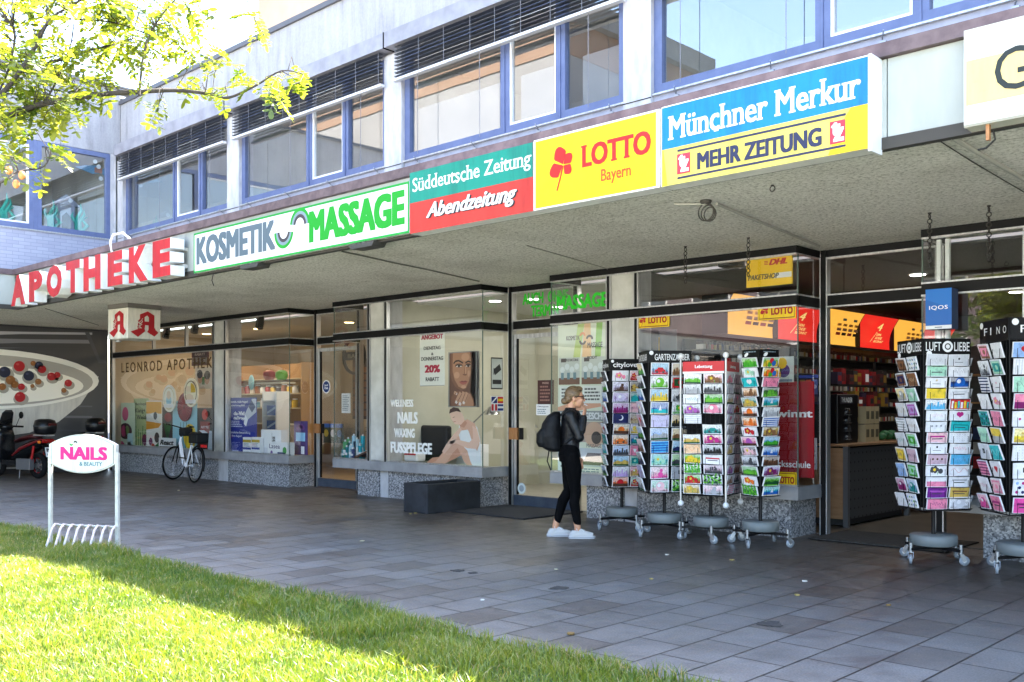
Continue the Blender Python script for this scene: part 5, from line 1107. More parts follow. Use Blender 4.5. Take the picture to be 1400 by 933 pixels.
# ================================================================== GRASS
def leafmat(name, c1, c2, tr, tf=.5, c3=None):
    k = NT(name); k.t.nodes.remove(k.b); d = k.n('ShaderNodeBsdfDiffuse'); t = k.n('ShaderNodeBsdfTranslucent'); g = k.n('ShaderNodeBsdfGlossy'); g.inputs['Roughness'].default_value = .45
    oi = k.n('ShaderNodeAttribute'); oi.attribute_name = 'tone'; c = k.ramp(oi.outputs['Fac'], [(0, c1), (.78, c2), (1, c3 or c2)]); k.l(c, d.inputs[0])
    k.l(k.mix(1., c, tr, 'MULTIPLY'), t.inputs[0]); m1 = k.n('ShaderNodeMixShader'); m1.inputs[0].default_value = tf; k.l(d.outputs[0], m1.inputs[1]); k.l(t.outputs[0], m1.inputs[2])
    m2 = k.n('ShaderNodeMixShader'); m2.inputs[0].default_value = .06; k.l(m1.outputs[0], m2.inputs[1]); k.l(g.outputs[0], m2.inputs[2]); k.l(m2.outputs[0], k.o.inputs[0]); return k.m
def raw_mesh(name, vs, fs, tones, mat, parent=None, **kw):
    me = bpy.data.meshes.new(name); me.from_pydata(vs, [], fs); me.materials.append(mat)
    at = me.attributes.new('tone', 'FLOAT', 'FACE'); at.data.foreach_set('value', tones); me.update()
    o = bpy.data.objects.new(name, me); COL.objects.link(o); o.parent = parent; return tag(o, **kw)
GRASSM = leafmat('grass blades', (.036, .125, .012), (.235, .30, .040), (1.8, 1.5, .6), tf=.42, c3=(.40, .34, .17))
rnd = random.Random(5); vs, fs, tn = [], [], []
def inview(x, y):
    F = -SS*x+CC*y; R = CC*x+SS*y
    return F > 1 and -.62 < R/F < .25 and (CAMH/F) < .36
def blade(x, y, h, w, tone, droop):
    a = rnd.random()*2*pi; dx, dy = cos(a), sin(a); b = len(vs); l = rnd.random()*2*pi; lx, ly = cos(l)*h*droop, sin(l)*h*droop
    vs.extend([(x-dx*w, y-dy*w, -.004), (x+dx*w, y+dy*w, -.004), (x-dx*w*.8+lx*.3, y-dy*w*.8+ly*.3, h*.55), (x+dx*w*.8+lx*.3, y+dy*w*.8+ly*.3, h*.55), (x+lx, y+ly, h*(1-.25*droop))])
    fs.append((b, b+1, b+3, b+2)); fs.append((b+2, b+3, b+4)); tn.extend([tone, min(1, tone+.12)])
n = 0
while n < 150000:
    x = rnd.uniform(-16, -2.2); y = rnd.uniform(1.2, 4.42)
    if not inview(x, y): 
        n += .2; continue
    n += 1
    dist = y; cl = mnoise.noise(Vector((x*1.1, y*1.1, 0)))*.6+mnoise.noise(Vector((x*4.1, y*4.1, 3)))*.5; edge = y > 4.2
    if y > 4.31+.13*mnoise.noise(Vector((x*1.3, 0, 7)))+.07*mnoise.noise(Vector((x*5.2, 0, 2))): continue
    if mnoise.noise(Vector((x*1.7, y*1.7, 21))) > .42 and rnd.random() < .55: continue
    h = (.045+.032*cl+rnd.random()*.032)*(1.25 if edge else 1)
    if mnoise.noise(Vector((x*.9, y*.9, 9))) > .22: h *= 1.6
    dry = rnd.random() < .07+.25*max(0, mnoise.noise(Vector((x*.7, y*.7, 31))))
    blade(x, y, max(.025, h), rnd.uniform(.0018, .0036), (rnd.uniform(.88, 1) if dry or (edge and rnd.random() < .12) else min(.8, max(0, .36+.45*cl+rnd.uniform(-.25, .25)))), rnd.uniform(.15, .9))
raw_mesh('grass', vs, fs, tn, GRASSM, label='short lawn grass beside the paving', kind='stuff')

# ================================================================== LOCUST TREE OVERHEAD
LEAFM = leafmat('locust leaves', (.075, .125, .012), (.29, .31, .035), (1.5, 1.5, .75), tf=.60)
BARK = noisy('locust bark', (.035, .028, .024), (.075, .06, .05), 20, .9, (1, 1, .3), bump=.4, bscale=30)
T = thing('locust_tree', 'locust tree with yellow green feathery leaves reaching in at the upper left', 'tree', (-5.4, -1.2, 0))
tw = MB(); rnd = random.Random(9)
base = Vector((-5.4, -1.2, 0))
tw.tube([base, base+Vector((.05, .05, 1.5)), base+Vector((.0, .15, 3.0)), base+Vector((.15, .35, 4.6))], [.17, .14, .12, .07], BARK, 12)
vs, fs, tn = [], [], []
def leaflet(p, d, nrm, L, W, tone):
    d = d.normalized(); s_ = d.cross(nrm); 
    if s_.length < 1e-4: s_ = Vector((1, 0, 0))
    s_.normalize(); b = len(vs); u = nrm*(L*.08)
    for t_, w_ in ((0, 0), (.25, .8), (.6, 1), (.9, .55), (1, 0), (.9, -.55), (.6, -1), (.25, -.8)): vs.append(p+d*(L*t_)+s_*(W*.5*w_)+u*(1-abs(w_)))
    fs.append(tuple(range(b, b+8))); tn.append(tone)
def comp_leaf(p, d, size, tone):
    """feathered leaf: paired leaflets along a drooping stalk"""
    d = d.normalized(); n = rnd.randint(4, 7); q = p.copy(); dd = d.copy(); nr = Vector((rnd.uniform(-.5, .5), rnd.uniform(-.5, .5), 1)).normalized(); L = size*rnd.uniform(.26, .34)
    for i in range(n):
        q2 = q+dd*(size/n); tw.tube([q, q2], .0011, LSTEM, 3, caps=False); q = q2; dd = (dd+Vector((0, 0, -.10))).normalized(); sd_ = dd.cross(nr).normalized()
        for sg in (-1, 1):
            nn = (nr+Vector((rnd.uniform(-.5, .5), rnd.uniform(-.5, .5), rnd.uniform(-.3, .3)))).normalized()
            leaflet(q, sd_*sg+dd*.35, nn, L*rnd.uniform(.8, 1.1), L*.5, min(1, max(0, tone+rnd.uniform(-.2, .2))))
    leaflet(q, dd, nr, L*1.1, L*.55, tone)
LSTEM = P((.16, .18, .05), .7)
def smooth(pts, k=4):
    out = []
    for i in range(len(pts)-1):
        p0, p1, p2, p3 = pts[max(i-1, 0)], pts[i], pts[i+1], pts[min(i+2, len(pts)-1)]
        for j in range(k):
            t_ = j/k; out.append(.5*((2*p1)+(-p0+p2)*t_+(2*p0-5*p1+4*p2-p3)*t_*t_+(-p0+3*p1-3*p2+p3)*t_**3))
    return out+[pts[-1]]
BR = [([(-420, 60, 4.4), (-250, 170, 4.6), (-90, 185, 4.8), (0, 162, 5.0), (60, 142, 5.1), (130, 130, 5.2), (200, 125, 5.3), (245, 124, 5.4), (290, 129, 5.5), (312, 134, 5.55), (350, 117, 5.6), (385, 97, 5.65), (415, 102, 5.7)], .016, .003),
      ([(-420, 40, 4.4), (-180, 120, 4.8), (-40, 92, 5.3), (50, 90, 5.5), (110, 72, 5.6), (160, 60, 5.7), (182, 53, 5.8)], .014, .003),
      ([(-180, 230, 4.6), (-30, 150, 4.7), (10, 120, 4.8), (45, 70, 4.9), (70, 25, 5.0), (110, 0, 5.1), (150, -50, 5.2)], .012, .004),
      ([(-60, -120, 5.0), (0, 10, 5.0), (20, 45, 5.0), (10, 100, 4.9), (-10, 140, 4.7)], .008, .005),
      ([(45, 60, 5.0), (70, 28, 5.2), (110, 27, 5.4), (160, 32, 5.6), (205, 48, 5.8), (240, 58, 5.9), (258, 88, 5.9), (240, 122, 5.8)], .007, .002),
      ([(-120, 300, 4.2), (0, 250, 4.4), (25, 235, 4.5), (60, 228, 4.6), (70, 205, 4.6)], .006, .002),
      ([(300, -120, 5.8), (320, -30, 5.8), (340, 5, 5.8), (352, 35, 5.8)], .006, .002),
      ([(190, 130, 5.2), (200, 60, 5.3), (230, 10, 5.4), (300, -60, 5.6)], .007, .003),
      ([(60, 142, 5.1), (85, 95, 5.2), (100, 40, 5.3), (95, -40, 5.4)], .006, .003)]
brp = []; hub = base+Vector((.0, .15, 2.9))
for pts, r0, r1 in BR:
    P3 = [WF(x, y, F) for x, y, F in pts]; 
    if pts[0][0] < -100: P3 = [hub+Vector((0, 0, rnd.uniform(-.3, .8)))]+P3; r0 *= 1.5
    S = smooth(P3); N = len(S); tw.tube(S, [r0+(r1-r0)*i/(N-1) for i in range(N)], BARK, 6); brp += S
# twigs and leaves inside the drawn clumps
CL = [(20, 20, 70, 55, 60), (110, 40, 70, 45, 60), (190, 25, 60, 40, 45), (260, 25, 45, 35, 26), (20, 100, 60, 40, 56), (90, 105, 55, 35, 50), (150, 85, 50, 30, 34), (30, 160, 45, 28, 40), (75, 150, 35, 22, 20), (140, 120, 35, 16, 14), (200, 80, 45, 28, 20),
      (265, 80, 30, 25, 12), (285, 110, 24, 22, 12), (210, 140, 24, 16, 7), (370, 125, 34, 20, 14), (400, 105, 22, 16, 9), (310, 95, 16, 22, 6), (345, 20, 18, 32, 9), (50, 218, 26, 22, 5), (10, 200, 25, 20, 8), (170, 5, 90, 25, 34), (60, -30, 120, 30, 40), (-60, 80, 50, 110, 60), (-150, 140, 60, 70, 60), (-260, 120, 70, 70, 60), (-330, 60, 60, 60, 40)]
def proj(p):
    R = CC*p.x+SS*p.y; F = -SS*p.x+CC*p.y; return (700+FPX*R/F, HY-FPX*(p.z-CAMH)/F, F)
brq = [(b, *proj(b)) for b in brp if -SS*b.x+CC*b.y > 2]
for cx, cy_, rx, ry, n in CL:
    for i in range(int(n*.60)):
        a = rnd.random()*2*pi; q = math.sqrt(rnd.random()); x, y = cx+rx*q*cos(a), cy_+ry*q*sin(a)
        o_ = sorted(brq, key=lambda t: (t[1]-x)**2+(t[2]-y)**2)[:6]; near, nx, ny, nf = rnd.choice(o_)
        if math.hypot(nx-x, ny-y) > 95: continue
        p = WF(x, y, nf+rnd.uniform(-.3, .35)); mid_ = near.lerp(p, .55)+Vector((rnd.uniform(-.03, .03), rnd.uniform(-.03, .03), rnd.uniform(-.01, .06)))
        tw.tube([near, mid_, p], [.0030, .0021, .0013], BARK, 4, caps=False)
        d = (p-near)+Vector((rnd.uniform(-.3, .3), rnd.uniform(-.3, .3), rnd.uniform(-.35, .1))); tn_ = rnd.uniform(.0, .9)
        comp_leaf(p-d.normalized()*.03, d, rnd.uniform(.09, .18), tn_)
        if rnd.random() < .6: comp_leaf(mid_, d+Vector((rnd.uniform(-.6, .6), rnd.uniform(-.6, .6), rnd.uniform(-.2, .2))), rnd.uniform(.07, .14), min(1, max(0, tn_+rnd.uniform(-.3, .3))))
tw.build('trunk', T)
off = wloc(T); raw_mesh('crown', [v-off for v in vs], fs, tn, LEAFM, T)
m = MB(); 
for x, y in ((12, 233), (30, 240), (22, 252)):
    p = WF(x, y, 4.45); m.ell(p, (.016, .016, .02), H(226, 140, 80), 8, 6)
m.build('withered_leaf', T)

# trees across the lawn, mirrored in the shop windows
FARM = leafmat('far foliage', (.020, .045, .010), (.075, .12, .025), (1.2, 1.2, .7), tf=.3)
for i, (x, y, h, lab) in enumerate(((-9.0, -12.5, 7.5, 'leafy tree mirrored at the right edge of the right shop window'), (-34, -13, 11, 'leafy tree across the lawn mirrored in the salon window'), (-46, -12, 12, 'leafy tree across the lawn mirrored in the pharmacy window'), (-58, -13, 11, 'tall leafy tree across the lawn far to the left'), (-70, -11, 12, 'leafy tree across the lawn, second farthest to the left'), (-84, -9, 13, 'leafy tree across the lawn, farthest to the left'))):
    t = thing('broad_tree', lab, 'tree', (x, y, 0), group='trees across the lawn')
    m = MB(); m.tube([(0, 0, -.1), (.1, 0, h*.2), (0, .1, h*.45)], [.22, .17, .10], BARK, 10)
    for j in range(6): a = j*1.05; m.tube([(0, .05, h*.3+.1*j), (h*.12*cos(a), h*.12*sin(a), h*.5), (h*.22*cos(a), h*.22*sin(a), h*.66)], [.08, .05, .02], BARK, 6)
    m.build('trunk', t, local=True)
    v2, f2, t2 = [], [], []; cs = [(rnd.uniform(-.25, .25)*h, rnd.uniform(-.25, .25)*h, h*rnd.uniform(.42, .9), h*rnd.uniform(.10, .2)) for _ in range(26)]
    for cx, cy_, cz, r in cs:
        tone = rnd.random()
        for _ in range(90):
            q = Vector((rnd.gauss(0, 1), rnd.gauss(0, 1), rnd.gauss(0, 1))).normalized()*r*rnd.uniform(.6, 1.05)+Vector((cx, cy_, cz))
            u = Vector((rnd.gauss(0, 1), rnd.gauss(0, 1), rnd.gauss(0, 1))).normalized(); w_ = u.orthogonal().normalized(); sz = rnd.uniform(.10, .2); b = len(v2)
            v2 += [q-u*sz, q+w_*sz*.6, q+u*sz, q-w_*sz*.6]; f2.append((b, b+1, b+2, b+3)); t2.append(min(1, max(0, tone+rnd.uniform(-.3, .3))))
    raw_mesh('crown', v2, f2, t2, FARM, t)
# ================================================================== THE WOMAN
SKIN = H(206, 152, 120, .5); JACK = noisy('black leather', (.003, .003, .004), (.010, .0105, .013), 14, .42, bump=.55, bscale=26, bd=.02); TROU = noisy('black cotton', (.002, .002, .0025), (.0045, .0045, .005), 12, .9, (1, 1, .3), bump=.4, bscale=14, bd=.02); JACK.node_tree.nodes['Principled BSDF'].inputs['Specular IOR Level'].default_value = .35; TROU.node_tree.nodes['Principled BSDF'].inputs['Specular IOR Level'].default_value = .08
HAIR = noisy('dark blond hair', (.07, .038, .016), (.24, .15, .07), 34, .45, (1, 1, 6)); SHOE = P((.56, .54, .52), .75)
def grow(name, fn, mat, parent, voxel, smooth_it=4, fac=.5):
    """fuse overlapping shapes into one continuous surface"""
    m = MB(); fn(m); me = m.mesh(name); ob = bpy.data.objects.new(name, me); COL.objects.link(ob)
    r = ob.modifiers.new('fuse', 'REMESH'); r.mode = 'VOXEL'; r.voxel_size = voxel; r.use_smooth_shade = True
    s_ = ob.modifiers.new('soften', 'SMOOTH'); s_.iterations = smooth_it; s_.factor = fac
    dg = bpy.context.evaluated_depsgraph_get(); me2 = bpy.data.meshes.new_from_object(ob.evaluated_get(dg)); bpy.data.objects.remove(ob)
    me2.materials.clear(); me2.materials.append(mat); o = bpy.data.objects.new(name, me2); COL.objects.link(o); o.parent = parent; return o
def limb(m, pts, rs, n=14):
    pts = [Vector(p) for p in pts]; m.tube(pts, rs, SKIN, n)
    for p, r in zip(pts, rs): m.ell(p, (r, r, r), SKIN, n, 9)
W0 = Vector((-7.05, 8.30, 0)); PW = thing('person', 'woman in black jacket and leggings with sunglasses looking at the cards', 'person', W0, RAD(43.75))
# local axes: x = the way she faces, y = her left (away from the camera), z = up
HIPZ = .905
rl = [(.0, -.085, .90), (.055, -.085, .50), (.075, -.09, .115)]      # near leg, set forward
ll = [(-.01, .085, .90), (-.015, .085, .51), (-.16, .09, .125)]      # far leg, behind
def legs(m, g=0., low=0.):
    for L_ in (rl, ll):
        h, k_, a = map(Vector, L_); c = k_.lerp(a, .28)+Vector((-.022, 0, 0)); e = k_.lerp(a, 1-low)
        limb(m, [h, h.lerp(k_, .35)+Vector((.012, 0, 0)), h.lerp(k_, .75), k_, c, e], [.088+g, .086+g, .062+g, .053+g, .053+g, .036+g])
def pelvis(m, g=0.):
    m.loft([((-.022, 0, .84), .09+g, .135+g), ((-.02, 0, .92), .106+g, .162+g), ((-.01, 0, 1.0), .098+g, .148+g), ((0, 0, 1.08), .085+g, .125+g)], SKIN, 22)
def torso(m, g=0., lo=1.0):
    m.loft([((-.01, 0, lo), .092+g, .14+g), ((0, 0, 1.09), .088+g, .126+g), ((.015, 0, 1.20), .105+g, .148+g), ((.02, 0, 1.29), .105+g, .16+g), ((.0, 0, 1.365), .085+g, .165+g), ((-.005, 0, 1.405), .06+g, .10+g)], SKIN, 22)
    m.ell((.075, -.065, 1.235), (.055+g, .06+g, .06+g), SKIN); m.ell((.075, .065, 1.235), (.055+g, .06+g, .06+g), SKIN)
    for s in (-1, 1): m.ell((-.005, s*.165, 1.345), (.058+g, .055+g, .058+g), SKIN)
ra = [(-.005, -.175, 1.345), (.085, -.215, 1.115), (.135, -.155, 1.335)]
la = [(-.005, .175, 1.345), (.03, .225, 1.09), (.09, .16, .88)]
def arms(m, g=0., low=0.):
    for A_ in (ra, la):
        s, e, w_ = map(Vector, A_); limb(m, [s, s.lerp(e, .5), e, e.lerp(w_, .35), e.lerp(w_, 1-low)], [.05+g, .047+g, .041+g, .041+g, .029+g])
HD = Vector((.055, 0, 1.545))
def head(m):
    m.ell(HD+Vector((-.012, 0, .028)), (.094, .074, .098), SKIN, 22, 14); m.ell(HD+Vector((.030, 0, -.042)), (.060, .056, .070), SKIN, 18, 12)
    m.ell(HD+Vector((.058, 0, -.088)), (.026, .028, .022), SKIN)
    m.tube([HD+Vector((.078, 0, .018)), HD+Vector((.098, 0, -.018)), HD+Vector((.106, 0, -.030))], [.010, .0125, .011], SKIN, 10); m.ell(HD+Vector((.101, 0, -.033)), (.011, .014, .009), SKIN)
    m.ell(HD+Vector((.084, 0, -.060)), (.014, .022, .0075), SKIN); m.ell(HD+Vector((.081, 0, -.071)), (.014, .020, .008), SKIN)
    for s in (-1, 1): m.ell(HD+Vector((-.018, s*.076, -.015)), (.020, .010, .032), SKIN); m.ell(HD+Vector((.062, s*.034, -.028)), (.026, .022, .026), SKIN)
    m.ell(HD+Vector((.070, 0, .030)), (.018, .05, .012), SKIN)
def neck(m): limb(m, [(-.01, 0, 1.37), (.005, 0, 1.43), (.02, 0, 1.50)], [.058, .050, .050])
def hand(m, wr, d, pn, side, hold):
    """palm, four unequal bent fingers and a thumb; d = along the hand, pn = palm normal, side = towards the thumb"""
    d, pn, side = d.normalized(), pn.normalized(), side.normalized()
    for q in (-.026, -.009, .009, .026):
        limb(m, [wr-d*.012+side*q*.6, wr+d*.045+side*q*.95, wr+d*.078+side*q], [.014, .0135, .0105], 10)
    for q, L_ in ((-.031, .054), (-.0105, .068), (.0105, .074), (.031, .066)):
        r = wr+d*.082+side*q; b1 = (d*(1-hold*.45)+pn*hold*.8).normalized(); b2 = (d*(1-hold*1.15)+pn*hold*1.05).normalized(); b3 = (d*(1-hold*1.7)+pn*hold*.8).normalized()
        limb(m, [r, r+b1*L_*.46, r+b1*L_*.46+b2*L_*.32, r+b1*L_*.46+b2*L_*.32+b3*L_*.24], [.0098, .0088, .0078, .0066], 9)
    t0 = wr+side*.026+d*.020; limb(m, [t0, t0+(side*.7+d*.7+pn*.3).normalized()*.038, t0+(side*.7+d*.7+pn*.3).normalized()*.038+(d*.9+pn*.6-side*.2).normalized()*.03], [.0135, .0105, .008], 9)
def body(m):
    head(m); neck(m); torso(m); pelvis(m); legs(m); arms(m)
    e, w_ = Vector(ra[1]), Vector(ra[2]); hand(m, w_, (w_-e).normalized()*.8+Vector((.10, .06, .5)), Vector((-.8, .55, .15)), Vector((.25, .55, 0)), .62)
    e, w_ = Vector(la[1]), Vector(la[2]); hand(m, w_, (w_-e), Vector((-.3, -1, 0)), Vector((1, -.2, .2)), .3)
    for L_ in (rl, ll):
        a = Vector(L_[2]); m.ell(a+Vector((.0, 0, -.02)), (.036, .034, .045), SKIN); m.tube([a+Vector((-.03, 0, -.07)), a+Vector((.06, 0, -.075)), a+Vector((.15, 0, -.088))], [.034, .036, .02], SKIN, 12)
bodyo = grow('body', body, SKIN, PW, .0055, 3)
grow('jacket', lambda m: (torso(m, .016, .97), arms(m, .014, .06), m.loft([((-.005, 0, 1.36), .075, .10), ((.0, 0, 1.41), .066, .078), ((.004, 0, 1.437), .06, .066)], SKIN)), JACK, PW, .007, 4)
grow('leggings', lambda m: (legs(m, .007, .14), pelvis(m, .010)), TROU, PW, .007, 4)
# shoes with soles and laces
for L_, nm in ((rl, 'near'), (ll, 'far')):
    a = Vector(L_[2]); fx = a.x-.015
    def up_(m): m.loft([((fx-.02, a.y, .022), .062, .040), ((fx-.015, a.y, .06), .056, .038), ((fx+.0, a.y, .088), .048, .036)], SKIN); m.tube([(fx-.03, a.y, .035), (fx+.05, a.y, .042), (fx+.12, a.y, .036), (fx+.185, a.y, .03)], [.040, .043, .042, .030], SKIN, 14); m.tube([(fx+.02, a.y, .085), (fx+.09, a.y, .062)], [.032, .030], SKIN, 12)
    s_ = grow('sneaker', up_, SHOE, PW, .005, 3)
    m = MB(); pts = [(fx-.085+.295*t_, a.y+w_) for t_, w_ in ((0, .018), (.05, .032), (.25, .038), (.55, .044), (.8, .044), (.94, .03), (1, .008), (1, -.008), (.94, -.03), (.8, -.044), (.55, -.044), (.25, -.038), (.05, -.032), (0, -.018))]
    m.prism(pts, H(196, 196, 198, .6), 'z', .001, .026); m.prism([(p[0], a.y+(p[1]-a.y)*1.015) for p in pts], H(60, 62, 80, .5), 'z', .012, .0155); m.build('sole', s_, local=True)
    m = MB()
    for i in range(5): x = fx+.035+.022*i; z = .093-.009*i; m.tube([(x, a.y-.028, z-.008), (x+.004, a.y, z+.006), (x, a.y+.028, z-.008)], .0035, WHITE, 5)
    m.tube([(fx+.03, a.y, .098), (fx+.055, a.y-.03, .105), (fx+.085, a.y-.045, .08)], .003, WHITE, 5); m.tube([(fx+.03, a.y, .098), (fx+.0, a.y-.035, .11), (fx+.01, a.y-.05, .085)], .003, WHITE, 5); m.build('laces', s_, local=True)
# hair drawn back into a low bun
def hair(m):
    m.ell(HD+Vector((-.022, 0, .040)), (.097, .0815, .098), SKIN, 22, 14); m.ell(HD+Vector((-.075, 0, -.01)), (.050, .066, .062), SKIN); m.ell(HD+Vector((-.120, 0, -.035)), (.040, .042, .040), SKIN); m.ell(HD+Vector((-.095, 0, -.02)), (.036, .045, .04), SKIN)
    m.ell(HD+Vector((.030, 0, .098)), (.055, .058, .034), SKIN)
hr = grow('hair', hair, HAIR, PW, .006, 3)
m = MB(); 
for i in range(26):
    q = rnd.uniform(-1, 1); m.tube([HD+Vector((.045, q*.062, .098+.02*(1-q*q))), HD+Vector((-.03, q*.078, .125-.035*q*q)), HD+Vector((-.10, q*.055, .03)), HD+Vector((-.14, q*.03, -.03))], .0022, HAIR, 4)
m.build('hair_strands', hr, local=True)
gl = MB(); GLS = P((.012, .01, .01), .12)
for s in (-1, 1):
    gl.loft([(HD+Vector((.088, s*.036, .008)), .030, .030, Matrix.Rotation(RAD(90), 3, 'Y')), (HD+Vector((.092, s*.036, .008)), .030, .030, Matrix.Rotation(RAD(90), 3, 'Y'))], GLS, 16)
    gl.tube([HD+Vector((.088, s*.060, .016)), HD+Vector((.03, s*.079, .016)), HD+Vector((-.02, s*.083, .006))], .0045, H(60, 34, 20, .3), 6)
gl.tube([HD+Vector((.093, -.014, .014)), HD+Vector((.100, 0, .016)), HD+Vector((.093, .014, .014))], .004, GLS, 6); gl.build('sunglasses', PW, local=True)
m = MB(); m.ell(HD+Vector((.092, 0, -.064)), (.006, .019, .004), H(150, 60, 60)); m.build('lips', PW, local=True)
m = MB(); m.torus(HD+Vector((-.014, -.083, -.058)), .012, .0018, P((.8, .6, .25), .3, 1.), 'y', 16, 5); m.build('earring', PW, local=True)
q = Vector(ra[2]); m = MB(); m.tube([HD+Vector((.094, -.006, -.066)), q+Vector((.045, .075, .125))], .0042, WHITE, 8); m.T = None
m.v = [tuple(PW.matrix_basis @ Vector(v)) for v in m.v]; m.build('cigarette', label='white cigarette held to the lips of the woman', cat='cigarette')
# backpack
BPM = noisy('black nylon', (.003, .0032, .004), (.008, .0085, .010), 10, .6, bump=.6, bscale=16, bd=.02); BPM.node_tree.nodes['Principled BSDF'].inputs['Specular IOR Level'].default_value = .25
BP = thing('backpack', 'black rounded backpack on the back of the woman', 'backpack', PW.matrix_basis @ Vector((-.22, 0, .95)), RAD(43.75))
def bp(m): m.loft([((.045, 0, .0), .06, .10), ((.02, 0, .04), .105, .135), ((.0, 0, .18), .12, .15), ((.01, 0, .31), .105, .14), ((.04, 0, .40), .075, .11), ((.07, 0, .445), .035, .05)], SKIN, 24); m.loft([((-.085, 0, .05), .05, .10), ((-.10, 0, .10), .06, .12), ((-.10, 0, .20), .055, .12), ((-.085, 0, .25), .03, .10)], SKIN, 20)
grow('pack', bp, BPM, BP, .008, 5)
m = MB()
for s in (-1, 1): m.tube([(.12, s*.10, .40), (.20, s*.12, .475), (.30, s*.12, .44), (.335, s*.115, .33), (.30, s*.13, .20), (.15, s*.14, .10)], .017, BPM, 8)
m.build('shoulder_strap', BP, local=True)
m = MB(); m.tube([(-.02, -.10, .02), (-.04, -.11, -.1), (.0, -.115, -.2)], .007, BPM, 6); m.build('strap_end', BP, local=True)
m = MB()
for z in (.21, .27): m.tube([(-.155, -.09, z), (-.165, 0, z+.02), (-.155, .09, z)], .004, STEEL, 5)
m.build('zip', BP, local=True)
# ================================================================== PHARMACY WINDOW
def panel(name, px0, px1, pt, pb, Y, base, fn, lab, cat='poster', group=None, thick=.012):
    k = bPix(px0, px1, pt, pb, Y, base, thick=thick); fn(k); return k.build(name, label=lab, cat=cat, group=group)
YW = 10.02
CREAM = H(236, 226, 200); PALEG = H(206, 222, 196); DRED = H(120, 20, 36); LBLUE = H(150, 206, 226)
PG = 'display boards in the pharmacy window'
panel('display_board', 159, 184, 551, 620, YW+.1, PALEG, lambda k: (k.disc(.5, .78, .17, H(214, 80, 130)), k.disc(.5, .44, .36, H(70, 30, 40), rv=.16), k.disc(.42, .44, .14, H(190, 60, 110), 2), k.disc(.6, .46, .11, H(110, 140, 70), 2), k.disc(.3, .08, .2, H(210, 80, 130), 2), k.disc(.7, .1, .18, H(240, 240, 230), 2), k.rect(.62, .16, .9, .4, H(190, 220, 226), 2)), 'pale green board with a pink flower, leftmost in the pharmacy window', 'display board', PG)
panel('display_board', 183, 203, 545, 620, YW+.14, H(176, 190, 140), lambda k: (k.fit('Heuschnupfen', .06, .86, .94, .93, H(60, 60, 40), 1), k.fit('Klang+', .1, .72, .8, .82, H(60, 60, 40), 1), k.fit('Weide', .2, .62, .95, .7, H(60, 60, 40), 1), [k.line([(.2+.13*i, .02), (.15+.16*i, .5-.06*(i % 3))], .03, H(60, 120, 50), 2) for i in range(5)], k.disc(.75, .25, .18, H(100, 30, 70), 3)), 'green board with brown wording and grass blades in the pharmacy window', 'display board', PG)
panel('display_board', 200, 221, 548, 622, YW+.06, H(240, 238, 232), lambda k: (k.rect(0, .76, 1, .98, H(240, 176, 60)), k.disc(.55, .72, .32, WHITE, 2, rv=.06), k.disc(.6, .72, .12, H(30, 40, 60), 3), k.poly([(.0, .46), (.8, .5), (1, .58), (0, .62)], H(232, 160, 50), 2), k.disc(.7, .32, .16, H(60, 40, 36), 2), k.disc(.3, .24, .12, H(120, 40, 90), 2), k.poly([(0, 0), (1, 0), (1, .3), (.5, .14), (0, .08)], H(40, 110, 50), 3), k.disc(.45, .14, .13, H(190, 60, 30), 4, rv=.07)), 'white and orange board with an eye in the pharmacy window', 'display board', PG)
panel('display_board', 236, 269, 548, 622, YW+.16, LBLUE, lambda k: (k.disc(.72, .34, .26, YEL, 2), [k.line([(.72, .34), (.72+.25*cos(a), .34+.11*sin(a))], .008, H(210, 160, 10), 3) for a in [q*.6 for q in range(11)]], [k.line([(x, 0), (x+.05, .6)], .02, H(30, 70, 50), 2) for x in (.3, .42, .54)]), 'light blue board with yellow flower behind the dark rosette', 'display board', PG)
p = WY(252, 557, YW+.1); m = MB(); m.lathe((p.x, p.y, p.z), [(.30, 0), (.30, .02)], DRED, 28, axis='y')
for i in range(24): a = 2*pi*i/24; m.bar((p.x+.05*cos(a), p.y-.006, p.z+.05*sin(a)), (p.x+.295*cos(a), p.y-.006, p.z+.295*sin(a)), .012, .01, H(160, 40, 56))
m.build('paper_rosette', label='big dark red paper rosette in the pharmacy window', cat='decoration')
for px, py, r, c1, c2, lab in ((231, 545, .29, H(240, 238, 226), LBLUE, 'round white sign with a pale blue mortar in the pharmacy window'), (261, 537, .30, CREAM, H(226, 186, 30), 'round cream clock sign with a yellow quarter in the pharmacy window')):
    p = WY(px, py, YW+.02); k = bFace(p.x-r, p.x+r, p.z-r, p.z+r, YW+.02, CREAM, slab=False); k.mb.lathe((p.x, YW+.02, p.z), [(r, 0), (r, .02)], c1, 28, axis='y')
    k.disc(.5, .5, .42, H(120, 104, 70) if c2 is not LBLUE else H(214, 204, 170), 2); k.disc(.5, .5, .37, c1, 3)
    if c2 is LBLUE: k.disc(.5, .42, .2, LBLUE, 4); k.disc(.5, .62, .16, H(226, 206, 180), 5); k.rect(.15, .16, .85, .3, WHITE, 6)
    else: k.disc(.5, .5, .33, c2, 4, a0=0, a1=90, n=10); k.poly([(.5, .5), (.83, .5), (.5, .83)], c2, 4); k.rect(.15, .12, .85, .26, WHITE, 6)
    k.build('round_sign', label=lab, cat='sign')
panel('tulip_picture', 221, 237, 557, 606, YW+.2, H(52, 44, 40), lambda k: (k.disc(.55, .72, .3, H(150, 26, 36), 2, rv=.13), [k.line([(.5, .1), (.2+.15*i, .55)], .05, H(40, 110, 50), 1) for i in range(5)]), 'dark picture of a red tulip in the pharmacy window')
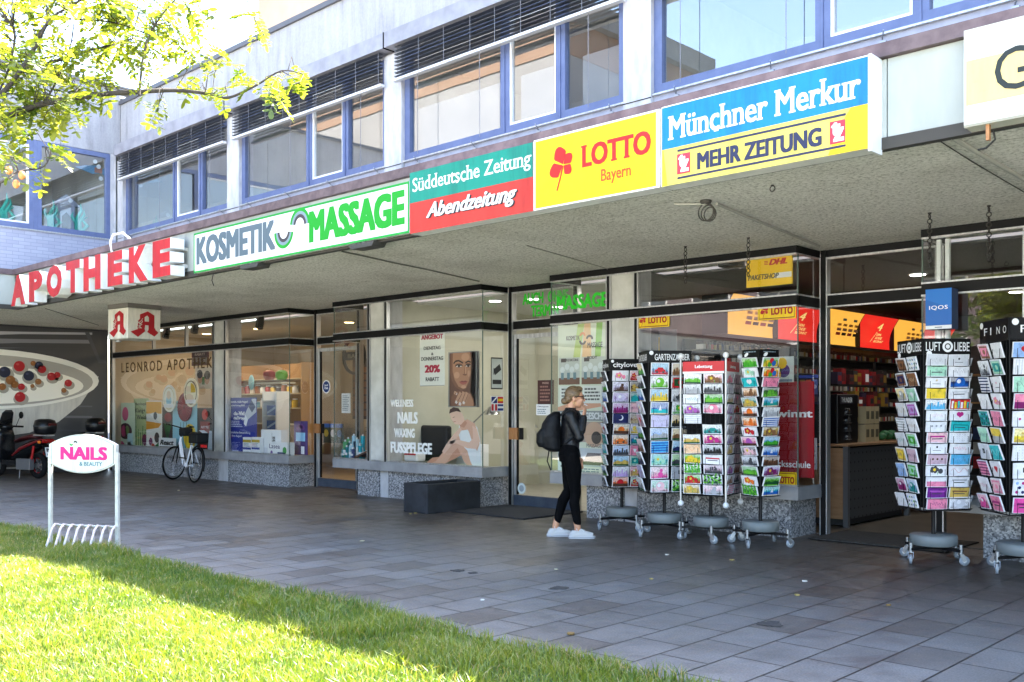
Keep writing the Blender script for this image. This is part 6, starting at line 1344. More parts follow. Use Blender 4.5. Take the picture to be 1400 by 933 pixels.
panel('dark_display', 269, 294, 558, 620, YW+.2, H(44, 34, 32), lambda k: (k.disc(.45, .85, .16, H(200, 50, 40), 2, rv=.12), k.rect(.2, .45, .72, .7, H(150, 40, 34), 2), k.fit('RETTE', .26, .55, .66, .6, WHITE, 3), k.poly([(.6, .02), (.95, .02), (.92, .5), (.7, .5)], H(190, 206, 220), 3)), 'dark board with red tags at the right of the pharmacy window', 'display board')
panel('price_card', 217, 240, 599, 613, YW-.08, WHITE, lambda k: (k.fit('React', .08, .3, .9, .8, INK, 2, bold=.05, shear=.3), k.rect(.05, .1, .95, .16, INK, 2)), 'white card reading React low in the pharmacy window', 'price card')
panel('portrait_picture', 267, 290, 502, 532, YW+.5, H(212, 200, 186), lambda k: (k.disc(.3, .55, .16, H(190, 140, 110), 2, rv=.3), k.disc(.28, .68, .17, H(50, 36, 30), 3, rv=.2), k.disc(.7, .5, .16, H(190, 140, 110), 2, rv=.3), k.disc(.72, .62, .18, H(60, 44, 36), 3, rv=.2), k.rect(.42, .2, .58, .55, H(80, 120, 50), 4)), 'picture of two long haired women at the right of the pharmacy window', 'picture')
panel('dark_picture', 262, 285, 480, 500, YW+.5, H(90, 40, 46), lambda k: (k.rect(.1, .1, .9, .9, H(60, 26, 34)), k.fit('RABATT', .2, .68, .8, .85, H(190, 170, 160), 2)), 'dark red picture above the two women in the pharmacy', 'picture')
# lettering on the pane, an own thin thing
k = bFace(WY(166, 500, 9.83).x, WY(271, 500, 9.83).x, 0, 1, YB-.008, CREAM, slab=False); k.o.z = WY(220, 507, 9.83).z; k.h = .22
GOLDB = H(84, 62, 30); k.fit('LEONROD APOTHEKE', 0, 0, 1.22, 1, GOLDB, 1, bold=.012, space=1.35); k.build('window_lettering', label='brown letters LEONROD APOTHEKE across the pharmacy window', cat='lettering')
# shelf at the back with jars
t = thing('wall_shelf', 'wooden shelf unit with jars in the pharmacy', 'shelf', (-19.6, 12.2, 0)); SHW = H(176, 140, 96)
m = MB(); m.box(-1.9, -1.86, -.2, .2, 0, 2.4, SHW); m.box(1.86, 1.9, -.2, .2, 0, 2.4, SHW); m.box(-1.86, 1.86, .17, .2, 0, 2.4, H(150, 116, 76)); m.build('carcass', t, local=True)
for z in (1.05, 1.4, 1.72, 2.04): m = MB(); m.box(-1.855, 1.855, -.2, .168, z, z+.025, H(206, 190, 160)); m.build('shelf', t, local=True)
rnd = random.Random(31); JC = [('amber', H(150, 84, 30)), ('white', WHITE), ('pale blue', LBLUE), ('yellow', H(226, 190, 60)), ('dark brown', H(60, 38, 28)), ('red', H(170, 40, 40))]
def jar_row(x0, x1, y, z, n, where):
    for i in range(n):
        nm, mt = rnd.choice(JC); x = x0+(x1-x0)*(i+.5)/n; h = rnd.uniform(.13, .22); r = min(.07, (x1-x0)/n*.42); m = MB()
        m.lathe((x, y, z), [(r*.95, 0), (r, .01), (r, h*.75), (r*.7, h*.85), (r*.7, h*.88)], mt, 12); m.lathe((x, y, z+h*.88), [(r*.78, 0), (r*.78, h*.12)], WHITE, 12)
        m.build('jar', label=f'{nm} jar, {ORD[i].replace("top", "first")} from the left {where}', cat='jar', group='jars on the pharmacy shelf')
jar_row(-21.0, -18.0, 12.12, 1.747, 14, 'on the upper pharmacy jar shelf'); jar_row(-21.0, -18.0, 12.12, 1.427, 12, 'on the lower pharmacy jar shelf')
for x, lab in ((-20.0, 'left pale blue paper leaf hung above the pharmacy jars'), (-19.2, 'right pale blue paper leaf hung above the pharmacy jars')):
    m = MB(); m.ell((x, 11.7, 1.98), (.12, .015, .17), LBLUE, 12, 8); m.build('paper_leaf', label=lab, cat='decoration')
# second pharmacy window
def blue_poster(k):
    k.fit('Tränende, müde Augen?', .05, .9, .72, .95, WHITE, 2); k.fit('Trockenheitsgefühl?', .05, .84, .62, .885, WHITE, 2); k.fit('da-Vid', .22, .69, .6, .76, WHITE, 2, bold=.05); k.fit('daDrop', .22, .6, .6, .67, WHITE, 2, bold=.05)
    k.poly([(.62, .72), (.86, .98), (1, .98), (1, .75), (.72, .62)], H(190, 196, 210), 2); k.poly([(.62, .72), (.72, .62), (.66, .5), (.58, .54)], H(226, 230, 240), 3); k.poly([(.74, .84), (.84, .96), (.98, .84), (.86, .74)], H(60, 70, 110), 3)
    k.lines(.1, .48, .55, .6, 4, H(200, 206, 230), 2); k.fit('Natürliche Behandlung', .05, .36, .8, .405, WHITE, 2); k.fit('für Ihre Augen!', .05, .30, .5, .345, WHITE, 2); k.ring(.1, .06, .03, .04, WHITE, 2); k.rect(.16, .05, .4, .075, H(190, 196, 220), 2)
panel('poster', 311, 350.5, 544, 622, YW-.05, H(22, 40, 140, .35), blue_poster, 'tall blue poster with white lettering in the pharmacy window')
for i, (a, b, t0, nm) in enumerate(((332, 343, 598, 'left'), (344, 355, 598, 'right'))): panel('medicine_box', a, b, t0, 622, YW-.1, WHITE, lambda k: (k.rect(.0, .7, 1, .86, H(190, 160, 40), 1), k.rect(0, .3, 1, .42, H(40, 60, 150), 1), k.lines(.1, .45, .9, .68, 3, GREYT, 2)), f'small white medicine box in front of the blue poster, {nm} one', 'box', 'medicine boxes by the blue poster', .08)
panel('carton', 357, 384, 588, 623, YW, WHITE, lambda k: (k.fit('Lasea', .55, .42, .72, .9, INK, 1) , k.rect(.1, .1, .5, .3, H(220, 220, 226), 1)), 'large white carton standing upright behind the Lasea carton', 'box', None, .15)
panel('carton', 366, 393, 605, 623, YW-.12, H(240, 240, 240), lambda k: (k.fit('Lasea', .08, .52, .62, .86, H(70, 60, 110), 1, bold=.01), k.rect(.5, .14, .9, .26, H(60, 60, 110), 1), k.disc(.86, .4, .1, H(70, 160, 70), 1), k.disc(.2, .2, .06, H(120, 90, 150), 1)), 'wide white carton reading Lasea in the pharmacy window', 'box', None, .15)
t = thing('display_stand', 'white shelf stand with blue boxes in the pharmacy window', 'shelf', WY(377, 620, 10.9)); t.location.z = 0
m = MB(); [m.box(s*.24-.02, s*.24+.02, -.15, .15, 0, 1.75, WHITE) for s in (-1, 1)]; m.box(-.22, .22, .13, .15, 0, 1.75, WHITE); m.build('frame', t, local=True)
for z in (.95, 1.25, 1.55): m = MB(); m.box(-.219, .219, -.15, .129, z, z+.02, WHITE); m.build('shelf', t, local=True)
for z, nm in ((.972, 'lower'), (1.272, 'upper')):
    m = MB(); m.box(t.location.x-.17, t.location.x+.17, t.location.y-.1, t.location.y+.06, z, z+.2, H(40, 90, 170)); m.bar((t.location.x-.15, t.location.y-.104, z+.05), (t.location.x+.15, t.location.y-.104, z+.16), .004, .04, H(170, 200, 230)); m.build('blue_box', label=f'blue box on the {nm} shelf of the white stand', cat='box')
for px, c, nm in ((368, H(150, 16, 24), 'red'), (385, H(90, 170, 30), 'green')):
    p = WY(px, 513, 11.4); m = MB(); m.lathe((p.x, p.y, p.z-.1), [(.03, .01), (.09, 0), (.13, .08), (.12, .16), (.06, .2), (.02, .185)], c, 20); m.cyl((p.x, p.y, p.z+.08), (p.x+.02, p.y, p.z+.14), .008, SHW); m.build('ornamental_apple', label=f'large shiny {nm} apple on the pharmacy shelf', cat='ornament')
m = MB(); p = WY(376, 523, 11.4); m.box(p.x-.55, p.x+.45, 11.25, 11.6, p.z-.03, p.z, H(206, 200, 184)); m.build('shelf_board', label='pale shelf board carrying the two shiny apples', cat='shelf')
panel('lavender_display', 402, 420, 576, 622, YW+.12, H(70, 50, 110), lambda k: (k.poly([(.1, .0), (.9, .0), (.8, .62), (.2, .62)], H(60, 40, 96), 1), k.rect(.15, .4, .85, .66, H(140, 190, 226), 2), [k.disc(.3+.1*i, .8+.05*(i % 2), .11, H(110, 60, 130), 3) for i in range(5)], k.rect(.55, .02, .8, .25, WHITE, 3)), 'purple lavender bag display by the glass corner of the pharmacy', 'display board')
for px, py, Y, lab in ((229, 455, 10.3, 'black and silver spotlight in the pharmacy window, left one'), (268, 448, 10.3, 'black and silver spotlight in the pharmacy window, middle one'), (357, 441, 10.2, 'black and silver spotlight above the blue poster')):
    p = WY(px, py, Y); t = thing('spotlight', lab, 'spotlight', p, group='spotlights in the pharmacy window'); m = MB(); m.cyl((0, 0, .08), (0, 0, ZS-.06-p.z), .012, DARK); m.build('stem', t, local=True)
    m = MB(); m.tube([(-.02, 0, .1), (0, -.02, 0), (.02, -.05, -.12)], [.07, .075, .07], BLACK, 14); m.build('shade', t, local=True); m = MB(); [m.tube([(-.02+q, -.07, .09), (0+q, -.09, 0), (.02+q, -.12, -.11)], .008, CHROME, 6) for q in (-.025, .025)]; m.build('trim', t, local=True)
# pharmacy door and the left half of the salon box
kd = bFace(-14.55, -13.85, .3, 2.2, YD-.006, WHITE, slab=False)
def door_disc(px, py, r, base, fn, lab, cat='sticker'):
    p = WY(px, py, YD-.01); k = bFace(p.x-r, p.x+r, p.z-r, p.z+r, YD-.008, base, slab=False); k.disc(.5, .5, .5, base, 1); fn(k); k.build('sticker', label=lab, cat=cat)
door_disc(446, 529, .12, WHITE, lambda k: (k.disc(.5, .5, .42, H(20, 50, 110), 2), k.fit('Jodi', .28, .52, .74, .68, WHITE, 3, bold=.04), k.fit('Club', .28, .32, .74, .48, WHITE, 3, bold=.04)), 'round blue and white sticker on the pharmacy door')
panel('notice', 467, 479, 538, 565, YD-.01, WHITE, lambda k: k.lines(.12, .1, .88, .92, 9, GREYT, 1), 'white paper notice on the pharmacy door', 'notice', None, .002)
for i in range(3):
    p = WY(446+9*i, 618, 11.2); k = bFace(p.x-.1, p.x+.1, .75, 1.12, 11.2, H(60, 70, 50), thick=.03); k.disc(.5, .5, .36, [H(200, 170, 60), H(190, 190, 190), H(120, 150, 190)][i], 1); k.rect(0, .8, 1, 1, H(60, 110, 190), 1); k.build('magazine', label=f'magazine in the rack behind the pharmacy door, {ORD[i]} from the left'.replace('top', 'first'), cat='magazine', group='magazines behind the pharmacy door')
BC = [('teal', H(20, 130, 140)), ('pale blue', H(170, 210, 230)), ('white', WHITE), ('green', H(90, 170, 110)), ('dark blue', H(30, 60, 120)), ('turquoise', H(40, 170, 190))]
for i in range(14):
    px = 470+28*((i*5) % 14)/14; r_ = i // 7; nm, mt = BC[i % 6]; p = WY(px, 622, 10.05+.09*r_); h = (.16, .22, .19, .28)[i % 4]+.10*r_; m = MB()
    m.box(p.x-.035, p.x+.035, p.y-.02, p.y+.02, ZL, ZL+h, mt); m.box(p.x-.036, p.x+.036, p.y-.021, p.y-.0202, ZL+h*.3, ZL+h*.5, WHITE); m.cyl((p.x, p.y, ZL+h), (p.x, p.y, ZL+h+.03), .015, WHITE); m.build('skin_care_bottle', label=f'{nm} skin care bottle, {ORD[i]} of the group beside the pharmacy door'.replace('top', 'first'), cat='bottle', group='skin care bottles beside the pharmacy door')
t = thing('tilted_frame', 'brown tilted tray with pale leaflets at the left end of the salon box', 'tray', WY(500, 622, 10.0)); t.location.z = ZL
m = MB(); m.bar((-.25, .1, .03), (.25, .1, .18), .3, .03, H(90, 60, 40)); m.build('tray', t, local=True); m = MB(); m.bar((-.2, .08, .07), (-.02, .08, .13), .22, .01, WHITE); m.bar((.03, .08, .145), (.2, .08, .196), .22, .01, WHITE); m.build('leaflet', t, local=True)
k = bFace(WY(482, 500, 12).x, WY(505, 500, 12).x, 1.2, 2.4, 12.0, H(60, 42, 30)); [k.rect(.02, .05+.12*i, .98, .14+.12*i, H(110, 74, 44), 1) for i in range(7)]; k.build('wicker_screen', label='brown wooden screen seen through the pharmacy door', cat='screen')
p = WY(484, 487, 10.5); m = MB(); m.torus((p.x, p.y, p.z), .30, .03, P((.02, .02, .02), .5), 'y', 30, 8); m.box(p.x-.3, p.x+.3, p.y-.01, p.y+.01, p.z-.07, p.z+.07, P((.02, .02, .02), .5)); kk = bFace(p.x-.28, p.x+.28, p.z-.06, p.z+.06, p.y-.011, BLACK, mb=m, slab=False); kk.fit('BAR', .2, .2, .8, .8, H(150, 140, 120), 1); m.build('round_emblem', label='dark round emblem hanging behind the pharmacy door glass', cat='sign')

# ================================================================== SALON WINDOW
YN = 10.0
def banner(k):
    k.fit('ANGEBOT', .06, .875, .94, .965, H(176, 16, 60), 1, bold=.06); [k.fit(t_, u0, v0, u1, v1, H(70, 66, 66), 1, bold=.04) for t_, u0, v0, u1, v1 in (('DIENSTAG', .16, .68, .84, .745), ('&', .46, .575, .56, .625), ('DONNERSTAG', .06, .48, .94, .55), ('RABATT', .24, .09, .78, .165))]; k.fit('20%', .2, .25, .82, .395, H(176, 16, 60), 1, bold=.06); k.rect(0, 0, 1, .012, STEEL, 1)
panel('paper_banner', 574, 608, 455, 528, YB+.03, H(238, 238, 230), banner, 'white paper banner ANGEBOT 20% RABATT in the salon window', 'banner', None, .003)
def face(k):
    F_ = lambda r, g, b: H(r, g, b, .35)
    SK, SD, SL, DK = F_(186, 136, 106), F_(134, 90, 70), F_(208, 160, 130), F_(44, 30, 26)
    k.rect(0, 0, 1, 1, F_(112, 76, 60)); k.rect(.78, 0, 1, 1, F_(196, 186, 206), 1); k.poly([(.70, 0), (.80, 0), (.82, 1), (.78, 1), (.76, .5)], F_(150, 110, 100), 1)
    k.poly([(.06, .98), (.04, .62), (.10, .48), (.22, .37), (.42, .30), (.58, .32), (.70, .43), (.77, .58), (.80, .80), (.78, .98)], SD, 2)
    k.poly([(.14, .98), (.13, .66), (.20, .50), (.34, .37), (.50, .33), (.60, .36), (.69, .46), (.75, .60), (.77, .80), (.74, .98)], SK, 3)
    k.disc(.58, .90, .14, SL, 4, rv=.07); k.disc(.28, .58, .10, SL, 4, rv=.06); k.disc(.70, .60, .045, SL, 4, rv=.06); k.disc(.52, .365, .09, SL, 4, rv=.03)
    k.line([(.17, .79), (.24, .835), (.36, .84), (.50, .795)], .022, DK, 5); k.line([(.58, .795), (.68, .825), (.78, .80)], .020, DK, 5)
    for u, w_ in ((.355, .115), (.675, .09)):
        k.disc(u, .752, w_*1.15, SD, 5, rv=.040); k.disc(u, .742, w_, F_(226, 214, 206), 6, rv=.021); k.disc(u+.01, .744, .045, F_(52, 40, 34), 7, rv=.023); k.line([(u-w_, .742), (u-.03, .768), (u+w_, .750)], .014, DK, 8)
    k.poly([(.545, .76), (.575, .76), (.635, .585), (.60, .565), (.50, .575), (.49, .595), (.55, .60)], SD, 5); k.poly([(.56, .77), (.59, .77), (.62, .60), (.575, .595)], SL, 6)
    k.poly([(.37, .455), (.47, .478), (.53, .47), (.58, .478), (.67, .458), (.53, .445)], F_(140, 70, 66), 6); k.poly([(.37, .455), (.53, .446), (.67, .458), (.60, .415), (.50, .405), (.43, .42)], F_(176, 96, 88), 6)
    k.poly([(.06, .0), (.10, .18), (.22, .28), (.42, .30), (.62, .285), (.78, .25), (.88, .13), (.90, 0)], SD, 7); k.poly([(.30, .0), (.42, .22), (.58, .27), (.76, .235), (.85, .12), (.87, 0)], SK, 8)
    for (a, c, w_) in (((.20, .27), (.30, .24), .05), ((.44, .26), (.28, .09), .075), ((.55, .27), (.41, .06), .078), ((.66, .26), (.54, .08), .072)):
        k.line([a, c], w_*.95, SL, 9); k.line([(a[0]+.035, a[1]-.02), (c[0]+.035, c[1])], .012, SD, 10); d = (c[0]-a[0], c[1]-a[1]); k.line([(c[0]-d[0]*.12, c[1]-d[1]*.12), (c[0]+d[0]*.12, c[1]+d[1]*.12)], w_*.6, F_(238, 226, 222), 11)
    for q in ((0, 0, 1, .02), (0, .98, 1, 1), (0, .02, .045, .98), (.955, .02, 1, .98)): k.rect(*q, STEEL, 12)
panel('framed_picture', 614, 653.5, 481, 557, YB+.12, STEEL, face, 'silver framed close up of a woman face and hand in the salon window', 'picture', None, .03)
# cut-out of a seated bather: printed figure on thin board
k = bPix(580, 659, 557, 642, YB+.05, WHITE, slab=False)
x0_, x1_ = 580, 659
def q_(px, py): return ((px-580)/79, (642-py-(px-619.5)*.055)/85)
SK1, SK2, SK3 = H(222, 172, 146), H(204, 146, 118), H(236, 194, 170)
k.poly([q_(*p) for p in ((584, 636), (592, 629), (606, 626), (622, 612), (634, 604), (644, 602), (650, 606), (648, 612), (640, 614), (628, 624), (612, 634), (598, 640), (588, 640))], SK2, 1)
k.poly([q_(*p) for p in ((597, 633), (606, 621), (616, 604), (624, 596), (632, 596), (640, 606), (650, 622), (657, 634), (656, 640), (646, 641), (636, 630), (627, 612), (620, 620), (612, 634), (604, 639), (590, 640), (592, 636))], SK1, 2)
k.poly([q_(*p) for p in ((629, 581), (636, 576), (646, 575), (653, 582), (657, 598), (658, 618), (659, 634), (650, 640), (644, 628), (640, 614), (632, 606), (628, 592))], H(234, 234, 234), 3)
k.poly([q_(*p) for p in ((628, 590), (632, 578), (640, 572), (650, 577), (654, 590), (656, 604), (653, 614), (646, 600), (642, 588), (634, 588))], SK1, 4); k.poly([q_(*p) for p in ((632, 588), (641, 586), (646, 600), (650, 612), (640, 614), (632, 606))], H(240, 240, 240), 5)
k.poly([q_(*p) for p in ((647, 580), (653, 584), (657, 600), (652, 611), (640, 611), (626, 606), (617, 608), (617, 603), (630, 601), (643, 603), (648, 597))], SK3, 6)
k.poly([q_(*p) for p in ((630, 584), (633, 586), (626, 600), (614, 616), (609, 622), (606, 619), (612, 608), (622, 594))], SK3, 6)
k.poly([q_(*p) for p in ((620, 560), (627, 559), (634, 565), (637, 574), (632, 580), (624, 580), (619, 574), (617, 567))], SK3, 7); k.poly([q_(*p) for p in ((616, 566), (617, 560), (622, 557), (629, 558), (632, 563), (626, 562), (620, 564))], H(60, 34, 28), 8); k.poly([q_(*p) for p in ((630, 574), (636, 572), (640, 577), (636, 584), (630, 582))], SK2, 6)
k.line([q_(621, 571), q_(624, 570)], .006, H(60, 40, 36), 9); k.line([q_(622, 577), q_(625, 576)], .007, H(170, 70, 70), 9)
k.build('window_sticker', label='window sticker of a seated barefoot woman in white underwear', cat='sticker')
def win_text(px0, px1, pt, pb, txt, mt, lab, Y=YB-.006, **kw):
    k = bPix(px0, px1, pt, pb, Y, WHITE, slab=False); k.fit(txt, 0, 0, 1, 1, mt, 1, **kw); k.build('window_lettering', label=lab, cat='lettering')
WT = H(226, 228, 226)
win_text(534, 565, 546.5, 556.5, 'WELLNESS', WT, 'white window lettering WELLNESS, top line in the salon window', bold=.04)
win_text(543.5, 571, 563.5, 579.5, 'NAILS', WT, 'white window lettering NAILS above WAXING', bold=.05); win_text(539, 567, 586, 598.5, 'WAXING', WT, 'white window lettering WAXING between NAILS and FUSSPFLEGE', bold=.05)
win_text(534, 590.5, 605, 620.5, 'FUSSPFLEGE', WT, 'large white window lettering FUSSPFLEGE, bottom line', bold=.06)
k = bSide(YB+.16, YB+.40, 1.70, 2.16, -9.992, WHITE, slab=False, ); k.o.x = -9.993
k.rect(0, 0, 1, 1, INK, 1); k.rect(.05, .04, .95, .96, H(200, 206, 200), 2); k.poly([(.2, .62), (.72, .8), (.86, .62), (.34, .44)], INK, 3); k.rect(.12, .16, .88, .3, INK, 3); k.rect(.2, .46, .28, .66, INK, 3); k.build('camera_sticker', label='video camera warning sticker on the glass corner of the salon', cat='sticker')
k = bSide(YB+.16, YB+.42, 1.38, 1.60, -9.993, WHITE, slab=False)
k.rect(0, 0, 1, 1, WHITE, 1); k.rect(.03, .53, .48, .96, H(30, 40, 110), 2); k.line([(.03, .53), (.48, .96)], .02, WHITE, 3); k.rect(.52, .53, .97, .96, H(190, 30, 40), 2); k.rect(.52, .67, .97, .82, YEL, 3); k.rect(.03, .04, .48, .47, H(190, 30, 40), 2); k.rect(.2, .04, .3, .47, WHITE, 3); k.rect(.52, .04, .97, .47, H(30, 50, 120), 2); k.rect(.52, .2, .97, .33, WHITE, 3); k.build('flag_sticker', label='sticker with four small flags under the camera sticker', cat='sticker')
t = thing('office_chair', 'black leather chair back behind the FUSSPFLEGE lettering', 'chair', WY(594, 620, 10.75)); t.location.z = 0
m = MB(); m.box(-.36, .36, -.05, .07, .55, 1.14, P((.005, .005, .006), .35, spec=.3)); m.build('backrest', t, local=True, bevel=.04); m = MB(); m.box(-.36, .36, -.6, -.06, .42, .54, P((.005, .005, .006), .4, spec=.3)); m.build('seat', t, local=True, bevel=.03); m = MB(); m.lathe((0, -.3, .0), [(.28, 0), (.26, .03), (.04, .06), (.03, .42)], STEEL, 16); m.build('pedestal', t, local=True)
t = thing('side_cabinet', 'white low cabinet with drawers in the salon', 'cabinet', WY(628, 620, 11.3)); t.location.z = 0
m = MB(); m.box(-.5, .5, -.2, .2, 0, .82, WHITE); m.build('carcass', t, local=True, bevel=.005)
for i in range(6): m = MB(); a = -.47+.32*(i % 3); z = .42+.2*(i // 3); m.box(a, a+.3, -.212, -.2, z, z+.18, H(226, 224, 214)); m.build('drawer', t, local=True)
t = thing('desk_lamp', 'silver jointed desk lamp at the salon glass corner', 'lamp', WY(650, 630, 11.0)); t.location.z = .82
m = MB(); m.tube([(-.3, 0, .0), (-.15, 0, .3), (.32, 0, .62)], .012, CHROME, 8); m.build('arm', t, local=True); m = MB(); m.lathe((.38, 0, .50), [(.13, 0), (.10, .08), (.04, .13)], CHROME, 16); m.build('lamp_shade', t, local=True); m = MB(); m.lathe((-.3, 0, 0), [(.09, 0), (.09, .02)], STEEL, 16); m.build('base', t, local=True)
t = thing('potted_palm', 'leafy palm in a dark pot behind the white lettering', 'plant', WY(544, 620, 10.6)); t.location.z = 0
m = MB(); m.lathe((0, 0, 0), [(.2, 0), (.26, .5), (.27, .52), (.2, .52)], P((.02, .03, .05), .5), 18); m.build('pot', t, local=True)
m = MB(); GP = H(40, 80, 40)
for i in range(16): a = i*2.4; l = .35+.2*(i % 3); m.tube([(0, 0, .5), (l*.4*cos(a), l*.4*sin(a), .9+.04*(i % 5)), (l*cos(a), l*sin(a), .95+.05*(i % 4))], [.012, .022, .003], GP, 5)
m.build('fronds', t, local=True)
t = thing('foot_bath', 'white and red foot bath by the salon window', 'foot bath', WY(567, 622, 10.25)); t.location.z = ZL
m = MB(); m.box(-.16, .16, -.1, .1, .0, .14, WHITE); m.build('tub', t, local=True, bevel=.03); m = MB(); m.box(-.14, .14, -.103, -.1, .1, .13, H(190, 30, 40)); m.build('rim', t, local=True)
k = bFace(WY(531, 500, 13.5).x, WY(600, 500, 13.5).x, .5, 2.2, 13.55, H(190, 186, 160)); [k.rect(0, .1+.1*i, 1, .13+.1*i, H(176, 170, 146), 1) for i in range(8)]; k.build('wall_panel', label='pale ribbed wall panel at the back of the salon', cat='panel')
k = bFace(WY(506, 500, 10.6).x, WY(517, 500, 10.6).x, 1.18, 1.5, 10.6, WHITE); k.disc(.55, .5, .4, H(30, 70, 140), 1); k.disc(.55, .5, .25, WHITE, 2); k.build('logo_board', label='white board with blue ring between the salon window posts', cat='sign')
# salon door and the poster box right of it
def tx(px0, px1, pt, pb, t_, lab, Y): win_text(px0, px1, pt, pb, t_, H(30, 190, 30), lab, Y, bold=.05)
tx(714.5, 743, 400.5, 416, 'AUCH', 'green lettering AUCH in the salon door transom', YD-.008); tx(749, 777, 397, 412.5, 'OHNE', 'green lettering OHNE in the salon door transom', YD-.008); tx(726, 764, 416.5, 432, 'TERMIN', 'green lettering TERMIN in the salon door transom', YD-.008)
tx(761, 830.5, 402, 422, 'MASSAGE', 'green lettering MASSAGE on the glass over the big salon poster', YB-.006)
door_disc(713, 668, .08, H(206, 216, 216), lambda k: k.disc(.5, .5, .3, H(150, 160, 166), 2), 'round pale sticker at the foot of the salon door')
panel('notice_board', 735, 757, 520, 553, YD-.02, H(66, 30, 30), lambda k: (k.lines(.15, .1, .85, .8, 5, H(150, 110, 100), 1), k.fit('PREISE', .3, .84, .7, .92, H(190, 160, 150), 1)), 'dark brown price board on the salon door', 'notice', None, .004)
panel('notice', 733, 752, 553, 568, YD-.03, WHITE, lambda k: (k.fit('Öffnungszeit', .1, .7, .9, .88, NAVY, 1), k.lines(.1, .1, .9, .62, 3, GREYT, 1)), 'white notice below the dark price board on the salon door', 'notice', None, .002)
def big_poster(k):
    k.rect(0, .0, 1, 1, H(226, 232, 212), 1); k.poly([(.25, .62), (.42, 1), (.55, 1), (.4, .62)], H(196, 214, 130), 2); k.poly([(.75, .66), (.8, 1), (.92, 1), (.86, .66)], H(150, 200, 100), 2); k.poly([(.5, .75), (.55, 1), (.68, 1), (.7, .72)], H(242, 200, 150), 2)
    k.fit('KOSMETIK', .18, .895, .46, .925, H(90, 80, 76), 3, bold=.03); k.fit('MASSAGE', .62, .84, .92, .875, H(90, 80, 76), 3, bold=.03)
    k.ring(.52, .89, .03, .06, H(60, 40, 36), 3, 180, 350); k.ring(.66, .895, .03, .06, H(60, 40, 36), 3, 0, 170); k.ring(.52, .92, .02, .05, H(236, 150, 90), 4, 0, 180)
    for u0, u1 in ((.02, .46), (.5, .97)):
        k.rect(u0, .60, u1, .78, H(206, 212, 206), 3); k.rect(u0, .60, u1, .645, H(130, 96, 80), 4); [k.disc(u0+.08+.1*i, .70+.02*(i % 2), .05, H(230, 236, 236), 5) for i in range(4)]; [k.rect(u0+.05+.13*i, .635, u0+.11+.13*i, .68, H(120, 150, 160), 6) for i in range(3)]; k.rect(u0+.05, .75, u0+.16, .775, H(80, 70, 70), 5)
        k.rect(u0+.02, .475, u1-.04, .59, H(238, 240, 234), 3); k.lines(u0+.06, .49, u1-.08, .58, 4, H(90, 90, 90), 4)
    k.fit('PEDIKÜRE', .16, .755, .44, .775, H(70, 70, 76), 7, bold=.03); k.fit('BODY', .62, .765, .82, .785, H(70, 70, 76), 7, bold=.03)
    k.poly([(0, .40), (1, .46), (1, .56), (.5, .50), (0, .45)], H(228, 170, 140), 2); k.rect(.0, .36, 1, .425, H(150, 156, 156), 8); k.fit('IM UNTERGESCHOSS', .06, .37, 1.12, .415, WHITE, 9, bold=.05)
    k.rect(0, .0, .42, .355, H(206, 220, 226), 3); k.rect(.44, .22, 1, .355, H(180, 160, 150), 3); k.disc(.75, .27, .2, H(214, 176, 150), 4); k.disc(.8, .25, .1, H(70, 60, 56), 5); k.lines(.06, .04, .38, .3, 9, H(110, 120, 130), 4); k.fit('MASSAGE', .6, .185, .9, .21, H(110, 110, 110), 4); k.rect(.44, .06, 1, .18, H(190, 200, 206), 3); k.poly([(.5, .07), (.62, .15), (.9, .15), (.98, .07)], H(60, 60, 66), 4); k.rect(.44, .0, 1, .055, H(230, 230, 222), 4); k.lines(.48, .005, .94, .05, 3, GREYT, 5); k.rect(0, -.0, 1, .012, H(216, 200, 120), 6)
panel('poster', 763, 829.5, 443, 650, YB+.05, H(226, 232, 212), big_poster, 'tall salon poster with treatment photographs beside the door', 'poster', None, .004)

